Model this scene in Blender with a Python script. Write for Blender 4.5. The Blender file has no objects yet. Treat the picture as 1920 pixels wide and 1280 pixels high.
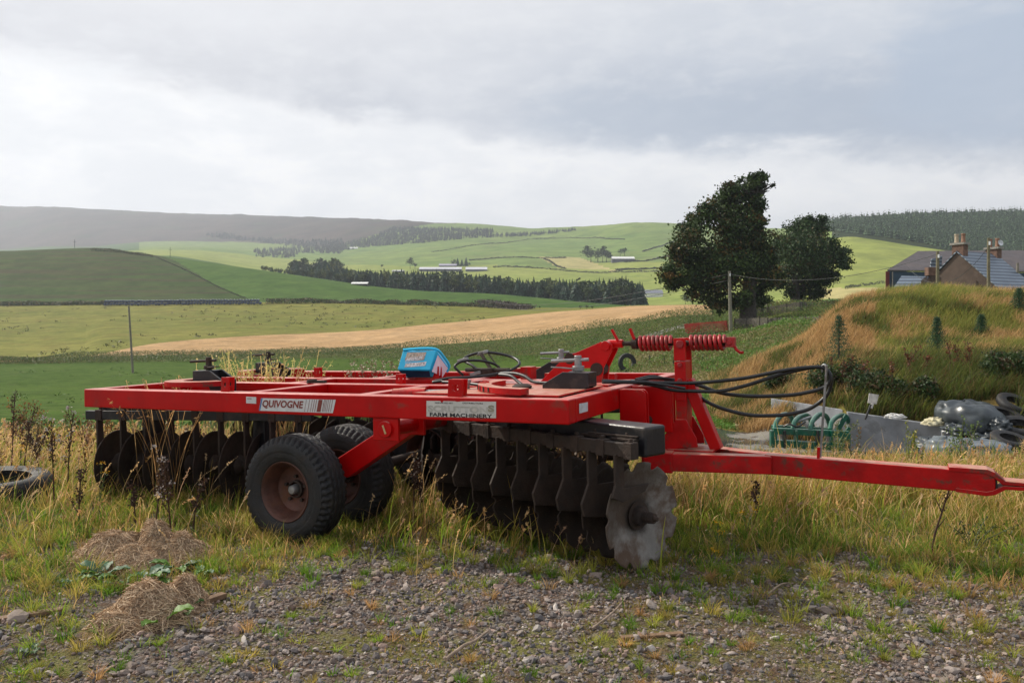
import bpy, bmesh, math, random
import numpy as np
from mathutils import Vector, Matrix

# ------------------------------------------------------------------ camera, sky, sun, exposure
SC = bpy.context.scene
COL = SC.collection
F, CX, Y0, H = 1507.0, 960.0, 600.0, 1.6          # focal length (px of a 1920 wide frame), horizon, eye height
cam = bpy.data.cameras.new("camera"); camo = bpy.data.objects.new("camera", cam); COL.objects.link(camo)
cam.sensor_width = 36.0; cam.lens = 36.0 * F / 1920.0
camo.location = (0, 0, H); camo.rotation_euler = (math.radians(90), 0, 0)
cam.shift_y = -(640.0 - Y0) / 1920.0
cam.clip_start = 0.05; cam.clip_end = 20000
cam.dof.use_dof = True; cam.dof.focus_distance = 5.8; cam.dof.aperture_fstop = 8.0
SC.camera = camo

SUN_AZ = math.radians(-56)      # from +Y (view direction), negative = to the left
SUN_EL = math.radians(40)
sun_vec = Vector((math.sin(SUN_AZ) * math.cos(SUN_EL), math.cos(SUN_AZ) * math.cos(SUN_EL), math.sin(SUN_EL)))
sl = bpy.data.lights.new("sun", 'SUN'); sl.energy = 5.0; sl.angle = math.radians(0.6); sl.color = (1.0, 0.93, 0.80)
so = bpy.data.objects.new("sun", sl); COL.objects.link(so); so.location = (-30, 30, 40)
so.rotation_euler = sun_vec.to_track_quat('Z', 'Y').to_euler()

SC.view_settings.view_transform = 'Standard'; SC.view_settings.look = 'None'
SC.view_settings.exposure = 0.0; SC.view_settings.gamma = 1.0
try: SC.view_settings.use_curve_mapping = False
except Exception: pass

W = bpy.data.worlds.new("World"); SC.world = W; W.use_nodes = True
class NT:
    """small helper to write node trees"""
    def __init__(s, nt): s.nt = nt; s.n = nt.nodes; s.l = nt.links
    def new(s, t, **k):
        n = s.n.new(t)
        for a, b in k.items(): setattr(n, a, b)
        return n
    def put(s, sock, val):
        if val is None: return
        if isinstance(val, bpy.types.NodeSocket): s.l.new(val, sock)
        else:
            if sock.type == 'RGBA' and len(val) == 3: val = (*val, 1)
            sock.default_value = val
    def m(s, op, a, b=None, c=None, clamp=False):
        n = s.new('ShaderNodeMath', operation=op, use_clamp=clamp)
        for i, v in enumerate((a, b, c)):
            if v is not None: s.put(n.inputs[i], v)
        return n.outputs[0]
    def mix(s, f, a, b, mode='MIX'):
        n = s.new('ShaderNodeMix', data_type='RGBA', blend_type=mode)
        s.put(n.inputs[0], f); s.put(n.inputs[6], a); s.put(n.inputs[7], b)
        return n.outputs[2]
    def noise(s, vec, scale, detail=4, rough=0.55, dist=0.0, color=False):
        n = s.new('ShaderNodeTexNoise'); s.put(n.inputs['Vector'], vec)
        n.inputs['Scale'].default_value = scale; n.inputs['Detail'].default_value = detail
        n.inputs['Roughness'].default_value = rough; n.inputs['Distortion'].default_value = dist
        return n.outputs['Color' if color else 'Fac']
    def ramp(s, f, lo, hi, a=0.0, b=1.0, smooth=True):
        n = s.new('ShaderNodeMapRange', interpolation_type='SMOOTHSTEP' if smooth else 'LINEAR')
        s.put(n.inputs[0], f)
        for i, v in enumerate((lo, hi, a, b)): s.put(n.inputs[i + 1], v)
        return n.outputs[0]
    def mapping(s, vec, scale=(1, 1, 1), loc=(0, 0, 0), rot=(0, 0, 0)):
        n = s.new('ShaderNodeMapping'); s.put(n.inputs[0], vec)
        n.inputs[1].default_value = loc; n.inputs[2].default_value = rot; n.inputs[3].default_value = scale
        return n.outputs[0]

def build_world():
    t = NT(W.node_tree); t.n.clear()
    out = t.new('ShaderNodeOutputWorld'); bg = t.new('ShaderNodeBackground'); t.l.new(bg.outputs[0], out.inputs[0])
    bg.inputs[1].default_value = 0.1
    sky = t.new('ShaderNodeTexSky', sky_type='NISHITA', sun_disc=False)
    sky.sun_elevation = SUN_EL; sky.sun_rotation = SUN_AZ; sky.altitude = 200; sky.air_density = 1; sky.dust_density = 1.5
    tc = t.new('ShaderNodeTexCoord'); d = tc.outputs['Generated']
    sp = t.new('ShaderNodeSeparateXYZ'); t.l.new(d, sp.inputs[0]); dx, dy, dz = sp.outputs
    az = t.m('ARCTAN2', dx, dy); el = t.m('ARCSINE', dz)
    cb = t.new('ShaderNodeCombineXYZ'); t.put(cb.inputs[0], az); t.put(cb.inputs[1], t.m('MULTIPLY', el, 2.2))
    v = cb.outputs[0]
    big = t.noise(v, 3.1, 5, .55, .3); med = t.noise(t.mapping(v, loc=(3.3, 1.2, .4)), 7.5, 6, .6, .2)
    fine = t.noise(t.mapping(v, loc=(1.3, 7.2, 2.4)), 22, 5, .6)
    # lower edge of the dark cloud sheet
    edge = t.m('ADD', t.m('ADD', el, t.m('MULTIPLY', az, 0.10)), t.m('MULTIPLY', t.m('SUBTRACT', med, .5), 0.10))
    edge = t.m('ADD', edge, t.m('MULTIPLY', t.m('SUBTRACT', fine, .5), 0.03))
    deck = t.ramp(edge, 0.205, 0.245)
    white = t.mix(t.ramp(med, .35, .7), (.84, .86, .89), (1.0, 1.0, 1.0))
    white = t.mix(t.ramp(el, .07, .15), (.86, .87, .885), white)
    grey = t.mix(t.ramp(az, -.5, .35), (.56, .575, .625), (.41, .475, .58))
    light = t.mix(t.ramp(az, -.5, .4), (.67, .685, .73), (.58, .625, .70))
    cl = t.mix(t.ramp(big, .38, .62), grey, light)
    cl = t.mix(t.ramp(el, .24, .38), cl, t.mix(.75, cl, t.mix(t.ramp(az, -.1, .45), (.78, .79, .82), (.66, .70, .76))))
    cl = t.mix(t.m('MULTIPLY', t.ramp(fine, .40, .70), .30), cl, (.80, .82, .85))
    # darker, bluer heart on the right
    def blob(a0, e0, ra, re):
        p = t.m('POWER', t.m('DIVIDE', t.m('SUBTRACT', az, a0), ra), 2)
        q = t.m('POWER', t.m('DIVIDE', t.m('SUBTRACT', el, e0), re), 2)
        s_ = t.m('ADD', t.m('ADD', p, q), t.m('MULTIPLY', t.m('SUBTRACT', med, .5), 2.6))
        return t.ramp(s_, 1.25, .2)
    cl = t.mix(t.m('MULTIPLY', blob(.24, .235, .28, .05), .75), cl, (.41, .48, .585))
    cl = t.mix(t.m('MULTIPLY', blob(.55, .27, .13, .10), .8), cl, (.41, .50, .63))
    pass
    cl = t.mix(t.m('MULTIPLY', blob(.57, .385, .13, .05), .95), cl, (.90, .91, .92)); cl = t.mix(t.m('MULTIPLY', blob(.27, .40, .10, .03), .8), cl, (.86, .87, .89)); cl = t.mix(t.m('MULTIPLY', blob(-.42, .385, .09, .03), .6), cl, (.84, .85, .87))
    pass
    col = t.mix(deck, white, cl)
    # above the picture: thinner broken cloud with a little blue, below: dull ground glow
    col = t.mix(t.ramp(dz, -.02, .0), (.07, .075, .045), col)
    clouds10 = t.mix(1.0, col, (10.7, 10.65, 10.6), 'MULTIPLY')
    hole = t.m('MULTIPLY', t.ramp(big, .55, .68), t.ramp(el, .42, .7))
    hole2 = t.m('MULTIPLY', t.ramp(t.m('ADD', t.m('POWER', t.m('DIVIDE', t.m('SUBTRACT', az, .50), .03), 2), t.m('POWER', t.m('DIVIDE', t.m('SUBTRACT', el, .372), .022), 2)), 1.4, .3), .5)
    t.put(bg.inputs[0], t.mix(t.m('MAXIMUM', hole, hole2), clouds10, t.mix(1.0, sky.outputs[0], (1.6, 1.6, 1.6), 'MULTIPLY')))
build_world()

# ------------------------------------------------------------------ helpers
rng = np.random.default_rng(7)
random.seed(7)
def P(px, py, Z):
    return np.array([(px - CX) / F * Z, Z, H - (py - Y0) / F * Z])
def tag(o, label=None, cat=None, group=None, kind=None):
    if label: o["label"] = label
    if cat: o["category"] = cat
    if group: o["group"] = group
    if kind: o["kind"] = kind
    return o
def empty(name, loc=(0, 0, 0), mat=None):
    o = bpy.data.objects.new(name, None); COL.objects.link(o); o.empty_display_size = .2
    if mat is not None: o.matrix_world = mat
    else: o.location = loc
    return o
def new_obj(name, me, parent=None):
    o = bpy.data.objects.new(name, me); COL.objects.link(o)
    if parent: o.parent = parent
    return o
def copy_tree(o, parent=None):
    c = o.copy(); COL.objects.link(c)
    c.parent = parent
    for ch in o.children: copy_tree(ch, c)
    return c
def np_mesh(name, V, Q, mats, midx=None, col=None, smooth=True, parent=None, make=True):
    """V (n,3), Q (m,k) constant-size faces"""
    V = np.asarray(V, dtype=np.float32); Q = np.asarray(Q, dtype=np.int32)
    me = bpy.data.meshes.new(name); k = Q.shape[1]
    me.vertices.add(len(V)); me.vertices.foreach_set('co', V.ravel())
    me.loops.add(Q.size); me.loops.foreach_set('vertex_index', Q.ravel())
    me.polygons.add(len(Q)); me.polygons.foreach_set('loop_start', np.arange(0, Q.size, k, dtype=np.int32))
    me.polygons.foreach_set('loop_total', np.full(len(Q), k, dtype=np.int32))
    me.polygons.foreach_set('use_smooth', np.full(len(Q), smooth))
    for m in (mats if isinstance(mats, (list, tuple)) else [mats]): me.materials.append(m)
    if midx is not None: me.polygons.foreach_set('material_index', np.asarray(midx, dtype=np.int32))
    if col is not None:
        a = me.color_attributes.new('Col', 'FLOAT_COLOR', 'POINT')
        c4 = np.ones((len(V), 4), dtype=np.float32); c4[:, :3] = col; a.data.foreach_set('color', c4.ravel())
    me.update(calc_edges=True)
    if not make: return me
    return new_obj(name, me, parent)

class MB:
    def __init__(s, off=(0, 0, 0)): s.v = []; s.f = []; s.off = np.array(off, float)
    def add(s, V, Fc):
        b = len(s.v); s.v.extend([tuple(np.asarray(p, float)) for p in V]); s.f.extend([tuple(b + i for i in q) for q in Fc]); return s
    def obox(s, c, ax, hs):
        c = np.array(c, float); A = [np.array(a, float) * h for a, h in zip(ax, hs)]
        V = [c + i * A[0] + j * A[1] + k * A[2] for i in (-1, 1) for j in (-1, 1) for k in (-1, 1)]
        return s.add(V, [(0, 1, 3, 2), (4, 6, 7, 5), (0, 4, 5, 1), (2, 3, 7, 6), (0, 2, 6, 4), (1, 5, 7, 3)])
    def box(s, a, b):
        a = np.array(a, float); b = np.array(b, float)
        return s.obox((a + b) / 2, np.eye(3), (b - a) / 2)
    def beam(s, p0, p1, w, h, up=(0, 0, 1)):
        p0 = np.array(p0, float); p1 = np.array(p1, float); d = p1 - p0; L = np.linalg.norm(d); d /= L
        sd = np.cross(d, up); sd /= np.linalg.norm(sd); u_ = np.cross(sd, d)
        return s.obox((p0 + p1) / 2, (d, sd, u_), (L / 2, w / 2, h / 2))
    def tube(s, pts, r, n=10, caps=True):
        pts = np.array(pts, float); m = len(pts); rr = np.full(m, r) if np.isscalar(r) else np.array(r)
        T = np.gradient(pts, axis=0); T /= np.linalg.norm(T, axis=1)[:, None] + 1e-12
        a = np.array([0, 0, 1.]) if abs(T[0][2]) < .9 else np.array([1., 0, 0])
        N = np.cross(T[0], a); N /= np.linalg.norm(N); V = []
        for i in range(m):
            N = N - T[i] * N.dot(T[i]); N /= np.linalg.norm(N); B = np.cross(T[i], N)
            for k in range(n):
                t = 2 * math.pi * k / n; V.append(pts[i] + rr[i] * (math.cos(t) * N + math.sin(t) * B))
        Fc = [(i * n + k, i * n + (k + 1) % n, (i + 1) * n + (k + 1) % n, (i + 1) * n + k) for i in range(m - 1) for k in range(n)]
        if caps: Fc += [tuple(range(n))[::-1], tuple((m - 1) * n + k for k in range(n))]
        return s.add(V, Fc)
    def lathe(s, prof, c, ax, n=32, close=False):
        """prof list of (radius, along axis)"""
        c = np.array(c, float); ax = np.array(ax, float); ax /= np.linalg.norm(ax)
        a = np.array([0, 0, 1.]) if abs(ax[2]) < .9 else np.array([1., 0, 0])
        N = np.cross(ax, a); N /= np.linalg.norm(N); B = np.cross(ax, N); V = []
        for r, h in prof:
            for k in range(n):
                t = 2 * math.pi * k / n; V.append(c + ax * h + r * (math.cos(t) * N + math.sin(t) * B))
        m = len(prof); rows = m if close else m - 1
        Fc = [(i * n + k, i * n + (k + 1) % n, ((i + 1) % m) * n + (k + 1) % n, ((i + 1) % m) * n + k) for i in range(rows) for k in range(n)]
        return s.add(V, Fc)
    def cyl(s, p0, p1, r, n=20):
        return s.tube([p0, p1], r, n)
    def prism(s, poly, ext):
        """poly list of 3d points, extruded by ext"""
        poly = [np.array(p, float) for p in poly]; ext = np.array(ext, float); n = len(poly)
        V = poly + [p + ext for p in poly]
        Fc = [tuple(range(n)), tuple(range(2 * n - 1, n - 1, -1))] + [(i, i + n, (i + 1) % n + n, (i + 1) % n) for i in range(n)]
        return s.add(V, Fc)
    def holed(s, quad, ext, r=.35, n=16, c=None):
        """rectangular plate (4 corner points in order) with a round hole, extruded by ext"""
        q = [np.array(p, float) for p in quad]; ext = np.array(ext, float)
        c = sum(q) / 4 if c is None else np.array(c, float)
        e1 = (q[1] - q[0]); e2 = (q[3] - q[0]); e1u = e1 / np.linalg.norm(e1); e2u = e2 / np.linalg.norm(e2)
        rad = r * min(np.linalg.norm(e1), np.linalg.norm(e2)) / 1.0
        outer = []
        for k in range(n):
            t = (k / n) * 4; i = int(t); outer.append(q[i] * (1 - (t - i)) + q[(i + 1) % 4] * (t - i))
        inner = []
        for p in outer:
            dd = p - c; ang = math.atan2(dd.dot(e2u), dd.dot(e1u)); inner.append(c + rad * (math.cos(ang) * e1u + math.sin(ang) * e2u))
        V = outer + inner + [p + ext for p in outer] + [p + ext for p in inner]; Fc = []
        for k in range(n):
            j = (k + 1) % n
            Fc += [(k, j, n + j, n + k), (2 * n + k, 3 * n + k, 3 * n + j, 2 * n + j), (k, 2 * n + k, 2 * n + j, j), (n + k, n + j, 3 * n + j, 3 * n + k)]
        return s.add(V, Fc)
    def build(s, name, mat, parent=None, bevel=0, smooth=None, seg=2, thick=0):
        me = bpy.data.meshes.new(name); V = [tuple(np.array(p) + s.off) for p in s.v]
        me.from_pydata(V, [], s.f); me.materials.append(mat)
        bm = bmesh.new(); bm.from_mesh(me); bmesh.ops.recalc_face_normals(bm, faces=bm.faces)
        if smooth:
            for fc in bm.faces: fc.smooth = True
            for e in bm.edges:
                if len(e.link_faces) == 2 and e.calc_face_angle(0) > math.radians(smooth): e.smooth = False
        bm.to_mesh(me); bm.free(); me.update()
        o = new_obj(name, me, parent)
        if thick:
            sm = o.modifiers.new('thick', 'SOLIDIFY'); sm.thickness = thick; sm.offset = 0
        if bevel:
            bv = o.modifiers.new('bevel', 'BEVEL'); bv.width = bevel; bv.segments = seg; bv.limit_method = 'ANGLE'; bv.angle_limit = math.radians(40)
        return o

def pmat(name, base, rough=.6, metal=0, var=.25, scale=6., tint=None, tintamt=.5, tintscale=2., bump=.2, bscale=40., coat=0, spec=.5, attr=False, transl=0, streak=None, top=None, thresh=(.5, .65)):
    """principled material: base colour with noise variation, patches of a second colour (dirt, rust, moss), bump"""
    m = bpy.data.materials.new(name); m.use_nodes = True; t = NT(m.node_tree)
    b = t.n['Principled BSDF']; tc = t.new('ShaderNodeTexCoord'); v = tc.outputs['Object']
    if streak: v = t.mapping(v, scale=streak)
    if attr:
        at = t.new('ShaderNodeAttribute', attribute_name='Col'); c = at.outputs['Color']
        if var:
            n = t.noise(v, scale, 3); c = t.mix(1.0, c, t.mix(n, (1 - var,) * 3, (1 + var,) * 3), 'MULTIPLY')
    else:
        n = t.noise(v, scale, 6, .6)
        c = t.mix(t.ramp(n, .3, .7), tuple(x * (1 - var) for x in base), tuple(min(1, x * (1 + var)) for x in base))
    r = rough
    if tint is not None:
        n2 = t.noise(t.mapping(v, loc=(5, 3, 1)), tintscale, 8, .68)
        f = t.m('MULTIPLY', t.ramp(n2, *thresh), tintamt); c = t.mix(f, c, tint); r = t.m('ADD', rough, t.m('MULTIPLY', f, .35), clamp=True)
    if top is not None:      # second colour laid over upward faces: (colour, amount)
        g = t.new('ShaderNodeNewGeometry'); s_ = t.new('ShaderNodeSeparateXYZ'); t.l.new(g.outputs['True Normal'], s_.inputs[0])
        n3 = t.noise(v, 9, 8, .7); f = t.m('MULTIPLY', t.m('MULTIPLY', t.ramp(s_.outputs[2], .7, .95), t.ramp(n3, .25, .55)), top[1])
        c = t.mix(f, c, top[0])
    t.put(b.inputs['Base Color'], c); t.put(b.inputs['Roughness'], r); b.inputs['Metallic'].default_value = metal
    b.inputs['Specular IOR Level'].default_value = spec
    if coat: b.inputs['Coat Weight'].default_value = coat; b.inputs['Coat Roughness'].default_value = .12
    if bump:
        bp = t.new('ShaderNodeBump'); bp.inputs['Strength'].default_value = bump; bp.inputs['Distance'].default_value = .02
        t.put(bp.inputs['Height'], t.noise(v, bscale, 5, .6)); t.l.new(bp.outputs[0], b.inputs['Normal'])
    if transl:
        tr = t.new('ShaderNodeBsdfTranslucent'); t.put(tr.inputs[0], c); mx = t.new('ShaderNodeMixShader'); mx.inputs[0].default_value = transl
        t.l.new(b.outputs[0], mx.inputs[1]); t.l.new(tr.outputs[0], mx.inputs[2]); t.l.new(mx.outputs[0], t.n['Material Output'].inputs[0])
    return m

def vnoise(x, y, s, seed=0):
    """value noise, vectorised, 0..1"""
    x = np.asarray(x, float) * s + seed * 17.31; y = np.asarray(y, float) * s + seed * 9.77
    xi = np.floor(x).astype(np.int64); yi = np.floor(y).astype(np.int64); fx = x - xi; fy = y - yi
    fx = fx * fx * (3 - 2 * fx); fy = fy * fy * (3 - 2 * fy)
    def h(a, b):
        n = (a * 374761393 + b * 668265263 + seed * 1442695) & 0x7fffffff
        n = ((n ^ (n >> 13)) * 1274126177) & 0x7fffffff
        return ((n ^ (n >> 16)) & 0xffff) / 65535.0
    return (h(xi, yi) * (1 - fx) + h(xi + 1, yi) * fx) * (1 - fy) + (h(xi, yi + 1) * (1 - fx) + h(xi + 1, yi + 1) * fx) * fy
def fbm(x, y, s, seed=0, o=4):
    a = 0; w = .5; n = 0
    for i in range(o): a = a + w * vnoise(x, y, s * 2 ** i, seed + i); n += w; w *= .5
    return a / n
def sstep(x, a, b):
    t = np.clip((np.asarray(x, float) - a) / (b - a), 0, 1); return t * t * (3 - 2 * t)
def pchip(x, y, xi):
    """monotone cubic; x (n,), y (n,...), xi (m,)"""
    x = np.asarray(x, float); y = np.asarray(y, float); xi = np.asarray(xi, float)
    h = np.diff(x); sh = (slice(None),) + (None,) * (y.ndim - 1); dl = np.diff(y, axis=0) / h[sh]
    d = np.zeros_like(y); w1 = (2 * h[1:] + h[:-1])[sh]; w2 = (h[1:] + 2 * h[:-1])[sh]
    ok = dl[1:] * dl[:-1] > 0
    with np.errstate(divide='ignore', invalid='ignore'):
        dd = (w1 + w2) / (w1 / np.where(ok, dl[:-1], 1) + w2 / np.where(ok, dl[1:], 1))
    d[1:-1] = np.where(ok, dd, 0); d[0] = dl[0]; d[-1] = dl[-1]
    i = np.clip(np.searchsorted(x, xi) - 1, 0, len(x) - 2); t = (xi - x[i]) / h[i]; t = t[sh]; hh = h[i][sh]
    return (2 * t ** 3 - 3 * t ** 2 + 1) * y[i] + (t ** 3 - 2 * t ** 2 + t) * hh * d[i] + (-2 * t ** 3 + 3 * t ** 2) * y[i + 1] + (t ** 3 - t ** 2) * hh * d[i + 1]

# ------------------------------------------------------------------ terrain: one sheet from under the camera to the skyline
def ZY(Y, y): return H - (y - Y0) / F * Y
L_near = [(12, -.25), (17, -.7), (22, -1.3), (35, -2.4), (50, -3.4), (65, -4.0), (80, -4.5)]
TAB = {
 -600: (L_near, [(120,682),(125,678),(128,676),(330,572),(500,475),(650,500),(1200,495),(1800,480),(2400,472),(3400,384)]),
    0: (L_near, [(120,682),(125,678),(128,676),(330,572),(500,472),(650,500),(1200,492),(1800,480),(2400,466),(3300,389)]),
  160: (L_near, [(120,680),(130,668),(132,667),(330,571),(520,468),(650,500),(900,495),(1400,480),(2200,462),(3200,396)]),
  300: (L_near, [(115,678),(130,666),(160,643),(330,570),(500,481),(650,500),(900,480),(1300,468),(2200,452),(3200,403)]),
  480: (L_near, [(112,674),(130,663),(180,629),(330,567),(450,504),(600,520),(850,505),(1300,480),(2100,455),(3000,409)]),
  600: (L_near, [(110,672),(130,660),(190,624),(330,567),(430,521),(560,535),(750,520),(1100,492),(1900,462),(2800,413)]),
  700: (L_near, [(108,672),(128,655),(200,618),(330,568),(420,535),(540,545),(700,520),(1000,498),(1700,458),(2600,417)]),
  800: (L_near, [(105,670),(126,648),(210,608),(320,571),(400,545),(500,552),(680,525),(950,500),(1500,455),(2300,423)]),
  900: (L_near, [(102,668),(124,640),(220,599),(310,574),(380,550),(480,556),(680,525),(950,498),(1400,455),(2200,428)]),
 1000: (L_near, [(98,665),(122,630),(225,588),(300,577),(360,558),(460,562),(700,527),(950,490),(1400,455),(2000,434)]),
 1100: (L_near, [(92,658),(118,617),(230,580),(290,577),(340,567),(440,570),(700,530),(950,492),(1300,460),(1800,429)]),
 1200: ([(11,-.2),(15,-.8),(18,-1.2),(28,-1.9),(40,-2.3),(50,-2.4),(60,-2.5)], [(85,648),(112,603),(240,573),(280,573),(320,573),(430,574),(680,535),(900,490),(1200,455),(1600,422)]),
 1300: ([(10,-.15),(13.5,-1.3),(19,-1.45),(24,-1.5),(32,-1.6),(40,-1.7),(50,-1.7)], [(78,640),(105,590),(240,572),(270,572),(300,570),(400,572),(600,540),(850,490),(1150,455),(1500,425)]),
 1400: ([(9.7,-.15),(13.5,-1.4),(19,-1.5),(22,-1.45),(26.5,-1.0),(30,-.15),(38,-1.5)], [(75,628),(100,590),(180,578),(220,577),(260,575),(340,576),(500,545),(750,500),(1050,460),(1400,431)]),
 1500: ([(9.5,-.15),(13.5,-1.45),(21.2,-1.5),(21.8,-.7),(25,-.2),(31,.80),(40,-1)], [(75,604),(104,573),(150,580),(180,577),(220,570),(300,570),(420,550),(600,500),(850,455),(1300,434)]),
 1600: ([(9.5,-.15),(13.5,-1.45),(19.2,-1.5),(19.6,-.72),(25,.6),(32,2.40),(42,-.5)], [(75,600),(95,588),(130,578),(170,568),(220,560),(300,555),(400,540),(520,495),(680,445),(1250,420)]),
 1750: ([(9.5,-.15),(13.5,-1.45),(18.1,-1.5),(18.5,-.75),(25,1.0),(32,2.75),(43,0)], [(75,600),(95,592),(130,585),(170,575),(220,568),(300,560),(400,540),(500,505),(620,468),(1200,409)]),
 1920: ([(9.5,-.15),(13.5,-1.45),(17.2,-1.5),(17.6,-.8),(25,1.1),(32,2.62),(43,0)], [(75,600),(95,592),(130,585),(170,575),(220,570),(300,562),(380,550),(460,530),(560,497),(1150,405)]),
 2400: ([(9.5,-.15),(13.5,-1.45),(17,-1.5),(17.6,-.55),(25,1.1),(32,2.5),(43,0)], [(75,600),(95,592),(130,585),(170,575),(220,570),(300,562),(380,550),(460,530),(560,500),(1150,402)]),
}
cols = sorted(TAB); kY = []; kZ = []
for c in cols:
    nr, fr = TAB[c]
    Ys = [.8, 8] + [a for a, b in nr] + [a for a, b in fr]; Zs = [0, -.06] + [b for a, b in nr] + [ZY(a, b) for a, b in fr]
    Ys.append(Ys[-1] * 1.5); Zs.append(Zs[-1] - 80); kY.append(Ys); kZ.append(Zs)
kY = np.array(kY); kZ = np.array(kZ); NK = kY.shape[1]
pxs = np.concatenate([-600 - np.geomspace(5000, 20, 40), np.arange(-600, -60, 20), np.arange(-60, 1980, 3.0), np.arange(1980, 2400, 20), 2400 + np.geomspace(20, 5000, 40)])
pc = np.clip(pxs, -600, 2400)
gY = np.exp(pchip(cols, np.log(kY), pc)); gZ = pchip(cols, kZ, pc)
NR = [70, 26, 16, 16, 10, 20, 22, 26, 14, 12, 14, 30, 34, 26, 10, 10, 16, 22, 26, 8]
# rows inside each knot interval (NK-1 intervals)
NR = (NR + [10] * 30)[:NK - 1]
tt = []; kid = []
for k in range(NK - 1):
    n = NR[k]
    tt += [k + i / n for i in range(n)]; kid += [k] * n
tt.append(NK - 1.0); tt = np.array(tt); kid = np.array(kid)
RY = np.empty((len(pxs), len(tt))); RZ = np.empty_like(RY)
ki = np.minimum(tt.astype(int), NK - 2); fr = tt - ki
for j in range(len(pxs)):
    Yk = gY[j]; yy = Yk[ki] * (Yk[ki + 1] / Yk[ki]) ** fr
    RY[j] = yy; RZ[j] = pchip(Yk, gZ[j], yy)
RX = (pxs[:, None] - CX) / F * RY
near = 1 - sstep(RY, 9, 16)
RZ += near * (-.045 * sstep(RY, 5.0, 6.4) * (RX < 3)) + near * (fbm(RX, RY, 1.6, 3) - .5) * .07 + near * (fbm(RX, RY, 9, 5) - .5) * .02
mid = sstep(RY, 18, 30) * (1 - sstep(RY, 60, 120)); RZ += mid * (fbm(RX, RY, .35, 8) - .5) * .45
RZ += sstep(RY, 60, 200) * (fbm(RX, RY, .012, 9) - .5) * RY * .004
RPY = Y0 - (RZ - H) * F / RY
def gz(x, y):
    x = np.atleast_1d(np.asarray(x, float)); y = np.atleast_1d(np.asarray(y, float))
    px = np.clip(CX + F * x / y, pxs[0], pxs[-1] - .01); j = np.clip(np.searchsorted(pxs, px) - 1, 0, len(pxs) - 2)
    a = (px - pxs[j]) / (pxs[j + 1] - pxs[j]); out = np.zeros(len(x))
    for s_, jj in ((1 - a, j), (a, j + 1)):
        Yr = RY[jj]; i = np.clip((Yr < y[:, None]).sum(1) - 1, 0, Yr.shape[1] - 2); r = np.arange(len(x))
        t = np.clip((y - Yr[r, i]) / (Yr[r, i + 1] - Yr[r, i]), 0, 1); out += s_ * (RZ[jj][r, i] * (1 - t) + RZ[jj][r, i + 1] * t)
    return out
def g1(x, y): return float(gz(x, y)[0])
def hit(px, py, ymin=2.0):
    """first point of the terrain seen through a pixel of the photograph"""
    j = int(np.argmin(abs(pxs - px))); yp = RPY[j]; Yr = RY[j]
    idx = np.where((yp[1:] <= py) & (yp[:-1] > py) & (Yr[1:] > ymin))[0]
    if len(idx) == 0: i = int(np.argmin(abs(yp - py) + 1e3 * (Yr < ymin))); Y = Yr[i]; z = RZ[j][i]
    else:
        i = idx[0]; t = (yp[i] - py) / (yp[i] - yp[i + 1]); Y = Yr[i] + t * (Yr[i + 1] - Yr[i]); z = RZ[j][i] + t * (RZ[j][i + 1] - RZ[j][i])
    return np.array([(px - CX) / F * Y, Y, z])

def field_mat(name, a, b, s1=.02, s2=.3, c=None, rough=.9, stripes=None, bump=.3, fine=None):
    m = bpy.data.materials.new(name); m.use_nodes = True; t = NT(m.node_tree); bs = t.n['Principled BSDF']
    tc = t.new('ShaderNodeTexCoord'); v = tc.outputs['Object']
    n1 = t.noise(v, s1, 5, .6); n2 = t.noise(v, s2, 6, .7)
    f = t.ramp(t.m('ADD', t.m('MULTIPLY', n1, .6), t.m('MULTIPLY', n2, .4)), .36, .62)
    cc = t.mix(f, a, b)
    if c is not None: cc = t.mix(t.m('MULTIPLY', t.ramp(t.noise(t.mapping(v, loc=(9, 4, 0)), s2 * .6, 6, .7), .5, .68), .8), cc, c)
    if stripes:
        sc_, rot, amt, colr = stripes
        vv = t.mapping(v, scale=sc_, rot=(0, 0, rot)); n3 = t.noise(vv, 1.0, 4, .6); cc = t.mix(t.m('MULTIPLY', t.ramp(n3, .42, .62), amt), cc, colr)
    mo = t.new('ShaderNodeTexNoise'); t.put(mo.inputs['Vector'], v); mo.inputs['Scale'].default_value = s2 * .8; mo.inputs['Detail'].default_value = 9; mo.inputs['Roughness'].default_value = .78
    cc = t.mix(1.0, cc, t.mix(t.ramp(mo.outputs['Fac'], .32, .68), (.74, .76, .76), (1.26, 1.22, 1.18)), 'MULTIPLY')
    if fine: cc = t.mix(1.0, cc, t.mix(t.noise(v, fine, 3, .7), (.6,) * 3, (1.4,) * 3), 'MULTIPLY')
    t.put(bs.inputs['Base Color'], cc); bs.inputs['Roughness'].default_value = rough; bs.inputs['Specular IOR Level'].default_value = .03
    if bump:
        bp = t.new('ShaderNodeBump'); bp.inputs['Strength'].default_value = bump; bp.inputs['Distance'].default_value = .15
        t.put(bp.inputs['Height'], t.noise(v, max(s2 * 5, 1.0), 6, .7)); t.l.new(bp.outputs[0], bs.inputs['Normal'])
    return m
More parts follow.
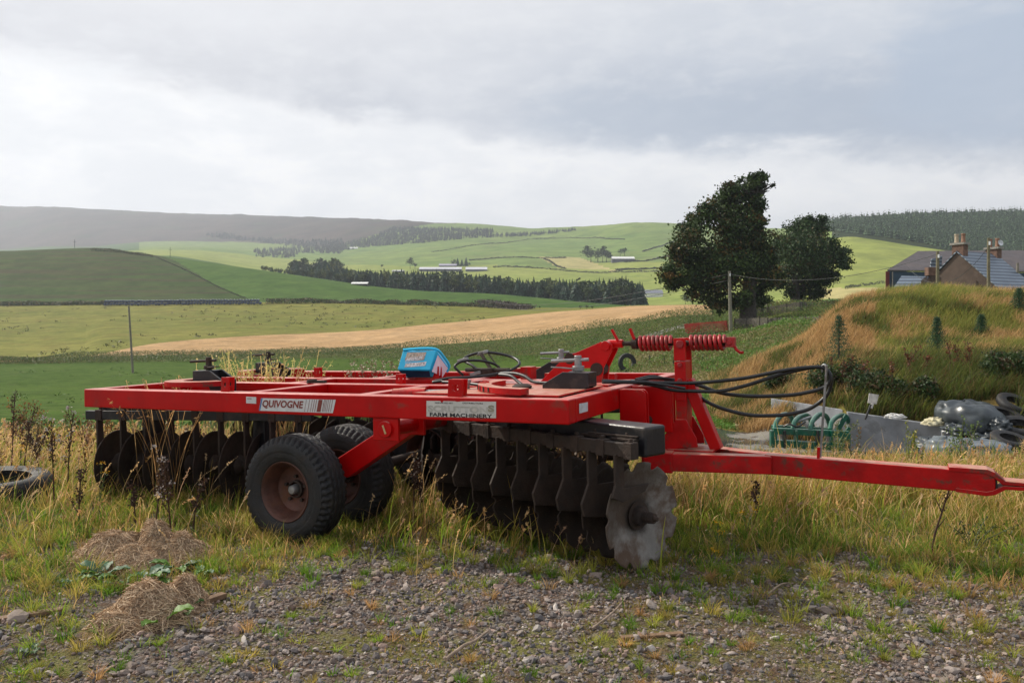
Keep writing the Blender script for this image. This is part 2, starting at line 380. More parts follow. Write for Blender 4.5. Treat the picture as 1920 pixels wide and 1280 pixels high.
def gravel_mat():
    m = bpy.data.materials.new('gravel_soil'); m.use_nodes = True; t = NT(m.node_tree); bs = t.n['Principled BSDF']
    tc = t.new('ShaderNodeTexCoord'); v = tc.outputs['Object']
    vo = t.new('ShaderNodeTexVoronoi'); t.put(vo.inputs['Vector'], v); vo.inputs['Scale'].default_value = 60
    stone = t.mix(vo.outputs['Color'], (.12, .10, .09), (.30, .26, .24))
    sep = t.new('ShaderNodeSeparateColor'); t.l.new(vo.outputs['Color'], sep.inputs[0])
    stone = t.mix(sep.outputs[0], (.07, .055, .05), (.24, .20, .18))
    soil = t.mix(t.noise(v, 30, 6, .7), (.05, .030, .018), (.16, .10, .06))
    moss = t.mix(t.noise(v, 60, 6, .7), (.07, .08, .02), (.22, .20, .05))
    c = t.mix(t.ramp(t.noise(v, 14, 4, .7), .4, .6), soil, stone)
    c = t.mix(t.m('MULTIPLY', t.ramp(t.noise(t.mapping(v, loc=(4, 2, 0)), 1.6, 7, .7), .47, .60), .85), c, moss)
    g = t.new('ShaderNodeSeparateXYZ'); t.l.new(v, g.inputs[0])
    c = t.mix(t.ramp(g.outputs[1], 5.6, 7.5), c, t.mix(.6, c, (.09, .085, .035)))
    t.put(bs.inputs['Base Color'], c); bs.inputs['Roughness'].default_value = .9; bs.inputs['Specular IOR Level'].default_value = .2
    bp = t.new('ShaderNodeBump'); bp.inputs['Strength'].default_value = .9; bp.inputs['Distance'].default_value = .02
    h = t.m('ADD', t.m('MULTIPLY', vo.outputs['Distance'], -.8), t.noise(v, 35, 6, .7)); t.put(bp.inputs['Height'], h); t.l.new(bp.outputs[0], bs.inputs['Normal'])
    return m
def yard_mat():
    m = bpy.data.materials.new('wet_yard'); m.use_nodes = True; t = NT(m.node_tree); bs = t.n['Principled BSDF']
    tc = t.new('ShaderNodeTexCoord'); v = tc.outputs['Object']
    wet = t.ramp(t.noise(v, .55, 7, .7), .42, .49)
    dry = t.mix(t.noise(v, 5, 7, .7), (.10, .085, .06), (.27, .25, .22))
    t.put(bs.inputs['Base Color'], t.mix(wet, dry, (.05, .05, .05))); t.put(bs.inputs['Roughness'], t.ramp(wet, 0, 1, .8, .08))
    bp = t.new('ShaderNodeBump'); t.put(bp.inputs['Strength'], t.ramp(wet, 0, 1, .8, .03)); bp.inputs['Distance'].default_value = .05
    t.put(bp.inputs['Height'], t.noise(v, 9, 6, .7)); t.l.new(bp.outputs[0], bs.inputs['Normal'])
    return m
TM = dict(
 gravel=gravel_mat(), yard=yard_mat(),
 pasture=field_mat('near_pasture_grass', (0.0409, 0.0792, 0.0119), (0.0660, 0.1089, 0.0198), .05, .9, (0.0792, 0.1122, 0.0264), fine=6),
 rough=field_mat('rough_grass', (0.0450, 0.0863, 0.0165), (0.0900, 0.1013, 0.0300), .15, .9, (0.1125, 0.0825, 0.0338), fine=4),
 wheat=field_mat('wheat_field', (0.3528, 0.2268, 0.1134), (0.4704, 0.3108, 0.1680), .03, .35, (0.4200, 0.2856, 0.1596), fine=2.2, stripes=((.02, .25, 1), .35, .35, (0.2520, 0.1512, 0.0588))),
 olive=field_mat('dry_pasture', (0.1240, 0.1426, 0.0310), (0.1860, 0.1798, 0.0465), .02, .2, (0.1488, 0.1240, 0.0372), fine=1.4),
 brown=field_mat('stubble_hill', (.034, .068, .014), (.052, .080, .020), .012, .12, (.042, .074, .018), stripes=((.010, .055, 1), -.75, .8, (.062, .050, .028))),
 green=field_mat('hill_pasture', (0.0495, 0.0990, 0.0198), (0.0660, 0.1188, 0.0264), .008, .12, (0.0792, 0.1254, 0.0297)),
 yellow=field_mat('bright_pasture', (0.1924, 0.2442, 0.0555), (0.2442, 0.2738, 0.0740), .006, .05, (0.2220, 0.2442, 0.0814)),
 far=field_mat('far_pasture', (0.1248, 0.1950, 0.0546), (0.1794, 0.2340, 0.0702), .003, .03, (0.1638, 0.1950, 0.0702)),
 moor=field_mat('moorland', (.050, .047, .042), (.085, .066, .055), .0015, .012, (.055, .070, .040)),
 dry=field_mat('mound_grass', (0.1100, 0.1045, 0.0275), (0.2640, 0.1870, 0.0660), .25, 1.2, (0.1210, 0.1320, 0.0275), fine=6),
 tan=field_mat('cut_hay_field', (0.3360, 0.3040, 0.1280), (0.4000, 0.3520, 0.1600), .01, .1),
 woodfloor=field_mat('forest_floor', (.02, .035, .015), (.04, .05, .02), .01, .1),
)
tn = list(TM)
PXc = ((pxs[:-1] + pxs[1:]) / 2)[:, None] * np.ones((1, len(tt) - 1))
PYc = (RPY[:-1, :-1] + RPY[1:, 1:]) / 2; YC = (RY[:-1, :-1] + RY[1:, 1:]) / 2
KI = np.ones((len(pxs) - 1, 1), int) * kid[None, :]; TF = (tt[:-1] - kid)[None, :] * np.ones((len(pxs) - 1, 1))
MI = np.full(KI.shape, tn.index('gravel'))
def setm(mask, name): MI[mask] = tn.index(name)
right = PXc > 1255 + 12 * np.sin(YC)
setm((KI >= 2) & ~right, 'pasture'); setm((KI == 2), 'rough')
setm((KI >= 3) & (KI <= 4) & right, 'yard')
setm((KI >= 5) & (KI <= 7) & right & (PXc > 1330), 'dry'); setm((KI >= 5) & (KI <= 8) & right & (PXc <= 1330), 'rough'); setm((KI == 8) & right, 'rough')
setm((KI == 8) & ~right, 'pasture')
setm(KI == 9, 'rough'); setm(KI == 10, 'wheat'); setm((KI == 10) & (PXc > 1335), 'rough')
setm((KI == 11), 'olive'); setm((KI == 11) & (PXc > 1190), 'yellow'); setm((KI == 11) & (PXc > 1400), 'green')
setm((KI == 12), 'green'); setm((KI == 12) & (PXc < 480 - TF * 190), 'brown')
setm((KI >= 13) & (KI <= 14), 'green'); setm((KI == 15), 'yellow'); setm(KI == 16, 'far'); setm(KI == 17, 'moor'); setm(KI >= 18, 'moor')
setm((KI == 17) & (PXc > 620 + 305 * TF), 'far'); setm((KI >= 18) & (PXc > 925), 'far')
setm((KI == 14) & (PXc > 600), 'yellow'); setm((KI >= 14) & (KI <= 16) & (PXc > 1400), 'yellow')
setm((KI == 16) & (PXc < 260), 'green'); setm((KI == 16) & (PXc >= 260) & (PXc < 560), 'far'); 
setm((KI >= 17) & (PXc > 1560) , 'woodfloor')
def inpoly(poly, kmin=13):
    X = PXc; Yp = PYc; ins = np.zeros(X.shape, bool); n = len(poly)
    for i in range(n):
        x1, y1 = poly[i]; x2, y2 = poly[(i + 1) % n]
        c = ((y1 > Yp) != (y2 > Yp)) & (X < (x2 - x1) * (Yp - y1) / (y2 - y1 + 1e-9) + x1); ins ^= c
    return ins & (KI >= kmin)
setm(inpoly([(1010, 482), (1085, 482), (1160, 509), (1050, 503)]), 'tan')
setm(inpoly([(930, 484), (1010, 482), (1050, 503), (935, 500)]), 'far')
setm(inpoly([(1540, 540), (1670, 538), (1670, 560), (1540, 560)], 9), 'tan')
nC, nRw = RY.shape
Vt = np.stack([RX, RY, RZ], -1).reshape(-1, 3)
ii, jj = np.meshgrid(np.arange(nC - 1), np.arange(nRw - 1), indexing='ij')
a = ii * nRw + jj; Qt = np.stack([a, a + nRw, a + nRw + 1, a + 1], -1).reshape(-1, 4)
ground = np_mesh('ground', Vt, Qt, [TM[n] for n in tn], MI.reshape(-1)); tag(ground, kind='structure')
# ------------------------------------------------------------------ disc harrow (local axes: u forward/right, v across/away, w up; w=0 top of frame)
hb = .16
ZR = F * hb / 47.2
MO = np.array([(1066 - CX) / F * ZR, ZR, H - (749.4 - Y0) / F * ZR])
mu = np.array([3082, -1507, 78.]); mu /= np.linalg.norm(mu)
mv = np.array([737, 1507, 3.]); mv -= mu * mv.dot(mu); mv /= np.linalg.norm(mv); mw = np.cross(mu, mv)
GH = 1.10                                   # frame top above the ground
def U(x, y, **k):
    d = np.array([(x - CX) / F, 1, -(y - Y0) / F]); c = np.array([0, 0, H]) - MO
    n, val = list(k.items())[0]; a_ = {'u': mu, 'v': mv, 'w': mw}[n]
    t = (val - c @ a_) / (d @ a_); p = c + d * t
    return np.array([p @ mu, p @ mv, p @ mw])
def MW(p): return MO + mu * p[0] + mv * p[1] + mw * p[2]     # local -> world
MM = Matrix(((mu[0], mv[0], mw[0], 0), (mu[1], mv[1], mw[1], 0), (mu[2], mv[2], mw[2], 0), (0, 0, 0, 1)))
base = MO - mw * GH
MM.translation = Vector(base)
HAR = empty('disc_harrow', mat=MM)
tag(HAR, 'large red trailed disc harrow with rusty discs and two tyres parked on rough grass', 'disc harrow')
def M(): return MB(off=(0, 0, GH))

red = pmat('red_paint', (.47, .0006, .001), rough=.34, var=.14, scale=3, tint=(.15, .055, .035), tintamt=.6, tintscale=5, thresh=(.56, .70), bump=.05, bscale=25, coat=0, spec=.26, top=((.60, .27, .23), .85))  # pale tops: chalked paint and sky sheen put into the colour
red_worn = pmat('worn_red_paint', (.42, .0012, .002), rough=.42, var=.25, scale=5, tint=(.10, .045, .03), tintamt=.85, tintscale=7, thresh=(.52, .64), bump=.12, bscale=40, spec=.26, top=((.50, .27, .19), .85))  # tops paled likewise, fading mixed with painted sky sheen
red_spring = pmat('faded_red_paint', (.36, .008, .010), rough=.38, var=.2, scale=9, tint=(.10, .03, .02), tintamt=.7, tintscale=12, bump=.1)
black = pmat('black_paint', (.008, .008, .011), rough=.35, var=.3, scale=5, tint=(.06, .045, .035), tintamt=.5, tintscale=6, bump=.1, top=((.10, .09, .085), .5))
rust = pmat('rusty_iron', (.036, .021, .014), rough=.8, var=.4, scale=7, tint=(.022, .016, .014), tintamt=.8, tintscale=4, bump=.35)
rust_d = pmat('dark_rusty_iron', (.030, .018, .012), rough=.75, var=.4, scale=7, tint=(.05, .028, .018), tintamt=.6, tintscale=9, bump=.3)
disc_steel = pmat('worn_disc_steel', (.21, .195, .18), rough=.65, metal=0, var=.2, scale=9, tint=(.09, .05, .028), tintamt=.9, tintscale=3.2, thresh=(.38, .58), bump=.25, bscale=60)
def disc_dirt_shade(m, r0=.085, r1=.17):      # soil plus painted recess shade round hub; rust plus painted shade on upper half
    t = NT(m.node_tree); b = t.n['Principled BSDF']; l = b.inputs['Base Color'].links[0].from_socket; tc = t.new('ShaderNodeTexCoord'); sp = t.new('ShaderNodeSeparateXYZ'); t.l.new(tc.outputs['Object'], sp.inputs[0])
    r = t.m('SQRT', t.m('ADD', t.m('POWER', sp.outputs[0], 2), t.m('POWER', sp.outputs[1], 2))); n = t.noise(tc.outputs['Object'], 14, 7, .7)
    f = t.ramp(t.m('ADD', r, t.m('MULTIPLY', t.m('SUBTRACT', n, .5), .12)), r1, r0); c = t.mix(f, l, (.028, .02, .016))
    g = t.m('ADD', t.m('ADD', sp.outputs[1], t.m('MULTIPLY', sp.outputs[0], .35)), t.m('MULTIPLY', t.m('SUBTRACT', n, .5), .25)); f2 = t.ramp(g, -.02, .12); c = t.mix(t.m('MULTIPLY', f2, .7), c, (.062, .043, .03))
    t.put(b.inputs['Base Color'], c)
disc_dirt_shade(disc_steel)
steel = pmat('dull_galvanised_steel', (.28, .28, .28), rough=.45, metal=.6, var=.25, scale=14, tint=(.16, .10, .06), tintamt=.5, tintscale=9, bump=.1)
rubber = pmat('worn_black_rubber', (.011, .011, .0125), rough=.6, var=.35, scale=16, tint=(.045, .034, .025), tintamt=.6, tintscale=8, thresh=(.45, .7), bump=.35, bscale=70, spec=.45)
hose_m = pmat('black_hose_rubber', (.010, .010, .011), rough=.38, var=.3, scale=30, tint=(.10, .10, .10), tintamt=.35, tintscale=40, thresh=(.62, .7), bump=.08)
rim_m = pmat('rusty_wheel_rim', (.085, .030, .018), rough=.6, var=.35, scale=6, tint=(.12, .05, .02), tintamt=.7, tintscale=6, bump=.25)
white_st = pmat('white_sticker', (.62, .62, .62), rough=.45, var=.05, scale=20, tint=(.35, .33, .30), tintamt=.4, tintscale=12, bump=0)

fm = M()
def fbeam(a, b, name='frame_beam', bev=.010, mat=None):
    m_ = M(); m_.box(a, b); return m_.build(name, mat or red, HAR, bevel=bev, seg=3)
front = fbeam((-4.64, 0, -.16), (0, .12, 0)); tag(front, 'front frame beam carrying the stickers')
fbeam((-4.64, 2.73, -.16), (0, 2.85, 0)); fbeam((-4.64, .121, -.159), (-4.52, 2.729, -.0015)); fbeam((-.12, .121, -.159), (0, 2.729, -.0015))
fbeam((-4.519, 1.0, -.14), (-.121, 1.10, -.002)); fbeam((-4.519, 1.68, -.14), (-.121, 1.78, -.002))
for (uu, v0, v1) in ((-2.78, .121, .999), (-1.70, .121, .999), (-3.22, 1.101, 1.679), (-1.55, 1.101, 1.679), (-2.78, 1.781, 2.729), (-1.70, 1.781, 2.729)):
    fbeam((uu - .05, v0, -.12), (uu + .05, v1, -.004), 'cross_member')
# deck plates round the front pivots
m_ = M()
m_.prism([(-1.25, .121, .004), (-.121, .121, .004), (-.121, .999, .004), (-.9, .999, .004)], (0, 0, .012))
m_.build('deck_plate', red_worn, HAR, bevel=.002)
m_ = M(); m_.prism([(-1.15, 1.101, .002), (-.121, 1.101, .002), (-.121, 1.679, .002), (-1.15, 1.679, .002)], (0, 0, .010)); m_.build('deck_plate', red, HAR, bevel=.002)

def arc_plate(c, r0, r1, a0, a1, w0, w1, n=28, name='swivel_ring', mat=None):
    m_ = M(); V = []
    for i in range(n + 1):
        a_ = math.radians(a0 + (a1 - a0) * i / n)
        for r in (r0, r1):
            for w_ in (w0, w1): V.append((c[0] + r * math.cos(a_), c[1] + r * math.sin(a_), w_))
    Fc = []
    for i in range(n):
        b = i * 4; q = b + 4
        Fc += [(b, b + 2, q + 2, q), (b + 1, q + 1, q + 3, b + 3), (b, q, q + 1, b + 1), (b + 2, b + 3, q + 3, q + 2)]
    Fc += [(0, 1, 3, 2), (n * 4, n * 4 + 2, n * 4 + 3, n * 4 + 1)]
    m_.add(V, Fc); return m_.build(name, mat or red_worn, HAR, bevel=.002)
PC = [(-3.80, .62), (-4.45, 2.15), (-.26, .74), (-1.02, 2.25)]      # gang pivots: rear near, rear far, front near, front far
arc_plate(PC[0], .20, .36, 130, 340, .006, .05); arc_plate(PC[1], .20, .36, 40, 250, .006, .05)
arc_plate(PC[2], .60, .70, 172, 262, .018, .060); arc_plate(PC[3], .50, .60, 100, 180, .018, .060)
# punched slots of the front quadrant seen from its edge
for k in range(8):
    m_ = M(); a_ = math.radians(186 + k * 7.0); c_ = np.array((PC[2][0] + .702 * math.cos(a_), PC[2][1] + .702 * math.sin(a_), .04))
    m_.obox(c_, ((-math.sin(a_), math.cos(a_), 0), (math.cos(a_), math.sin(a_), 0), (0, 0, 1)), (.007, .003, .016)); m_.build('slot', rust_d, HAR)

def bracket(c, flip, mat=None):
    """black yoke with a vertical pin, T handle and locking lever"""
    s = -1 if flip else 1; cx, cy = c; m_ = M()
    prof = [(-.15, .0), (-.15, .105), (.05, .11), (.21, .02), (.21, -.12), (.09, -.12), (.045, -.03), (-.05, -.03)]
    for dv in (-.09, .065):
        m_.prism([(cx + s * a_, cy + dv, b + .025) for a_, b in prof], (0, .022, 0))
    m_.box((min(cx - s * .15, cx + s * .03), cy - .068, .03), (max(cx - s * .15, cx + s * .03), cy + .065, .132)); br = m_.build('pivot_yoke', black, HAR, bevel=.004)
    px_ = cx - s * .04
    m_ = M(); m_.cyl((px_, cy, .05), (px_, cy, .252), .027); m_.cyl((px_, cy, .140), (px_, cy, .176), .045); m_.build('locking_pin', steel if flip else rust_d, HAR, smooth=40, bevel=.004)
    m_ = M(); m_.cyl((px_ - .20, cy - .03, .212), (px_ + .08, cy + .008, .222), .0125, 12)
    m_.tube([(px_ + .02 * s, cy - .04, .156), (px_ + s * .08, cy - .05, .163), (px_ + s * .19, cy - .06, .170)], .0055, 8)
    m_.build('pin_handle', steel if flip else rust_d, HAR, smooth=40)
for i, c in enumerate(PC):
    bracket(c if i else (-3.80, .68), i >= 2)

def lug(px, py, v, wd=.075, ht=.085, lean=0):
    p = U(px, py, v=v); m_ = M(); a_ = p[0]; b = 0.001
    m_.holed([(a_ - wd / 2, v, b), (a_ + wd / 2, v, b), (a_ + wd / 2 + lean, v, b + ht), (a_ - wd / 2 + lean, v, b + ht)], (0, .012, 0), r=.2)
    m_.holed([(a_ - wd / 2, v + .05, b), (a_ + wd / 2, v + .05, b), (a_ + wd / 2 + lean, v + .05, b + ht), (a_ - wd / 2 + lean, v + .05, b + ht)], (0, .012, 0), r=.2)
    return m_.build('lifting_lug', red, HAR, bevel=.002)
lug(421, 733, .03, .085, .115, .01); lug(593, 710, 1.70, .06, .10); lug(748, 716, 1.03, .065, .085); lug(817, 712, 1.72, .065, .115)
lug(853, 742, .03, .12, .12, .01); lug(905, 731, .5, .05, .07)

# --- gangs
def disc_mesh(R, notched, name, mat):
    nr, na = 16, 144; V = [(0, 0, 0)]; Fc = []; dish = .06
    for i in range(1, nr + 1):
        for k in range(na):
            th = 2 * math.pi * k / na; q = (th * 10 / (2 * math.pi)) % 1.0
            lim = R
            if notched:
                d_ = abs(q - .5) * 2; lim = R - .040 * (1 - min(1, d_ / .30) ** 2) ** .5 if d_ < .30 else R - .004 * math.sin(th * 3)
            r = lim * i / nr; V.append((r * math.cos(th), r * math.sin(th), dish * (1 - (r / R) ** 2)))
    for k in range(na): Fc.append((0, 1 + k, 1 + (k + 1) % na))
    for i in range(nr - 1):
        for k in range(na):
            b = 1 + i * na; Fc.append((b + k, b + na + k, b + na + (k + 1) % na, b + (k + 1) % na))
    me = bpy.data.meshes.new(name); me.from_pydata(V, [], Fc); me.materials.append(mat)
    me.polygons.foreach_set('use_smooth', [True] * len(me.polygons)); return me
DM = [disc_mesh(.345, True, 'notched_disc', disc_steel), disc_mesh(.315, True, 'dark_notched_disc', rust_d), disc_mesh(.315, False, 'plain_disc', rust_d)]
def frame_from(g, side):
    """matrix columns: z = face normal (concave side = -dish)"""
    z = Vector(g).normalized(); x = Vector((0, 0, 1)).cross(z).normalized(); y = z.cross(x); return Matrix((x, y, z)).transposed()
def place_disc(me, hub, g, rot, spin, label=None):
    o = new_obj('harrow_disc', me, HAR); R_ = frame_from(g, 1) @ Matrix.Rotation(spin, 3, 'Z'); mm = R_.to_4x4()
    mm.translation = Vector((hub[0], hub[1], hub[2] + GH)); o.matrix_local = mm
    sm = o.modifiers.new('thick', 'SOLIDIFY'); sm.thickness = .006
    if label: tag(o, label)
    return o
def gang(hub0, g, n, sp, beam0, beam_t, mats, first=False, mirror=False, front=True):
    g = np.array([g[0], g[1], 0.]); g /= np.linalg.norm(g); sv = 1
    kadd = 0.0 if front else .10; kh = -.04 if front else .11
    hub0 = np.array(hub0, float); beam0 = np.array(beam0, float)
    perp = np.array([-g[1], g[0], 0]) * (1 if front else 1)
    if mirror:
        for q in (hub0, beam0): q[1] = 2.85 - q[1]
        g[1] *= -1; perp = -np.array([-g[1], g[0], 0])
        if front: hub0[0] -= .85; beam0[0] -= .85
    # axle
    m_ = M(); m_.cyl(hub0 + g * .01, hub0 + g * (sp * (n - 1) + .05), .038, 16)
    for k in range(n - 1):
        c_ = hub0 + g * (k * sp)
        m_.lathe([(.02, .03), (.095, .03), (.085, .05), (.045, .075), (.045, sp - .06), (.085, sp - .03), (.095, sp - .012), (.02, sp - .012)], c_, g, 20)
    m_.build('gang_axle', rust_d, HAR, smooth=40)
    if first:
        m_ = M(); m_.lathe([(0.0, -.13), (.014, -.128), (.018, -.10), (.034, -.098), (.038, -.06), (.034, -.055), (.036, -.02), (.060, -.012), (.065, .0), (.065, .06)], hub0, g, 24); m_.build('hub_nut', rust, HAR, smooth=40)
    for k in range(n):
        me = DM[0] if (first and k == 0) else (DM[1] if front else DM[2])
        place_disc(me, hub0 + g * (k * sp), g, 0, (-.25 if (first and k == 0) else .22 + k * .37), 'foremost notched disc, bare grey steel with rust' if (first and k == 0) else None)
    # thin clamp beam carrying the shanks
    m_ = M(); b0 = beam0; L = sp * (n - 1) + .25
    m_.beam(b0 - g * .03, b0 + g * L, .05, .085); m_.build('gang_beam', rust_d if front else black, HAR, bevel=.004)
    for k in range(n):
        c_ = b0 + g * (k * sp + kadd)
        m_ = M(); m_.obox(c_, (g, np.array([-g[1], g[0], 0]), (0, 0, 1)), (.035, .034, .052))
        m_.cyl(c_ + np.array([0, 0, .05]), c_ + np.array([0, 0, .075]), .016, 6); m_.build('clamp', rust if front else rust_d, HAR, bevel=.004)
        # shank: curved flat bar then a knee plate down to the bearing
        hub = hub0 + g * (k * sp + kh); q = hub - c_; q = q - g * q.dot(g); m_ = M()
        P0 = c_ + np.array([0, 0, -.03]); e = perp * 1.0; pe = (P0 - hub)[:2] @ perp[:2]; th = g * .010; zt = P0[2] - hub[2]
        hq = lambda a_, b_: hub + e * a_ + np.array([0, 0, b_])
        if front: ol = [hq(pe - .035, zt), hq(pe + .045, zt), hq(pe + .045, .22), hq(pe + .11, .10), hq(pe + .09, .02), hq(.12, -.02), hq(.02, .05), hq(-.04, .10), hq(-.04, .20), hq(pe - .035, .21)]
        if first and k == 0: ol = [hq(pe - .035, zt), hq(pe + .045, zt), hq(pe + .045, .24), hq(pe + .075, .17), hq(pe - .02, .13), hq(.02, .17), hq(-.02, .215), hq(pe - .035, .22)]
        if not front: ol = [hq(pe - .03, zt), hq(pe + .04, zt), hq(pe + .04, .12), hq(.07, -.04), hq(-.05, -.05), hq(pe - .05, .12)]
        m_.prism([p - th for p in ol], th * 2); m_.build('shank', rust_d, HAR, bevel=.003)
    return g
gF = (-.911, .410); gR = (-.977, -.209)
gang((.376, .293, -.769), gF, 9, .235, (.40, .01, -.305), 0, 0, first=True)
gang((.376, .293, -.769), gF, 9, .235, (.40, .01, -.305), 0, 0, mirror=True)
rh = U(590, 868, v=.90); 
RH0 = np.array([-2.86, .98, -.755])
gang(RH0, gR, 9, .262, RH0 + np.array([0.02, -.10, .47]), 0, 0, front=False)
gang(RH0, gR, 9, .262, RH0 + np.array([0.02, -.10, .47]), 0, 0, mirror=True, front=False)
# heavy black gang tubes
for mir in (0, 1):
    f_ = (lambda q: np.array([q[0], 2.85 - q[1] if mir else q[1], q[2]]))
    g = np.array([gF[0], gF[1], 0])
    m_ = M(); m_.beam(f_((.51 - .85 * mir, .185, -.265)), f_(np.array([.51 - .85 * mir, .185, -.265]) + g * 2.0), .20, .19); m_.build('gang_tube', black, HAR, bevel=.018, seg=3)
    m_ = M(); m_.cyl(f_((PC[2][0], .78, -.20)), f_((PC[2][0], .78, -.02)), .10); m_.build('pivot_column', black, HAR, smooth=40)
    g2 = np.array([gR[0], gR[1], 0]); b = RH0 + np.array([0, .0, .57])
    m_ = M(); m_.beam(f_(b + g2 * .1), f_(b + g2 * 2.25), .14, .12); m_.build('gang_tube', black, HAR, bevel=.01)
    m_ = M(); cc = b + g2 * .55; m_.box(np.minimum(f_(cc + [-.07, -.03, -.56]), f_(cc + [.07, .07, 0])), np.maximum(f_(cc + [-.07, -.03, -.56]), f_(cc + [.07, .07, 0])))
    m_.build('gang_bracket', black, HAR, bevel=.006); m_ = M()
    cc = b + g2 * 1.70; m_.box(np.minimum(f_(cc + [-.09, -.05, -.56]), f_(cc + [.09, .07, 0])), np.maximum(f_(cc + [-.09, -.05, -.56]), f_(cc + [.09, .07, 0])))
    m_.build('gang_bracket', black, HAR, bevel=.006)
# bits on the near clamp beam: bolted plates and rods
m_ = M(); pb = np.array([.40, .02, -.255]); gg = np.array([gF[0], gF[1], 0]); pp = np.array([.41, .911, 0])
for k in (.12, .40): m_.obox(pb + gg * k + pp * .10, (gg, pp, (0, 0, 1)), (.10, .05, .008)); m_.cyl(pb + gg * k + pp * .10, pb + gg * k + pp * .10 + np.array([0, 0, .04]), .014, 6)
m_.beam(pb + gg * .02 + pp * .09 + np.array([0, 0, .02]), pb + gg * .42 + pp * .05 + np.array([0, 0, .02]), .02, .012); m_.build('clamp_plate', rust, HAR, bevel=.003)

# --- wheels
def wheel(v_c, front_):
    c_ = np.array([-2.33, v_c, -.745]); ax = (0, -1, 0); hw = .145; R = .425
    w = empty('wheel'); w.parent = HAR; w.location = (c_[0], c_[1], c_[2] + GH)
    prof = [(.222, -.105), (.235, -.125), (.27, -.140), (.32, -.147), (.365, -.143), (.385, -.132), (.400, -.122), (.412, -.105), (.420, -.085), (.4225, -.06), (.4235, -.035), (.424, -.012), (.424, .012), (.4235, .035), (.4225, .06), (.420, .085), (.412, .105), (.400, .122), (.385, .132), (.365, .143), (.32, .147), (.27, .140), (.235, .125), (.222, .105)]
    pr = []
    for i in range(len(prof) - 1):
        for s_ in range(4):
            t = s_ / 4; pr.append((prof[i][0] * (1 - t) + prof[i + 1][0] * t, prof[i][1] * (1 - t) + prof[i + 1][1] * t))
    pr.append(prof[-1]); pr = np.array(pr); n = 288; TH = np.arange(n) * 2 * math.pi / n; V = []
    for r, h in pr:
        rr = np.full(n, r); ah = abs(h)
        if r > .372:
            wav = .006 * np.sin(TH * 36)
            if ah > .078:      # shoulder lugs
                ph = TH * 48 + (0 if h > 0 else 1.3) + (ah - .08) * 18
                rr -= .022 * (np.sin(ph) > .2) * min(1, (ah - .078) / .012) * min(1, (r - .372) / .012 + .2)
            for g0 in (0, .05, -.05):
                rr -= .013 * (np.abs(h - g0 - wav) < .0055)
        if r < .372: rr = rr; h_rib = (.004 if int(r * 250) % 5 == 0 else 0) * (1 if h > 0 else -1)
        else: h_rib = 0
        V.append(np.stack([rr * np.cos(TH), np.full(n, h + h_rib), rr * np.sin(TH)], 1))
    V = np.concatenate(V); m = len(pr); i0, k0 = np.meshgrid(np.arange(m - 1), np.arange(n), indexing='ij')
    Q = np.stack([i0 * n + k0, i0 * n + (k0 + 1) % n, (i0 + 1) * n + (k0 + 1) % n, (i0 + 1) * n + k0], -1).reshape(-1, 4)
    ty = np_mesh('tyre', V, Q, rubber, parent=w)
    m_ = MB(); m_.lathe([(.226, -.118), (.232, -.124), (.226, -.130), (.212, -.118), (.200, -.085), (.190, -.06), (.178, -.035), (.172, .0), (.160, .012), (.12, .02), (.09, .022), (.055, .018), (.055, .05), (.19, .06), (.200, .09), (.226, .12)], (0, 0, 0), (0, 1, 0), 64)
    m_.build('rim', rim_m, w, smooth=35)
    m_ = MB(); m_.lathe([(0, -.052), (.028, -.050), (.036, -.040), (.038, -.01), (.038, .02)], (0, 0, 0), (0, 1, 0), 24); m_.build('hub_cap', steel, w, smooth=40)
    m_ = MB(); m_.lathe([(.055, -.012), (.068, -.008), (.07, .03)], (0, 0, 0), (0, 1, 0), 24)
    for k in range(5):
        t = 2 * math.pi * k / 5 + .3; p = np.array([.098 * math.cos(t), .012, .098 * math.sin(t)]); m_.cyl(p, p + np.array([0, -.022, 0]), .014, 6)
    m_.build('wheel_nut_ring', rust_d, w, smooth=40)
    return w
w1 = wheel(.10, True); tag(w1, 'near wheel with rusty dished rim'); w2 = wheel(.74, False); tag(w2, 'inner wheel half hidden by the red arm')
w3 = wheel(2.11, False); w4 = wheel(2.75, False)
m_ = M(); m_.cyl((-2.33, .12, -.745), (-2.33, 2.73, -.745), .045); m_.build('axle', rust_d, HAR, smooth=40)
def arm(vv, near):
    m_ = M(); pts = [U(704, 812, v=.36), U(752, 790, v=.36), U(770, 815, v=.36), U(742, 834, v=.36), U(651, 895, v=.36), U(610, 895, v=.36), U(612, 872, v=.36)]
    pts = [np.array([p[0], vv, p[2]]) for p in pts]; m_.prism(pts, (0, .12, 0)); m_.build('wheel_arm', red, HAR, bevel=.008)
arm(.36, 1); arm(2.37, 0)
def pivot(vv):
    m_ = M(); a0 = U(705, 790, v=.06); a1 = U(753, 826, v=.06)
    m_.box((a0[0], vv, a1[2]), (a1[0], vv + .03, -.161)); m_.build('arm_bracket', red, HAR, bevel=.006); m_ = M(); m_.box((a0[0], vv + .34, a1[2]), (a1[0], vv + .37, -.161)); m_.build('arm_bracket', red, HAR, bevel=.006)
    m_ = M(); c_ = U(730, 803, v=.06); m_.cyl((c_[0], vv - .022, c_[2]), (c_[0], vv + .45, c_[2]), .058, 28); m_.build('pivot_pin', red, HAR, smooth=40, bevel=.004)
    m_ = M(); m_.beam((c_[0] - .012, vv - .025, c_[2] + .03), (c_[0] + .012, vv - .025, c_[2] - .03), .006, .012, up=(1, 0, 0)); m_.build('pin_slot', pmat('brass_tag', (.55, .42, .2), .4), HAR)
pivot(.02); 
m_ = M(); cpx = U(730, 803, v=.06); m_.cyl((cpx[0], .40, cpx[2]), (cpx[0], 2.45, cpx[2]), .07, 24); m_.build('rock_shaft', red_worn, HAR, smooth=40)
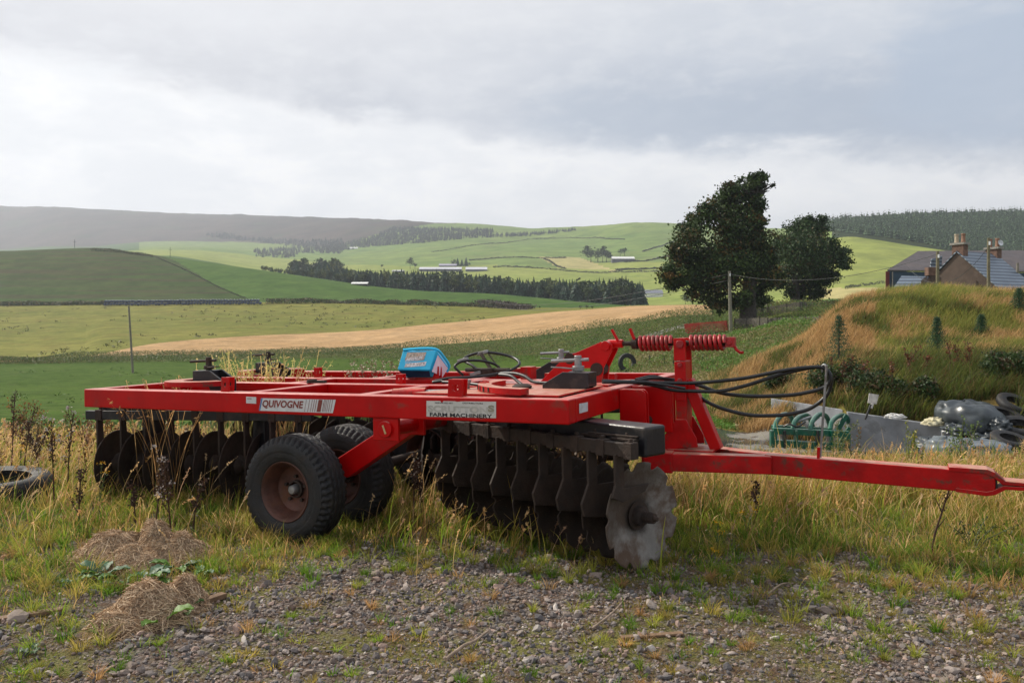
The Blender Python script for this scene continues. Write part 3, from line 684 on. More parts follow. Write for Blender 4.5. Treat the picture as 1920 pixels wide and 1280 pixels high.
# hydraulic cylinder between the frame and the rock shaft
m_ = M(); m_.cyl((-1.30, 1.0, -.24), (-.62, 1.15, -.20), .05); m_.build('hydraulic_ram', red_worn, HAR, smooth=40)
m_ = M(); m_.cyl((-1.62, .42, -.03), (-1.35, .46, -.02), .045, 20); m_.build('hydraulic_ram', red_worn, HAR, smooth=40)
m_ = M(); m_.cyl((-1.345, .46, -.02), (-1.10, .50, -.015), .028, 16); m_.build('ram_rod', steel, HAR, smooth=40)

# --- headstock: vertical cheek plates, post, brace, drawbar
def cheek(v0, du=.21, th=.022, top=-.012, bot=-.36):
    m_ = M(); r = .05; pts = [(.002, v0, bot), (.002, v0, top), (du - r, v0, top)]
    pts += [(du - r + r * math.sin(a_), v0, top - r + r * math.cos(a_)) for a_ in np.linspace(.3, math.pi / 2, 5)] + [(du, v0, bot)]
    m_.prism(pts, (0, th, 0)); m_.build('cheek_plate', red, HAR, bevel=.003)
for v0 in (1.00, 1.06, 1.30, 1.76, 1.83): cheek(v0, .205 if v0 != 1.30 else .32)
m_ = M(); m_.box((.004, 1.303, -.34), (.03, 1.549, -.02)); m_.build('cheek_plate', red_worn, HAR, bevel=.003)
m_ = M(); m_.cyl((.13, 1.02, -.27), (.13, 1.83, -.27), .035, 20); m_.build('hinge_pin', rust_d, HAR, smooth=40)
# post: two flat bars on a square tube
pt = U(1264, 634, v=1.34); pb = U(1286, 800, v=1.34); ua, ub = U(1264, 700, v=1.34)[0], U(1286, 700, v=1.34)[0]
m_ = M(); m_.box((ua, 1.34, U(1270, 676, v=1.34)[2] - .0), (ub, 1.362, pt[2])); m_.build('post_plate', red, HAR, bevel=.003)
m_ = M(); m_.box((ua, 1.52, -.05), (ub, 1.542, pt[2])); m_.build('post_plate', red, HAR, bevel=.003)
m_ = M(); m_.box((ua + .004, 1.352, -.50), (ub - .004, 1.53, U(1270, 676, v=1.34)[2] - .004)); m_.box((ua + .002, 1.341, -.12), (ub - .002, 1.3515, U(1270, 678, v=1.34)[2])); m_.build('post', red, HAR, bevel=.006)
m_ = M()
for yy in (645, 684, 713):
    c_ = U(1275, yy, v=1.34); rr = .030 if yy == 645 else .019; m_.cyl((c_[0], 1.322, c_[2]), (c_[0], 1.555, c_[2]), rr, 6 if yy != 645 else 20)
m_.build('bolt', red_spring, HAR, smooth=40, bevel=.003)
# gusset plates at the foot
for v0 in (1.315, 1.545):
    pts = [U(1243, 843, v=1.32), U(1246, 815, v=1.32), U(1268, 786, v=1.32), U(1286, 786, v=1.32), U(1306, 822, v=1.32), U(1308, 838, v=1.32)]
    m_ = M(); m_.prism([(p[0], v0, p[2]) for p in pts], (0, .018, 0)); m_.build('gusset', red_worn, HAR, bevel=.003)
# raking brace
m_ = M(); a_ = U(1290, 712, v=1.43); b_ = U(1345, 842, v=1.43); m_.beam((a_[0], 1.43, a_[2]), (b_[0], 1.43, b_[2]), .10, .085, up=(1, 0, 0)); m_.build('brace', red, HAR, bevel=.006)
# drawbar A frame
w0 = -.50
def tubebar(p, q, w=.12, h=.13, name='drawbar_arm', mat=None):
    m_ = M(); m_.beam(p, q, w, h); return m_.build(name, mat or red_worn, HAR, bevel=.008, seg=3)
hA = U(1214, 862, v=1.10); hitch_dir = None
zc0 = -.555; 
tubebar((.15, 1.13, zc0), (.36, 1.16, zc0 - .004), .14, .15)
tubebar((.30, 1.15, zc0), (1.02, 1.385, zc0 - .022)); tubebar((.15, 1.73, zc0), (1.02, 1.475, zc0 - .022))
m_ = M(); m_.box((.10, 1.2, zc0 - .062), (.27, 1.67, zc0 + .064)); m_.box((.27, 1.30, zc0 + .045), (.62, 1.56, zc0 + .068)); m_.build('drawbar_arm', red_worn, HAR, bevel=.006)
tubebar((.98, 1.43, zc0 - .021), (2.44, 1.43, zc0 - .066), .14, .142, 'drawbar_tube')
hz = zc0 - .066
def strap(px_, name='tongue_strap'):
    m_ = M(); pts = [U(x, y, v=1.352) for x, y in px_]; m_.prism([(p[0], 1.352, p[2]) for p in pts], (0, .156, 0)); m_.build(name, red_worn, HAR, bevel=.003)
strap([(1779, 875), (1852, 880), (1866, 886), (1885, 902), (1920, 905), (2060, 911), (2060, 917.5), (1920, 911.5), (1880, 909), (1862, 894), (1848, 888), (1779, 883)])
strap([(1792, 915), (1850, 922), (1862, 920), (1882, 911), (1920, 913), (2060, 919), (2060, 925.5), (1920, 920), (1886, 918), (1866, 928), (1850, 930), (1792, 922)])
m_ = M(); m_.lathe([(.03, 0), (.03, .05), (.07, .05), (.07, 0)], (3.02, 1.43, hz - .06), (0, 0, 1), 24, close=True); m_.build('towing_eye', steel, HAR, smooth=40)
m_ = M(); m_.box((2.442, 1.375, hz - .055), (2.452, 1.485, hz + .055)); m_.build('drawbar_end', black, HAR)

# lever, screw rod and springs
def lever(v0):
    px_ = [(1012, 716), (1062, 666), (1080, 661), (1126, 641), (1141, 641), (1148, 648), (1147, 657), (1131, 690), (1128, 722), (1108, 722), (1112, 690), (1086, 690), (1049, 722), (1042, 722)]
    pts = [U(x, y, v=1.36) for x, y in px_]; m_ = M(); m_.prism([(p[0], v0, p[2]) for p in pts], (0, .02, 0)); return m_.build('lever', red, HAR, bevel=.003)
lever(1.36); lever(1.50)
q = [U(x, y, v=1.36) for x, y in ((1136, 648), (1068, 672), (1119, 692))]
m_ = M(); m_.cyl((q[0][0], 1.335, q[0][2]), (q[0][0], 1.545, q[0][2]), .038, 24); m_.build('lever_pin', red, HAR, smooth=40, bevel=.003)
m_ = M(); m_.cyl((q[1][0], 1.35, q[1][2]), (q[1][0], 1.53, q[1][2]), .045, 24); m_.cyl((q[2][0], 1.35, q[2][2]), (q[2][0], 1.53, q[2][2]), .052, 24); m_.build('lever_bush', rust_d, HAR, smooth=40)
wS = .318; vS = 1.445
uS = lambda x: U(x, 643, v=vS)[0]
m_ = M(); m_.cyl((uS(1140), vS, wS), (uS(1168), vS, wS), .034); m_.build('yoke_sleeve', red, HAR, smooth=40, bevel=.004)
m_ = M(); m_.cyl((uS(1150), vS, wS), (uS(1372), vS, wS), .019); m_.cyl((uS(1186), vS, wS), (uS(1196), vS, wS), .045); m_.build('screw_rod', rust, HAR, smooth=40)
m_ = M(); m_.tube([(uS(1163), vS - .02, wS + .0), (uS(1150), vS - .03, wS + .115)], .012, 8); m_.tube([(uS(1192), vS - .02, wS + .02), (uS(1184), vS - .03, wS + .12)], .013, 8); m_.build('turning_lug', red, HAR, smooth=40)
def spring(x0, x1, n, R=.056, r=.0165):
    u0, u1 = uS(x0), uS(x1); m_ = M(); k = int(n * 18); pts = []
    for i in range(k + 1):
        t = i / k; a_ = 2 * math.pi * n * t; pts.append((u0 + (u1 - u0) * t, vS + R * math.cos(a_), wS + R * math.sin(a_)))
    m_.tube(pts, r, 10); m_.build('coil_spring', red_spring, HAR, smooth=60)
spring(1199, 1260, 7.5, .050, .0145); spring(1294, 1361, 7.5, .050, .0145)
m_ = M(); m_.box((uS(1361), vS - .035, wS - .035), (uS(1379), vS + .035, wS + .04)); m_.cyl((uS(1369), vS - .05, wS), (uS(1369), vS + .05, wS), .022, 6); m_.build('rod_end', red_spring, HAR, bevel=.004)
m_ = M(); m_.tube([(uS(1376), vS, wS - .025), (uS(1381), vS - .01, wS - .055), (uS(1388), vS - .02, wS - .075), (uS(1394), vS - .03, wS - .075)], .012, 8); m_.build('latch_hook', red_worn, HAR, smooth=50)

# --- hoses
def smooth_path(pts, n=10):
    pts = np.array(pts, float); x = np.arange(len(pts)); xi = np.linspace(0, len(pts) - 1, (len(pts) - 1) * n + 1)
    out = []
    P_ = np.vstack([2 * pts[0] - pts[1], pts, 2 * pts[-1] - pts[-2]])
    for t in xi:
        i = min(int(t), len(pts) - 2); f_ = t - i; p0, p1, p2, p3 = P_[i], P_[i + 1], P_[i + 2], P_[i + 3]
        out.append(.5 * ((2 * p1) + (-p0 + p2) * f_ + (2 * p0 - 5 * p1 + 4 * p2 - p3) * f_ ** 2 + (-p0 + 3 * p1 - 3 * p2 + p3) * f_ ** 3))
    return out
def hose(pp, r=.014, name='hydraulic_hose', mat=None):
    pts = [U(x, y, v=v_) for x, y, v_ in pp]; m_ = M(); m_.tube(smooth_path(pts, 8), r, 10); return m_.build(name, mat or hose_m, HAR, smooth=60)
hose([(1130, 714, .9), (1190, 716, 1.1), (1230, 717, 1.2), (1290, 718, 1.28), (1340, 715, 1.3), (1400, 708, 1.32), (1460, 696, 1.35), (1510, 689, 1.4), (1542, 690, 1.43), (1558, 706, 1.46), (1552, 738, 1.47), (1520, 765, 1.45), (1480, 776, 1.42), (1440, 779, 1.4), (1400, 777, 1.38), (1350, 764, 1.4), (1316, 747, 1.45), (1296, 728, 1.5), (1262, 716, 1.45), (1226, 706, 1.35), (1192, 712, 1.2)])
hose([(1130, 716, .88), (1190, 717, 1.1), (1225, 722, 1.2), (1262, 731, 1.26), (1300, 733, 1.28), (1350, 733, 1.3), (1400, 722, 1.33), (1450, 706, 1.36), (1500, 693, 1.4), (1538, 688, 1.42), (1555, 700, 1.42), (1549, 724, 1.42), (1500, 738, 1.4), (1450, 742, 1.38), (1400, 742, 1.36), (1350, 736, 1.37), (1310, 722, 1.4), (1262, 712, 1.42), (1225, 709, 1.3), (1195, 714, 1.15)])
hose([(1210, 716, 1.15), (1250, 722, 1.2), (1285, 728, 1.22)], .011)
# hose hook rod
m_ = M(); a_ = U(1538, 857, v=1.40); b_ = U(1549, 700, v=1.40)
hk = [(a_[0], 1.40, a_[2]), (b_[0], 1.40, b_[2]), (b_[0] + .002, 1.40, b_[2] + .045), (b_[0] - .012, 1.41, b_[2] + .062), (b_[0] - .03, 1.42, b_[2] + .045), (b_[0] - .028, 1.43, b_[2] + .01)]
m_.tube(smooth_path(hk, 6), .0085, 8); m_.build('hose_hook', steel, HAR, smooth=60)
m_ = M(); m_.beam((a_[0] - .012, 1.385, a_[2] - .01), (a_[0] - .008, 1.385, a_[2] + .075), .02, .02, up=(1, 0, 0)); m_.build('hook_socket', red, HAR)
# coiled hoses lying on the deck
hose([(830, 714, .9), (812, 716, .9), (840, 709, .95), (880, 707, 1.0), (920, 703, 1.1), (955, 695, 1.2), (974, 682, 1.3), (962, 670, 1.4), (930, 662, 1.4), (900, 661, 1.38), (876, 668, 1.35), (870, 676, 1.3), (884, 684, 1.25), (897, 694, 1.22)], .012)
hose([(868, 703, 1.1), (858, 694, 1.05), (853, 686, 1.05), (868, 677, 1.1), (900, 676, 1.2), (928, 683, 1.3), (938, 694, 1.35), (930, 700, 1.4)], .011)
hose([(936, 700, 1.15), (965, 700, 1.1), (985, 706, 1.05), (1002, 716, 1.0), (1040, 718, .95), (1060, 718, .95)], .013)
hose([(936, 702, 1.05), (958, 705, 1.0), (972, 716, .95), (985, 726, .9)], .013)
hose([(830, 716, .85), (850, 717, .8), (880, 719, .75), (905, 722, .7), (918, 722, .72), (914, 716, .75)], .012)
m_ = M()
for (x, y, v_, dx_) in ((868, 675, 1.2, 1), (905, 661, 1.38, 1), (892, 700, 1.2, 0)):
    p = U(x, y, v=v_); m_.beam(p - np.array([.05, 0, .012]), p + np.array([.05, 0, .012]), .028, .028)
m_.build('hose_fitting', steel, HAR, bevel=.004)
m_ = M(); vb = 1.25; p = U(912, 700, v=vb)
m_.box(p - np.array([.09, .05, .03]), p + np.array([.07, .05, .045])); m_.cyl(p + np.array([-.2, 0, .03]), p + np.array([.22, 0, .03]), .018, 10)
m_.build('valve_block', rust_d, HAR, bevel=.006)
m_ = M(); p2 = U(905, 663, v=1.36); m_.beam((p2[0], 1.33, p2[2]), (p[0] + .03, 1.27, p[2] + .04), .012, .03); m_.beam((p2[0] + .05, 1.37, p2[2]), (p[0] + .10, 1.29, p[2] + .04), .008, .008); m_.build('hose_stand', rust, HAR)
m_ = M(); m_.cyl((-1.72, 1.62, .06), (-1.30, 1.60, .055), .022, 12); m_.build('ram_rod', red_worn, HAR, smooth=40)
m_ = M(); m_.box((-.95, 1.78, .0), (-.3, 1.86, .055)); m_.box((-1.1, 1.6, .01), (-1.0, 1.72, .12)); m_.build('deck_rail', red_worn, HAR, bevel=.004)
m_ = M(); m_.cyl((-1.02, .5, .0), (-1.02, .5, .06), .022, 12); m_.cyl((-1.02, .5, .06), (-1.02, .5, .085), .034, 6); m_.build('grease_bolt', steel, HAR, smooth=40)
m_ = M(); m_.lathe([(0, .0), (.07, .0), (.075, .015), (.05, .03), (0, .032)], (-.62, .62, .018), (0, 0, 1), 24); m_.build('deck_cap', rust, HAR, smooth=40)
m_ = M(); m_.prism([(-2.95, .97 + .05, .0), (-2.80, .97 + .06, .0), (-2.82, 1.1, .0), (-2.97, 1.1, .0)], (0, 0, .02)); m_.lathe([(0, 0), (.05, 0), (.045, .03), (0, .034)], (-2.95, 1.05, 0), (0, 0, 1), 16); m_.build('deck_cap', rust, HAR)

# --- stickers and lettering on the front beam
def text_mesh(body, size, bold=0.0, shear=0.0, sx=1.0, space=1.0):
    cu = bpy.data.curves.new('t', 'FONT'); cu.body = body; cu.size = size; cu.offset = bold; cu.space_character = space
    cu.resolution_u = 3; cu.extrude = 0
    o = bpy.data.objects.new('t', cu); COL.objects.link(o); bpy.context.view_layer.update()
    dg = bpy.context.evaluated_depsgraph_get(); me = bpy.data.meshes.new_from_object(o.evaluated_get(dg)); bpy.data.objects.remove(o)
    co = np.empty(len(me.vertices) * 3, dtype=np.float32); me.vertices.foreach_get('co', co); co = co.reshape(-1, 3)
    co[:, 0] -= co[:, 0].min(); co[:, 1] -= co[:, 1].min(); co[:, 0] += shear * 1.6 * co[:, 1]; co[:, 0] -= co[:, 0].min()
    return me, co
def lettering(body, mat, x0, z0, width, height, depth_v, parent, bold=0, shear=0, name='lettering', face='v', rotm=None):
    me, co = text_mesh(body, 1.0, bold, shear); co[:, 0] *= width / co[:, 0].max(); co[:, 1] *= height / co[:, 1].max()
    V = np.stack([x0 + co[:, 0], np.full(len(co), depth_v), z0 + co[:, 1]], 1)
    if rotm is not None: V = rotm(co)
    me.vertices.foreach_set('co', V.astype(np.float32).ravel()); me.materials.clear(); me.materials.append(mat); me.update()
    me.name = name; return new_obj(name, me, parent)
def plate(pts, y, name, mat, parent):
    me = bpy.data.meshes.new(name); me.from_pydata([(p[0], y, p[1]) for p in pts], [], [tuple(range(len(pts)))]); me.materials.append(mat); return new_obj(name, me, parent)
darkred = pmat('faded_dark_red_ink', (.20, .03, .02), .5, var=.2, bump=0); ink = pmat('black_ink', (.015, .015, .02), .5, var=.1, bump=0)
faded = pmat('faded_letter_ink', (.43, .415, .37), .6, var=.15, bump=0); blue = pmat('blue_ink', (.03, .16, .42), .4, bump=0); khaki = pmat('khaki_ink', (.27, .25, .18), .6, bump=0)
def UW(x, y): p = U(x, y, v=0); return (p[0], p[2] + GH)
q = [UW(490, 746), UW(630, 749), UW(624.5, 774), UW(486, 769.5)]
st = plate(q, -.0030, 'maker_sticker', white_st, HAR)
q2 = [UW(490.5, 746.2), UW(493, 746.3), UW(488.5, 769.4), UW(486.3, 769.3)]; plate(q2, -.0036, 'blue_edge', blue, st)
x0, z0 = UW(491, 766.5); x1, _ = UW(571, 768); zt = UW(530, 750.5)[1]; zb = UW(530, 766.8)[1]
lettering('QUIVOGNE', darkred, x0 + .01, zb + .001, x1 - x0 - .015, zt - zb, -.0042, st, bold=.035, shear=.12)
mb_ = MB()
for (xa, w_) in ((575, .8), (581, 1), (586, 1), (590, 1.2), (594, 1.3), (598, 9), (608.5, 1.2), (611, 1), (613.5, 1), (616.5, 1), (620, 1), (624, 1.1)):
    a_ = UW(xa, 749); b_ = UW(xa - 4, 772.5); wd = w_ * .0042; k = (b_[0] - a_[0])
    zt_, zb_ = UW(xa, 748.4)[1] - .002, UW(xa, 772.5)[1] + .003
    mb_.add([(a_[0], -.0042, zt_), (a_[0] + wd, -.0042, zt_), (a_[0] + wd + k, -.0042, zb_), (a_[0] + k, -.0042, zb_)], [(0, 1, 2, 3)])
mb_.build('stripe_print', darkred, st)
q = [UW(800, 751), UW(930.5, 752.5), UW(930.5, 783.5), UW(800, 780.5)]
q = [q[0], UW(826, 751.4), UW(829, 755.5), UW(832, 751.5), UW(853, 751.8), UW(858, 753), UW(866, 752)] + q[1:]
st2 = plate(q, -.0030, 'dealer_sticker', pmat('aged_sticker', (.58, .56, .52), .5, var=.08, scale=9, tint=(.42, .30, .16), tintamt=.5, tintscale=11, thresh=(.5, .7), bump=0), HAR)
def line(body, xa, xb, yb, yt, mat, bold, parent=st2, d=-.0042):
    a_ = UW(xa, yb); b_ = UW(xb, yb); t_ = UW(xa, yt); lettering(body, mat, a_[0], a_[1], b_[0] - a_[0], t_[1] - a_[1], d, parent, bold=bold)
line('FARM MACHINERY', 806.5, 923.5, 780.0, 772.6, ink, .03)
line('SCRUTTONS', 803, 927, 771.6, 759.5, faded, .045); line('S', 915.5, 927.5, 771.8, 759.2, khaki, .05, d=-.0046)
line('SERVICED BY', 816, 850, 755.9, 753.3, ink, .02); line('DISTRIBUTORS', 868, 906, 756.5, 753.7, ink, .02)
plate([UW(462, 743), UW(481, 744), UW(481, 756.5), UW(462, 755.5)], -.003, 'small_sticker', white_st, HAR)
plate([UW(464, 746.2), UW(472.5, 746.6), UW(472.5, 747.8), UW(464, 747.4)], -.0036, 'ink_line', darkred, HAR)
a_, b_, c_, d_ = [U(x, y, u=0.0) for x, y in ((1085, 756.5), (1101.5, 753.5), (1101.5, 770.5), (1085.5, 775))]
m_ = M(); m_.add([p + np.array([.003, 0, 0]) for p in (a_, b_, c_, d_)], [(0, 1, 2, 3)]); m_.build('small_sticker', white_st, HAR)

# --- blue lick bucket lying on the frame
tub_blue = pmat('bright_blue_plastic', (.03, .60, .95), .38, var=.08, bump=.03, spec=.5); tub_wht = pmat('pale_label_paper', (.85, .82, .92), .5, var=.06, bump=.02)
tub_shade = pmat('dark_blue_shaded_plastic', (.015, .05, .12), .45, bump=.03)  # underside shade put into a darker copy of the tub blue
BK = empty('feed_bucket', loc=Vector(MW((-2.18, 1.74, .0))))
tag(BK, 'bright blue rectangular plastic feed tub with white lettering lying on the red frame', 'bucket')
def WP(x, y, Z): return P(x, y, Z) - np.array(BK.location)
Zb = U(790, 705, v=1.70); Zb = (MO + mu * Zb[0] + mv * Zb[1] + mw * Zb[2])[1]
Zn, Zf = Zb - .05, Zb + .13
# tub lies on its side: broad rim to the upper right/back, base towards lower left
rim = [WP(754, 653, Zn), WP(817, 652.5, Zn + .02), WP(843.5, 681, Zn + .14), WP(833, 707, Zf + .03), WP(800, 700, Zf + .2), WP(748, 690, Zf + .16)]
fr_ = [WP(757, 664, Zn - .02), WP(803, 661, Zn - .03), WP(809, 692, Zn - .05), WP(745, 692, Zn - .03)]
A1, A2, A3, A4 = WP(756, 658, Zn), WP(818, 657, Zn), WP(806, 693, Zn - .06), WP(745, 692, Zn - .03)     # labelled side
_n = np.cross(A3 - A4, A1 - A4); _c = np.array([0, 0, H]) - np.array(BK.location); A2 = _c + (A2 - _c) * (((A1 - _c) @ _n) / ((A2 - _c) @ _n))
B1, B2, B3 = WP(840, 688, Zn + .13), WP(829, 708, Zn + .12), WP(808, 706, Zn + .0)                      # end panel to the right
C1, C2 = WP(764, 708, Zn + .03), WP(838, 700, Zn + .2)
D1, D2, D3 = WP(756, 656, Zf + .14), WP(824, 660, Zf + .2), WP(842, 684, Zf + .22)
m_ = MB(); m_.add([A1, A2, A3, A4, B1, B2, C1, B3, D1, D2, D3, WP(760, 706, Zf + .12)],
   [(0, 1, 2, 3), (1, 4, 5, 7, 2), (3, 2, 7, 6), (0, 8, 9, 1), (1, 9, 10, 4), (0, 3, 6, 11, 8), (8, 11, 5, 10, 9), (4, 10, 5), (6, 7, 5, 11)])
tubb = m_.build('tub', tub_blue, BK, bevel=.006, seg=3)
m_ = MB(); m_.tube(smooth_path([WP(756, 656, Zn - .005), WP(790, 653.5, Zn - .01), WP(818, 655, Zn - .005), WP(832, 669, Zn + .05), WP(842, 685, Zn + .11), WP(838, 697, Zn + .12)], 6), .013, 8); m_.build('tub_rim', tub_blue, BK, smooth=60)
m_ = MB(); e_ = np.array([0, -.004, 0]); m_.add([p + np.array([.012, -.03, 0]) for p in (WP(819, 665, Zn + .012), WP(838, 690, Zn + .115), WP(828, 706, Zn + .105), WP(808, 696, Zn - .04))], [(0, 1, 2, 3)]); m_.build('end_label', tub_wht, BK)
m_ = MB(); m_.add([p + np.array([0, -.004, -.003]) for p in (WP(746, 693.5, Zn - .035), WP(805, 694.5, Zn - .062), WP(807, 705, Zn - .005), WP(765, 707, Zn + .02))], [(0, 1, 2, 3)]); m_.build('tub_base_shade', tub_shade, BK)
def tub_uv(s, t, lift=.004):      # position on the labelled side
    p = (A4 * (1 - s) + A3 * s) * (1 - t) + (A1 * (1 - s) + A2 * s) * t; n_ = np.cross(A3 - A4, A1 - A4); n_ /= np.linalg.norm(n_); 
    if n_[1] > 0: n_ = -n_
    return p + n_ * lift
lab = pmat('printed_label_picture', (.50, .44, .36), .5, var=.5, scale=55, tint=(.60, .25, .12), tintamt=.7, tintscale=30, bump=0); lab2 = pmat('printed_label_farm', (.75, .73, .70), .5, var=.4, scale=60, tint=(.15, .15, .15), tintamt=.7, tintscale=35, bump=0)
def decal(s0_, t0, s1_, t1, name, mat, sk=0):
    m_ = MB(); m_.add([tub_uv(s0_, t0), tub_uv(s1_, t0 + sk), tub_uv(s1_, t1 + sk), tub_uv(s0_, t1)], [(0, 1, 2, 3)]); m_.build(name, mat, BK)
decal(.14, .50, .72, .92, 'picture_print', lab); decal(.20, .10, .82, .32, 'picture_print', lab2, .10)
wht = pmat('white_ink', (.80, .80, .80), .5, bump=0, var=.03)
def on_tub(body, s0_, t0, s1_, t1, slope, bold):
    me, co = text_mesh(body, 1.0, bold, .2); X_ = co[:, 0] / co[:, 0].max(); Y_ = co[:, 1] / co[:, 1].max()
    V = np.array([tub_uv(s0_ + (s1_ - s0_) * a_, t0 + (t1 - t0) * b_ + slope * a_, .007) for a_, b_ in zip(X_, Y_)], dtype=np.float32)
    me.vertices.foreach_set('co', V.ravel()); me.materials.clear(); me.materials.append(wht); me.update(); me.name = 'lettering'; new_obj('lettering', me, BK)
on_tub('MEGALIX', .17, .42, .68, .60, .14, .06)
decal(.17, .36, .70, .385, 'underline_print', wht, .14)
# ------------------------------------------------------------------ vegetation builders
grass_m = pmat('grass_blades', (.1, .1, .1), rough=.55, attr=True, var=0, bump=0, spec=.25, transl=.52)
leaf_m = pmat('leaves', (.1, .1, .1), rough=.55, attr=True, var=0, bump=0, spec=.3, transl=.25)
leafdark_m = pmat('tree_leaves', (.1, .1, .1), rough=.6, attr=True, var=0, bump=0, spec=.2, transl=.12)
bark_m = pmat('bark', (.05, .042, .034), rough=.9, var=.4, scale=4, bump=.5, bscale=14)
stalk_m = pmat('dead_stalks', (.06, .03, .02), rough=.8, attr=True, var=.2, scale=30, bump=0)
stone_m = pmat('gravel_stones', (.2, .2, .2), rough=.8, attr=True, var=.25, scale=45, bump=.25, bscale=90, spec=.3)
def unit(n): return n / (np.linalg.norm(n, axis=-1, keepdims=True) + 1e-9)
def blade_arrays(pos, L, Wd, col, lean, bend, seg=3, tipcol=None, head=0):
    """curved tapering blades: pos (n,3), L, Wd (n,), col (n,3), lean azimuth (n,), bend 0..1 (n,)"""
    n = len(pos); d = np.stack([np.cos(lean), np.sin(lean), np.zeros(n)], 1); a = rng.uniform(0, 2 * np.pi, n); side = np.stack([np.cos(a), np.sin(a), np.zeros(n)], 1)
    Vs = []; Cs = []; tipcol = col if tipcol is None else tipcol
    for k in range(seg + 1):
        t = k / seg; ang = bend * t * 1.3
        h = L * t * np.cos(ang * .75); r = L * t * np.sin(ang * .75) + L * .0
        c = pos + d * r[:, None]; c[:, 2] += h
        w = Wd * (1 - t) ** .6 * .5 if not head else Wd * .5 * np.ones(n)
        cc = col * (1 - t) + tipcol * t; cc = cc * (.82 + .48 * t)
        if k < seg or head: Vs += [c - side * w[:, None], c + side * w[:, None]]; Cs += [cc, cc]
        else: Vs.append(c); Cs.append(cc)
    m = len(Vs); V = np.stack(Vs, 1).reshape(-1, 3); C = np.stack(Cs, 1).reshape(-1, 3); b = np.arange(n)[:, None] * m; Q = []
    for k in range(seg if head else seg - 1): Q.append(np.concatenate([b + 2 * k, b + 2 * k + 1, b + 2 * k + 3], 1)); Q.append(np.concatenate([b + 2 * k, b + 2 * k + 3, b + 2 * k + 2], 1))
    if not head: Q.append(np.concatenate([b + 2 * seg - 2, b + 2 * seg - 1, b + 2 * seg], 1))
    return V, np.concatenate(Q), C
def tip_of(pos, L, lean, bend, t=1.0):
    ang = bend * t * 1.3; c = pos.copy(); r = L * t * np.sin(ang * .75); c[:, 0] += np.cos(lean) * r; c[:, 1] += np.sin(lean) * r; c[:, 2] += L * t * np.cos(ang * .75); return c
def quads_arrays(c, size, col, asp=.6, nrm=None):
    n = len(c); a = unit(rng.normal(size=(n, 3))); b = unit(np.cross(a, rng.normal(size=(n, 3)))); s_ = np.asarray(size)[:, None] * .5
    V = np.stack([c - a * s_, c + b * s_ * asp, c + a * s_, c - b * s_ * asp], 1).reshape(-1, 3)
    i = np.arange(n)[:, None] * 4; Q = np.concatenate([np.concatenate([i, i + 1, i + 2], 1), np.concatenate([i, i + 2, i + 3], 1)]); return V, Q, np.repeat(col, 4, 0)
class Bag:
    def __init__(s): s.V = []; s.Q = []; s.C = []; s.n = 0
    def add(s, t):
        V, Q, C = t; s.V.append(V); s.Q.append(Q + s.n); s.C.append(C); s.n += len(V)
    def build(s, name, mat, smooth=False, parent=None, make=True):
        return np_mesh(name, np.concatenate(s.V), np.concatenate(s.Q), mat, col=np.clip(np.concatenate(s.C), .002, 1), smooth=smooth, parent=parent, make=make)
def pal(n, cols_, w=None, jit=.18):
    cols_ = np.array(cols_); i = rng.choice(len(cols_), n, p=None if w is None else np.array(w) / sum(w)); c = cols_[i]
    return c * (1 + rng.normal(0, jit, (n, 1))).clip(.4, 1.8)
GREEN = [(.09, .18, .018), (.15, .25, .025), (.25, .31, .04), (.07, .13, .02)]
OLIVE = [(.29, .25, .05), (.38, .28, .07), (.20, .21, .04)]
STRAW = [(.56, .34, .14), (.68, .46, .22), (.44, .25, .10), (.50, .34, .16)]

# density of the near sward, from where the gravel gives way to grass
bx = np.array([-200, 0, 150, 300, 420, 520, 700, 900, 1000, 1100, 1200, 1300, 1450, 1600, 1900, 2200])
bY = np.array([3.9, 3.95, 4.1, 4.25, 4.4, 4.7, 5.2, 5.3, 5.15, 5.1, 5.0, 4.75, 4.45, 4.35, 4.25, 4.2])
def edge_d(x, y): return y - np.interp(CX + F * x / y, bx, bY)
def scatter(n, x0, x1, y0, y1, dens, pxlim=(-260, 2180)):
    x = rng.uniform(x0, x1, n); y = rng.uniform(y0, y1, n); px = CX + F * x / y
    py = Y0 + 1.64 * F / y; clr = (((px - 250) / 122) ** 2 + ((py - 1048) / 32) ** 2 < 1) | (((px - 268) / 92) ** 2 + ((py - 1162) / 38) ** 2 < 1) | (((px - 250) / 130) ** 2 + ((py - 1085) / 22) ** 2 < 1) & (rng.random(n) < .6)
    k = ~clr & (px > pxlim[0]) & (px < pxlim[1]) & (rng.random(n) < dens(x, y)); x, y = x[k], y[k]; return x, y
def pos3(x, y, dz=-.01): return np.stack([x, y, gz(x, y) + dz], 1)

# 1 --- short and medium green grass of the verge
def d1(x, y):
    e = edge_d(x, y) + (fbm(x, y, .8, 11) - .5) * 2.6
    patch = fbm(x, y, 2.2, 12)
    bare = np.maximum(sstep(fbm(x, y, .55, 77), .50, .60) * (x > 1.2) * (y < 7.2) * .75, np.exp(-(((CX + F * x / y) - 1700) / 120.) ** 2 - ((y - 6.85) / .45) ** 2))
    return np.clip(sstep(e, -.2, 1.5) * (.22 + 1.1 * sstep(patch, .40, .6)) + .5 * sstep(fbm(x, y, 1.4, 15), .52, .60), 0, 1) * (1 - bare)
bag = Bag()
x, y = scatter(420000, -8, 9, 3.4, 13.5, d1)
n = len(x); e = sstep(edge_d(x, y), 0, 2.2); L = (.03 + (.12 - .035 * (x < .5)) * e) * rng.gamma(4, .25, n); tallr = sstep(y, 6.6, 8.0) * (x > .6); L *= (1 + .5 * tallr * (1 - sstep(y, 7.6, 9)))
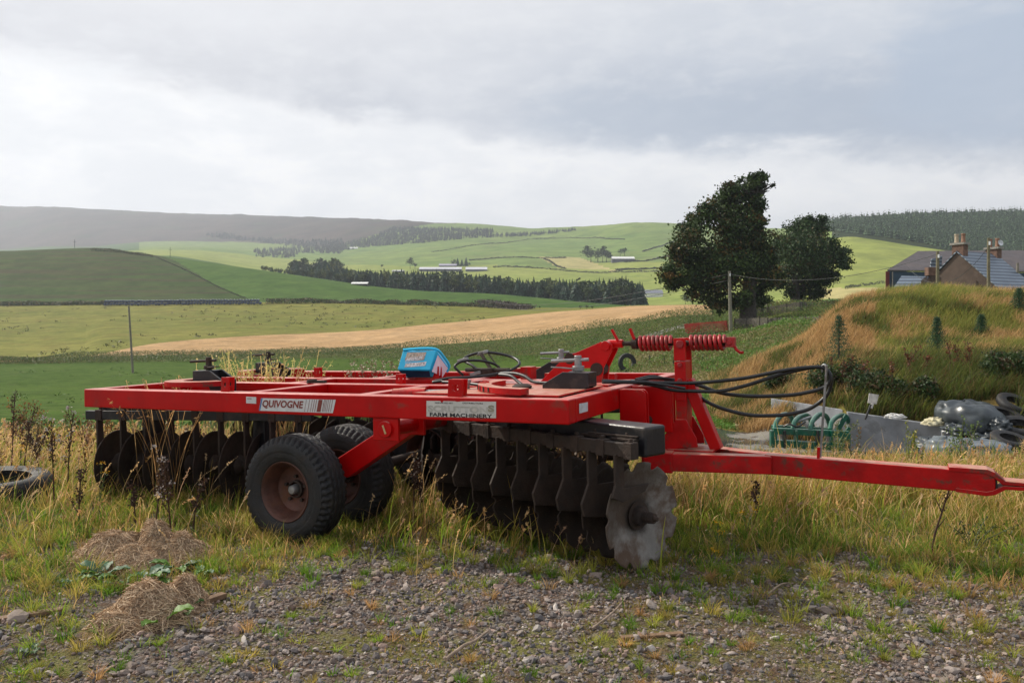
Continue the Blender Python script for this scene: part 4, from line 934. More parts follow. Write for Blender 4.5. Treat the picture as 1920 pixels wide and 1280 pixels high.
g = fbm(x, y, .9, 21); pg = np.clip(.60 - 1.8 * (g - .5) - .15 * e - .2 * tallr, .1, .95); isg = rng.random(n) < pg
c = np.where(isg[:, None], pal(n, GREEN + OLIVE[:1]), pal(n, OLIVE + STRAW[:2]))
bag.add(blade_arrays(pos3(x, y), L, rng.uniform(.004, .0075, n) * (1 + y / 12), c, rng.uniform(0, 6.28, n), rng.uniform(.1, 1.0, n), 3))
# 2 --- distinct tufts on the gravel
tx, ty = scatter(3000, -6, 7, 3.4, 8.0, lambda x, y: .22 + .55 * sstep(fbm(x, y, 1.1, 33), .48, .58) + .6 * sstep(edge_d(x, y) + (fbm(x, y, 1.3, 31) - .5), -1.2, .2))
for a_, b_ in zip(tx, ty):
    k = int(rng.integers(14, 60)); r = rng.uniform(.01, .05); ang = rng.uniform(0, 6.28, k); rr = r * np.sqrt(rng.random(k)); xx = a_ + rr * np.cos(ang); yy = b_ + rr * np.sin(ang)
    ed = float(sstep(edge_d(np.array([a_]), np.array([b_])), -1.0, 1.2)[0]); Lk = rng.uniform(.035, .075) * (1 + 1.6 * ed) * rng.uniform(.6, 1.2, k)
    base_ = pal(1, [(.10, .21, .02), (.17, .28, .03), (.25, .30, .045), (.30, .27, .06), (.36, .25, .10)], [3, 3, 3, 2, 1])[0]
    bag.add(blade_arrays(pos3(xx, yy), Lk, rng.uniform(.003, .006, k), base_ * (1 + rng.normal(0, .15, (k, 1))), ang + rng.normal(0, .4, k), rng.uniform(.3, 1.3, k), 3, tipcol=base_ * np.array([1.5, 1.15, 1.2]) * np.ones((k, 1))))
# moss and litter: tiny blades hugging the stones
x, y = scatter(700000, -6, 6.5, 3.3, 7.5, lambda x, y: .95 * sstep(fbm(x, y, 1.7, 51), .44, .55) * (.5 + .5 * vnoise(x, y, 9, 6)))
n = len(x); bag.add(blade_arrays(pos3(x, y, -.006), rng.uniform(.008, .024, n), rng.uniform(.003, .006, n), pal(n, [(.19, .18, .04), (.28, .22, .05), (.12, .14, .03), (.30, .19, .09)]), rng.uniform(0, 6.28, n), rng.uniform(.4, 1.5, n), 2))
grass = bag.build('grass', grass_m); tag(grass, 'short green and olive grass tufts growing through the gravel and under the harrow', 'grass', kind='stuff')

# 3 --- tall dry grass: right of and behind the drawbar, behind the harrow, at the left edge
bag = Bag()
def d3(x, y):
    px = CX + F * x / y; e = edge_d(x, y)
    r = (px > 1230) * (1 - .9 * np.exp(-((px - 1700) / 120.) ** 2 - ((y - 6.85) / .45) ** 2)) * sstep(y, 6.3, 7.0) * (1 - .55 * sstep(fbm(x, y, .9, 41), .5, .62) * (y < 7.6)); back = sstep(y, 8.8, 10.0) * (px < 1250); lft = (px < 430) * sstep(e, 2.0, 4.2) * .30
    under = (px > 700) * (px < 1240) * sstep(e, .1, .8) * .24
    return np.clip(np.maximum(np.maximum(r, back * .8), np.maximum(lft, under)) * (.35 + .8 * fbm(x, y, 1.4, 42)), 0, 1)
x, y = scatter(230000, -9, 10, 4.6, 13.2, d3)
n = len(x); L = rng.gamma(7, 1 / 7., n) * (.27 - .155 * (x > 1.0) * sstep(y, 7.2, 9) - .05 * (x < 1.) * sstep(y, 9, 11) - .05 * (x < -1.)); g = fbm(x, y, .7, 43)
isg = rng.random(n) < np.clip(.55 - 1.6 * (g - .5), .1, .9); c = np.where(isg[:, None], pal(n, GREEN[1:3] + OLIVE), pal(n, STRAW + OLIVE[:1]))
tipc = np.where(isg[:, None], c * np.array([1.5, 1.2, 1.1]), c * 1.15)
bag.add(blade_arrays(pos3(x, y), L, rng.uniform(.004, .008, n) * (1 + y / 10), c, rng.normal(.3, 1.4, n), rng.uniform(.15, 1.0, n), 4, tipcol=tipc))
tg = bag.build('tall_grass', grass_m); tag(tg, 'knee high mixed green and straw grass around and behind the drawbar', 'grass', kind='stuff')

# 4 --- flowering stems with feathery heads
bag = Bag()
x, y = scatter(16000, -9, 10, 4.9, 13, lambda x, y: np.clip(.02 + .45 * d3(x, y) + .05 * sstep(edge_d(x, y), .3, 1.2) + .12 * (CX + F * x / y > 780) * (CX + F * x / y < 1150) * (y < 6.6), 0, 1))
n = len(x); L = rng.uniform(.28, .62, n) * (1 - .4 * (edge_d(x, y) < 1.2)) * (1 - .62 * (x > 1.0) * sstep(y, 7.3, 9)) * (1 - .3 * (x < 1.) * sstep(y, 9, 11)); p = pos3(x, y); le = rng.normal(.2, 1.0, n); be = rng.uniform(.1, .8, n); c = pal(n, STRAW + [(.42, .26, .16), (.50, .36, .20)])
bag.add(blade_arrays(p, L, np.full(n, .0028) * (1 + y / 14), c, le, be, 4, head=1))
for t in np.linspace(.80, 1.0, 7):
    q = tip_of(p, L, le, be, t); w = (.012 + .010 * math.sin((t - .8) * 15)) ; q += rng.normal(0, .004, q.shape); bag.add(quads_arrays(q, rng.uniform(.8, 1.6, n) * w * (1 + y / 16), c * 1.1, .45))
st_ = bag.build('seeding_grass', grass_m); tag(st_, 'thin pale grass stems with seed heads standing among the verge grass', 'grass', kind='stuff')

# 5 --- gravel
ico = bmesh.new(); bmesh.ops.create_icosphere(ico, subdivisions=1, radius=1); IV = np.array([v.co[:] for v in ico.verts]); IQ = np.array([[v.index for v in f_.verts] for f_ in ico.faces]); ico.free()
ic2 = bmesh.new(); bmesh.ops.create_icosphere(ic2, subdivisions=2, radius=1); IV2 = np.array([v.co[:] for v in ic2.verts]); IQ2 = np.array([[v.index for v in f_.verts] for f_ in ic2.faces]); ic2.free()
def stones(x, y, s, IVx, IQx, sink=.25):
    n = len(x); m = len(IVx); V = np.repeat(IVx[None], n, 0) * rng.uniform(.72, 1.22, (n, m, 1))
    for _ in range(4):   # chop with random planes for a broken, angular look
        nn = unit(rng.normal(size=(n, 3))); dcut = rng.uniform(.45, .85, n); dd = np.einsum('nmk,nk->nm', V, nn) - dcut[:, None]; V -= nn[:, None, :] * np.maximum(dd, 0)[:, :, None]
    V *= np.stack([rng.uniform(.8, 1.35, n), rng.uniform(.7, 1.1, n), rng.uniform(.4, .8, n)], 1)[:, None, :]
    ax = unit(rng.normal(size=(n, 3)) * [.5, .5, 1] + [0, 0, .6]); a = rng.uniform(0, 6.28, n); ca, sa = np.cos(a)[:, None, None], np.sin(a)[:, None, None]; k = ax[:, None, :]
    V = V * ca + np.cross(np.broadcast_to(k, V.shape), V) * sa + k * (V * k).sum(-1, keepdims=True) * (1 - ca)
    V *= s[:, None, None]; V += np.stack([x, y, gz(x, y) + s * (.5 - sink)], 1)[:, None, :]
    col = pal(n, [(.23, .18, .15), (.30, .25, .22), (.165, .14, .13), (.27, .19, .155), (.44, .39, .35), (.12, .11, .11)], [4, 3, 3, 3, .6, 3], .16)
    b = np.arange(n)[:, None, None] * m; return V.reshape(-1, 3), (IQx[None] + b).reshape(-1, 3), np.repeat(col, m, 0)
def dg(x, y):
    e = edge_d(x, y); return np.clip((1 - .93 * sstep(e, -.4, 1.2)) * (.35 + .9 * (1 - sstep(fbm(x, y, 1.7, 51), .5, .64))) + .3 * (x > 1.2) * sstep(fbm(x, y, .55, 77), .50, .60) * (y < 7.4), 0, 1)
bag = Bag()
x, y = scatter(110000, -6, 6.5, 3.35, 7.4, dg, (-160, 2080)); s = rng.gamma(2.4, .0026, len(x)) + .0032; bag.add(stones(x, y, s, IV, IQ))
x, y = scatter(3000, -6, 6.5, 3.35, 7.4, dg, (-160, 2080)); s = rng.gamma(5, .0028, len(x)) + .008; bag.add(stones(x, y, s, IV2, IQ2))
gr = bag.build('gravel', stone_m); tag(gr, 'loose grey and purplish crushed stone gravel across the foreground', 'gravel', kind='stuff')
# ------------------------------------------------------------------ trees, hedges, fences, buildings, yard
def leaf_cloud(bag, centers, radii, n, size, cols_, clump=24, flat=1.0, sharp=.5, w=None, asp=.7):
    """leaf clumps through a union of blobs: clump centres near the shell of every blob, leaves round each clump"""
    centers = np.array(centers, float); radii = np.array(radii, float); wt = radii ** 2; wt = wt / wt.sum()
    k = max(8, int(n / clump)); bi = rng.choice(len(centers), k, p=wt); dirs = unit(rng.normal(size=(k, 3)))
    rad = radii[bi] * (rng.random(k) ** .45); cc = centers[bi] + dirs * rad[:, None] * np.array([1, 1, flat]); cs = radii[bi] * sharp * rng.uniform(.22, .5, k)
    cl = pal(k, cols_, w, .22); cs = np.maximum(cs, .0) + .12 * (size > .25); i = rng.choice(k, n); p = cc[i] + rng.normal(size=(n, 3)) * cs[i][:, None] * np.array([1, 1, .7])
    bag.add(quads_arrays(p, rng.uniform(.6, 1.4, n) * size, cl[i] * rng.uniform(.7, 1.35, (n, 1)), asp))
    return cc
def limb(m_, a, b, r0, r1, n=6, wob=.05):
    a = np.array(a, float); b = np.array(b, float); L = np.linalg.norm(b - a); pts = [a + (b - a) * t + rng.normal(0, wob * L, 3) * math.sin(math.pi * t) for t in np.linspace(0, 1, n)]
    m_.tube(smooth_path(pts, 3), np.linspace(r0, r1, (n - 1) * 3 + 1), 8); return pts
def big_tree(name, bpx, bpy, Z, blobs, n, label, cols_, w, org, sc, size=.30, trunk=.55, forks=()):
    Z = min(hit(bpx, bpy, 40)[1], 118); b = P(bpx, bpy, Z); root = empty(name, loc=Vector(b)); tag(root, label, 'tree'); C_ = []; R_ = []
    for (x, y, r) in blobs:
        px, py = org[0] + x / sc, org[1] + y / sc; rr = r / sc / F * Z; q = P(px, py, Z + rng.normal(0, rr * .9)); q[0] = (px - CX) / F * Z if abs(q[1] - Z) < .1 else q[0]; C_.append(q - b); R_.append(rr)
    bag = Bag(); cc = leaf_cloud(bag, C_, R_, n, size, cols_, clump=60, sharp=.56, w=w)
    m_ = MB(); ln = [np.array([0, 0, -.6]), np.array([.1, 0, 3.0]), np.array([.3, .1, 6.0])]
    m_.tube(smooth_path(ln, 5), np.linspace(trunk * 1.35, trunk * .7, 11), 12)
    hubs = [ln[1], ln[2]]
    for f_ in forks:
        q = P(org[0] + f_[0] / sc, org[1] + f_[1] / sc, Z) - b; pts = limb(m_, hubs[1], q, trunk * .6, trunk * .2, 6, .04); hubs += [pts[2], pts[4], pts[5]]
    for c_, r_ in zip(C_, R_):
        h = min(hubs, key=lambda q: np.linalg.norm(q - c_) + (0 if q[2] < c_[2] + .5 else 6)); limb(m_, h, c_, trunk * .28, .05, 5, .07)
        for _ in range(4):
            d_ = unit(rng.normal(size=3)); limb(m_, c_, c_ + d_ * r_ * rng.uniform(.6, 1.0), .06, .015, 4, .08)
    m_.build('trunk', bark_m, root, smooth=60); bag.build('crown', leafdark_m, parent=root); return root
DK = [(.038, .066, .018), (.058, .090, .024), (.026, .044, .014), (.090, .070, .022), (.12, .070, .02)]
big_tree('sycamore_tree', 1402, 608, 100, [(170,850,90),(300,720,140),(300,560,110),(330,440,70),(420,400,105),(540,320,105),(620,220,95),(720,130,60),(800,110,50),(640,480,170),(600,360,110),(760,330,60),(800,420,60),(840,250,32),(900,200,24),(860,95,34),(840,420,55),(850,560,85),(830,330,45),(900,700,80),(640,170,60),(835,300,48),(850,370,55),(700,1020,90),(620,1080,60),(850,1040,60),(770,180,45),(820,160,40),(870,150,36),(800,230,36),(700,250,60),(930,160,20),(760,250,60),(820,520,60),(450,880,190),(600,760,190),(780,740,110),(330,930,100),(460,1040,85),(880,850,110),(820,980,80),(960,840,60),(160,900,60),(700,600,120),(220,640,70),(250,490,45),(540,1090,50)],
         50000, 'taller of the two dark broadleaf trees, browning crown swept right, behind a pale wooden pole', DK, [4, 3, 4, 2, 1], (1220, 310), 4.13, size=.29, trunk=.75, forks=[(640, 450), (760, 560), (480, 650), (830, 230), (420, 900)])
big_tree('maple_tree', 1490, 572, 112, [(1220,440,60),(1150,500,95),(1290,510,95),(1040,600,85),(980,680,80),(1180,680,180),(1380,650,100),(1460,720,85),(1500,680,45),(1100,820,110),(1320,830,110),(1400,870,60),(1080,960,60),(1230,930,80),(930,740,50),(1330,430,45),(1500,780,40),(1000,900,50),(1150,1010,60),(1290,1000,60)],
         38000, 'shorter rounder dark green broadleaf tree, standing right of the taller tree', [(.032, .062, .018), (.048, .085, .024), (.022, .042, .014), (.07, .06, .02)], [4, 3, 4, 1], (1220, 310), 4.13, size=.29, trunk=.55, forks=[(1200, 600), (1080, 650), (1350, 680)])

def conifer_mesh(name, h=1.0, layers=9, seed=1, col=(.02, .045, .02), wide=.22, n=26):
    r_ = np.random.default_rng(seed); V = []; Q = []; C = []
    V += [(-.012, 0, 0), (.012, 0, 0), (0, .012, .9)]; Q.append((0, 1, 2)); C += [(.05, .04, .03)] * 3
    for k in range(layers):
        t = k / (layers - 1); z0_ = .10 + .78 * t; rad = wide * (1 - t) ** .8 + .02; m = max(7, int(n * (1 - .6 * t)))
        for j in range(m):
            a = 6.283 * (j + r_.random()) / m; rr = rad * r_.uniform(.7, 1.15); dz = r_.uniform(.02, .07) + .03; da = 6.283 / m * .55; i = len(V); cb = np.array(col) * r_.uniform(.6, 1.6)
            V += [(0, 0, z0_ + .16 * (1 - t * .5)), (rr * math.cos(a - da), rr * math.sin(a - da), z0_ - dz * r_.random()), (rr * 1.12 * math.cos(a), rr * 1.12 * math.sin(a), z0_ - dz)]
            V.append((rr * math.cos(a + da), rr * math.sin(a + da), z0_ - dz * r_.random())); Q += [(i, i + 1, i + 2), (i, i + 2, i + 3)]; C += [cb * .8, cb * 1.1, cb * 1.3, cb]
    return np.array(V) * h, np.array(Q), np.array(C)
def round_tree_arrays(seed, col, n=420, w=.42):
    r_ = np.random.default_rng(seed); bag = Bag(); cs = [(0, 0, .60)] + [tuple(r_.normal(0, .12, 2)) + (r_.uniform(.35, .85),) for _ in range(5)]; rs = [w * .75] + list(r_.uniform(.45, .7, 5) * w * .7)
    leaf_cloud(bag, cs, rs, n, .075, [np.array(col), np.array(col) * 1.35, np.array(col) * .7], clump=9, sharp=.5)
    bag.add(blade_arrays(np.array([[0, 0, 0.]]), np.array([.6]), np.array([.06]), np.array([[.05, .04, .03]]), np.zeros(1), np.zeros(1), 3)); return bag
CON = [np_mesh('conifer', *[q for q in conifer_mesh('c', 1, 9, s_, c_)][:2], leafdark_m, col=conifer_mesh('c', 1, 9, s_, c_)[2], smooth=False, make=False) for s_, c_ in ((1, (.028, .058, .034)), (2, (.036, .070, .036)), (3, (.026, .050, .030)))]
RND = []
for s_, c_ in ((4, (.035, .06, .018)), (5, (.06, .085, .025)), (6, (.095, .115, .03)), (7, (.028, .05, .02))):
    RND.append(round_tree_arrays(s_, c_).build('broadleaf', leafdark_m, make=False))
def plant_tree(me, name, x, y, h, label, group, wd=1.0, z=None):
    o = new_obj(name, me); o.location = (x, y, (g1(x, y) if z is None else z) - .02 * h); o.rotation_euler[2] = rng.uniform(0, 6.28); o.scale = (h * wd, h * wd, h); return tag(o, label, 'tree', group)
# shelter belt in the valley behind the green slope
SEGX = [560, 660, 740, 830, 920, 1010, 1100]; SEG = ['at its thin left end', 'below the wooded knot', 'just right of the white caravan like shed', 'below the longest pale shed', 'below the shorter pale shed', 'in its middle right of the sheds', 'below the pale hay field', 'at its thick right end']
def belt(px0, px1, n, yfun, hpx, Yoff, mixf, lab=('dark conifer in the long shelter belt beyond the green slope', 'rounded paler broadleaf tree in the long shelter belt beyond the green slope'), grp=('conifers in the valley shelter belt', 'broadleaf trees in the valley shelter belt')):
    for k in range(n):
        px = px0 + (px1 - px0) * (k + rng.random()) / n; top = yfun(px) + rng.normal(0, 2.2); j = int(np.argmin(abs(pxs - px))); Yc = gY[j][13] + Yoff + rng.uniform(0, 26); x = (px - CX) / F * Yc; zz = g1(x, Yc)
        h = (Y0 - top) / F * Yc + H - zz; h = max(4, min(h, 30))
        sg = SEG[int(np.searchsorted(SEGX, px))]
        if rng.random() < mixf(px): plant_tree(RND[rng.integers(0, 4)], 'broadleaf_tree', x, Yc, h * .95, 'rounded paler broadleaf tree in the valley belt, ' + sg, 'broadleaf trees of the valley belt ' + sg, rng.uniform(.8, 1.1))
        else: plant_tree(CON[rng.integers(0, 3)], 'conifer_tree', x, Yc, h, 'dark conifer in the valley belt, ' + sg, 'conifers of the valley belt ' + sg, rng.uniform(.9, 1.3))
ty_ = lambda px: np.interp(px, [480, 560, 640, 700, 780, 860, 920, 1000, 1060, 1120, 1170, 1210], [503, 506, 507, 507, 506, 512, 517, 524, 524, 524, 518, 530])
belt(490, 1205, 210, ty_, 40, 22, lambda px: .55 if px < 690 else (.30 if px < 900 else .34))
ty2 = lambda px: ty_(px) - 5 - 6 * max(0, 1 - abs(px - 600) / 60)
belt(540, 1180, 90, ty2, 40, 60, lambda px: .3)
for k in range(40):      # wooded knot above the belt, left
    px = rng.uniform(545, 662); Yc = rng.uniform(560, 700); x = (px - CX) / F * Yc; top = 480 + rng.uniform(0, 14) + 12 * (px > 640); h = (Y0 - top) / F * Yc + H - g1(x, Yc)
    plant_tree(RND[rng.integers(0, 4)] if rng.random() < .5 else CON[rng.integers(0, 3)], 'wood_tree', x, Yc, min(max(h, 6), 34), 'grey green tree in the wooded knot above the left end of the shelter belt', 'trees in the wooded knot')
def at_px(px, py, ymin): return hit(px, py, ymin)
def farm_trees(lst, ymin, label, group):
    for (px, by, ty, kind) in lst:
        q = at_px(px, by, ymin); h = (by - ty) / F * q[1]; plant_tree((RND + CON)[kind], 'farm_tree', q[0], q[1], h, label, group, 1.15 if kind < 4 else 1.0, q[2])
farm_trees([(769, 504, 482, 0), (716, 503, 495, 3), (778, 504, 492, 3)], 600, 'round dark tree left of the long sheds across the valley', 'round trees by the long sheds')
farm_trees([(850, 499, 483, 1), (858, 499, 481, 5), (866, 499, 484, 4), (874, 499, 480, 4), (880, 500, 492, 0)], 600, 'tree in the small group behind the long sheds across the valley', 'trees behind the long sheds')
farm_trees([(1101, 490, 459, 0), (1108, 492, 466, 3), (1121, 491, 462, 1), (1130, 492, 460, 0), (1137, 492, 466, 3), (1144, 491, 474, 0)], 600, 'tall tree in the clump left of the white roofed barn on the far slope', 'trees left of the white roofed barn')
farm_trees([(1163, 480, 466, 0), (1171, 480, 463, 3)], 600, 'bushy tree behind the white roofed barn on the far slope', 'trees behind the white roofed barn')
farm_trees([(1468, 424, 412, 4), (1473, 424, 414, 5)], 600, 'small dark conifer on the skyline between the two big trees', 'skyline conifers between the big trees')
farm_trees([(1285, 575, 552, 3), (1296, 578, 560, 0)], 200, 'small grey green tree under the big sycamore at the end of the wheat', 'small trees at the end of the wheat')
farm_trees([(1088, 580, 572, 3), (1100, 580, 571, 0), (1110, 580, 573, 3), (1172, 575, 569, 0), (880, 603, 597, 3), (873, 604, 599, 0)], 100, 'low dark bush beside the wheat field', 'bushes beside the wheat field')
def far_wood(name, poly, n, hpx, label, ymin=700, cmix=(.028, .05, .03)):
    """distant woodland that reads as one mass"""
    bag = Bag(); xs_ = [p[0] for p in poly]; ys_ = [p[1] for p in poly]; k = 0; vv = [conifer_mesh('c', 1, 4, s_, cmix, .26, 9) for s_ in (1, 2, 3)]
    tries = 0
    while k < n and tries < n * 30:
        tries += 1; px = rng.uniform(min(xs_), max(xs_)); py = rng.uniform(min(ys_), max(ys_)); ins = False
        for i in range(len(poly)):
            (x1, y1), (x2, y2) = poly[i], poly[(i + 1) % len(poly)]
            if (y1 > py) != (y2 > py) and px < (x2 - x1) * (py - y1) / (y2 - y1) + x1: ins = not ins
        if not ins: continue
        q = hit(px, py, ymin); 
        if q[1] < ymin: continue
        h = hpx / F * q[1] * rng.uniform(.75, 1.2); V, Q, C = vv[rng.integers(0, 3)]; a = rng.uniform(0, 6.28); R_ = np.array([[math.cos(a), -math.sin(a), 0], [math.sin(a), math.cos(a), 0], [0, 0, 1]])
        bag.add((V @ R_.T * h + q, Q, C * rng.uniform(.7, 1.4))); k += 1
    o = bag.build(name, leafdark_m); return tag(o, label, 'wood', kind='stuff')
far_wood('spruce_forest', [(1545, 418), (1600, 414), (1700, 409), (1800, 406), (1990, 402), (1990, 510), (1900, 492), (1800, 473), (1740, 458), (1680, 448), (1600, 437), (1545, 434)], 5200, 17, 'dense spruce plantation covering the hill behind the house', 500, (.055, .09, .042))
far_wood('hill_plantation', [(735, 428), (925, 431), (922, 440), (1000, 438), (1082, 430), (1082, 433), (990, 443), (880, 447), (790, 456), (700, 462), (620, 474), (590, 470), (700, 445)], 1900, 7, 'dark plantation along the distant ridge above the far pasture', 900, (.03, .045, .035))
far_wood('hillside_wood', [(385, 440), (420, 440), (470, 449), (560, 452), (640, 452), (650, 462), (640, 476), (560, 474), (550, 484), (480, 482), (475, 470), (560, 465), (520, 458), (400, 446)], 700, 8, 'hazy blue grey woods low on the moorland hillside', 700, (.03, .045, .035))

# hedges and banks: strips of small leaf clumps following the ground
def hedge(name, pts, ymin, h, wd, n, size, cols_, label, cat='hedge', kind=None, group=None):
    """pts: pixels of the photograph along the foot"""
    q = np.array([hit(px, py, ymin) for px, py in pts]); seg = np.linalg.norm(np.diff(q, axis=0), axis=1); cum = np.concatenate([[0], np.cumsum(seg)]); s_ = rng.random(n) * cum[-1]
    x = np.interp(s_, cum, q[:, 0]) + rng.normal(0, wd * .3, n); y = np.interp(s_, cum, q[:, 1]) + rng.normal(0, wd * .5, n); hh = h * (.35 + 1.1 * vnoise(s_, s_ * 0, .35 / max(h, .5), 5)) * rng.random(n) ** .6
    bag = Bag(); bag.add(quads_arrays(np.stack([x, y, gz(x, y) + hh], 1), rng.uniform(.6, 1.5, n) * size, pal(n, cols_, None, .3))); o = bag.build(name, leaf_m); return tag(o, label, cat, group, kind)
HG = [(.035, .06, .018), (.05, .08, .02), (.08, .085, .03), (.13, .10, .04)]
WALL = [(.06, .065, .04), (.08, .08, .05), (.045, .05, .035)]
hedge('field_hedge', [(0, 573), (100, 572), (200, 571)], 200, 1.4, 3, 4000, .6, HG, 'low ragged hedge left of the bale stack at the foot of the brown hill')
hedge('field_hedge', [(500, 569), (600, 568), (700, 569), (800, 572), (900, 575), (990, 579)], 200, 1.6, 3, 9000, .6, HG, 'low ragged hedge between the green slope and the dry pasture, right of the bale stack')
hedge('field_hedge', [(292, 483), (340, 503), (380, 523), (420, 543), (478, 565)], 250, .45, .6, 3000, .3, WALL, 'thin dark boundary running down between the brown hill and the green slope')
hedge('field_hedge', [(905, 573), (930, 576), (960, 578), (985, 580)], 150, 1.8, 7, 2600, .7, [(.05, .04, .03), (.08, .06, .045)], 'dark brown earth and brush heap at the end of the dry pasture', 'earth heap')
hedge('field_hedge', [(170, 470), (200, 471), (240, 475), (285, 481)], 300, 1.3, 3, 1500, .6, HG, 'thin line of scrub on the crest of the brown hill')
for i_, (pts, lb) in enumerate([([(810, 473), (860, 465), (930, 457), (990, 449), (1040, 445)], 'dark field wall slanting up the hazy pasture above the long sheds'),
     ([(1000, 448), (1060, 446), (1120, 446), (1172, 449)], 'dark field wall across the upper bright pasture'),
     ([(880, 489), (920, 485), (1000, 484), (1062, 484)], 'dark field wall behind the long sheds'),
     ([(925, 502), (950, 500), (1000, 503), (1060, 508), (1150, 511), (1240, 509)], 'long dark field wall below the hay field on the far slope'),
     ([(1155, 507), (1200, 505), (1260, 502)], 'short dark field wall ending at the tall tree, above the long one'),
     ([(1170, 492), (1210, 490), (1240, 484), (1260, 478)], 'curving dark field wall right of the white roofed barn'),
     ([(1205, 472), (1240, 462), (1268, 450)], 'faint field wall climbing behind the white roofed barn'),
     ([(1020, 486), (1045, 500), (1060, 504)], 'field wall bounding the pale hay field on its left')]):
    hedge('field_wall', pts, 500, 1.3, 1.5, 1500, 1.3, WALL, lb, 'wall')
hedge('field_wall', [(1585, 542), (1610, 537), (1640, 533), (1668, 531)], 150, 1.2, 1, 900, .5, WALL, 'dark field wall left of the blue shed', 'wall')

# rough strip between the near pasture and the wheat: dense weeds and nettles (nobody could count them)
bag = Bag()
def strip(n, px0, px1, k0, k1, f0, f1, hgt, size, cols_, xs=None):
    px = rng.uniform(px0, px1, n); j = np.clip(np.searchsorted(pxs, px), 0, len(pxs) - 1); f_ = rng.uniform(f0, f1, n); Yk = gY[j, k0] * (1 - f_) + gY[j, k1] * f_; x = (px - CX) / F * Yk
    hh = hgt * rng.random(n) ** .7 * (.3 + 1.2 * vnoise(x, Yk, .16, 61)); bag.add(quads_arrays(np.stack([x, Yk, gz(x, Yk) + hh], 1), rng.uniform(.5, 1.4, n) * size, pal(n, cols_, None, .3), .4))
strip(90000, -60, 1340, 9, 10, -.25, 1.0, 1.0, .17, [(.08, .13, .035), (.11, .16, .04), (.14, .15, .05), (.17, .14, .065), (.06, .09, .03)])
strip(40000, 1100, 1560, 8, 10, 0, 1, .8, .16, [(.09, .17, .03), (.13, .21, .04), (.17, .20, .05), (.18, .15, .06)])
strip(14000, 1330, 1600, 10, 12, 0, 1, 1.2, .3, [(.05, .085, .02), (.09, .10, .03), (.16, .10, .045)])
rb = bag.build('weed_strip', leaf_m); tag(rb, 'rough strip of nettles, docks and seeding grass along the lower edge of the wheat', 'weeds', kind='stuff')
# green rough ground around the track on the right middle distance
bag = Bag()
px = rng.uniform(1180, 1560, 130000); j = np.clip(np.searchsorted(pxs, px), 0, len(pxs) - 1); f_ = rng.random(130000); Yk = gY[j, 5] * (gY[j, 9] / gY[j, 5]) ** f_; x = (px - CX) / F * Yk
kk = ~((px > 1385) & (Yk < 42)) ; x, Yk = x[kk], Yk[kk]; n = len(x); hf = .15 + .6 * sstep(vnoise(x, Yk, .09, 71), .5, .75)
bag.add(quads_arrays(np.stack([x, Yk, gz(x, Yk) + hf * rng.random(n) ** .7], 1), rng.uniform(.5, 1.4, n) * .0022 * Yk + .03, np.where((vnoise(x, Yk, .12, 73) > .55)[:, None], pal(n, [(.26, .22, .09), (.33, .26, .12), (.18, .19, .05)]), pal(n, [(.10, .21, .03), (.13, .25, .04), (.17, .26, .05)])), .45))
ro = bag.build('rough_pasture', leaf_m); tag(ro, 'rushy rough grass behind the yard, left of the mound', 'grass', kind='stuff')
# long grass clothing the mound
bag = Bag(); N_ = 210000
px = rng.uniform(1330, 2100, N_); Yk = rng.uniform(17.0, 42, N_); x = (px - CX) / F * Yk; j = np.clip(np.searchsorted(pxs, px), 0, len(pxs) - 1)
k_ = (Yk > np.interp(px, [1330, 1400, 1446, 1580, 1592, 1766, 2000, 2100], [24.5, 21.8, 21.0, 20.3, 19.5, 18.3, 17.2, 17])) & (Yk < gY[j, 8] + 3); px, Yk, x = px[k_], Yk[k_], x[k_]; n = len(x)
p = pos3(x, Yk); k2 = ~((px > 1745) & (px < 1905) & (Yk < 18.8)); px, Yk, x = px[k2], Yk[k2], x[k2]; n = len(x); p = pos3(x, Yk); g = fbm(x, Yk, .9, 81); low = sstep(p[:, 2], 1.2, -.6); dark = sstep(g + .25 * low * (px > 1540), .50, .66)
low2 = sstep(p[:, 2], .3, -1.0); orange = sstep(.5 * fbm(x, Yk, .4, 84) + .5 * fbm(x, Yk, 1.3, 85) + .30 * (px < 1640) - .3 * low2 * (px > 1560), .43, .60)
c = np.where((rng.random(n) < dark)[:, None], pal(n, [(.09, .12, .025), (.12, .14, .03), (.06, .09, .02), (.12, .08, .03)]), np.where((rng.random(n) < orange)[:, None], pal(n, [(.40, .25, .10), (.47, .31, .14), (.32, .19, .08)]), pal(n, [(.20, .21, .045), (.27, .24, .06), (.14, .17, .035)])))
bag.add(blade_arrays(p, rng.uniform(.20, .52, n) * (1 + .5 * dark * low), rng.uniform(.010, .024, n), c, rng.normal(-.3, 1.2, n), rng.uniform(.3, 1.1, n), 2, tipcol=c * 1.15))
mg = bag.build('mound_grass', grass_m); tag(mg, 'long orange and olive grass covering the earth mound', 'grass', kind='stuff')
def bush(name, px, py, ymin, w_, h_, n, size, cols_, label, group=None, cat='bush', Y=None):
    q = hit(px, py, ymin) if Y is None else np.array([(px - CX) / F * Y, Y, g1((px - CX) / F * Y, Y)]); root = empty(name, loc=Vector(q)); tag(root, label, cat, group); bag = Bag()
    m = max(3, int(w_ * 3)); cs = [(rng.uniform(-.4, .4) * w_, rng.uniform(-.3, .3) * w_, rng.uniform(.3, .6) * h_) for _ in range(m)]; leaf_cloud(bag, cs, [min(w_ * .35, h_ * .5)] * m, n, size, cols_, clump=14, sharp=.6)
    bag.build('foliage', leaf_m, parent=root); mm = MB()
    for c_ in cs: mm.tube([(c_[0] * .3, c_[1] * .3, -.05), c_], [.02, .008], 5)
    mm.build('stems', stalk_m2, root); return root
stalk_m2 = pmat('twigs', (.07, .045, .03), rough=.85, bump=0)
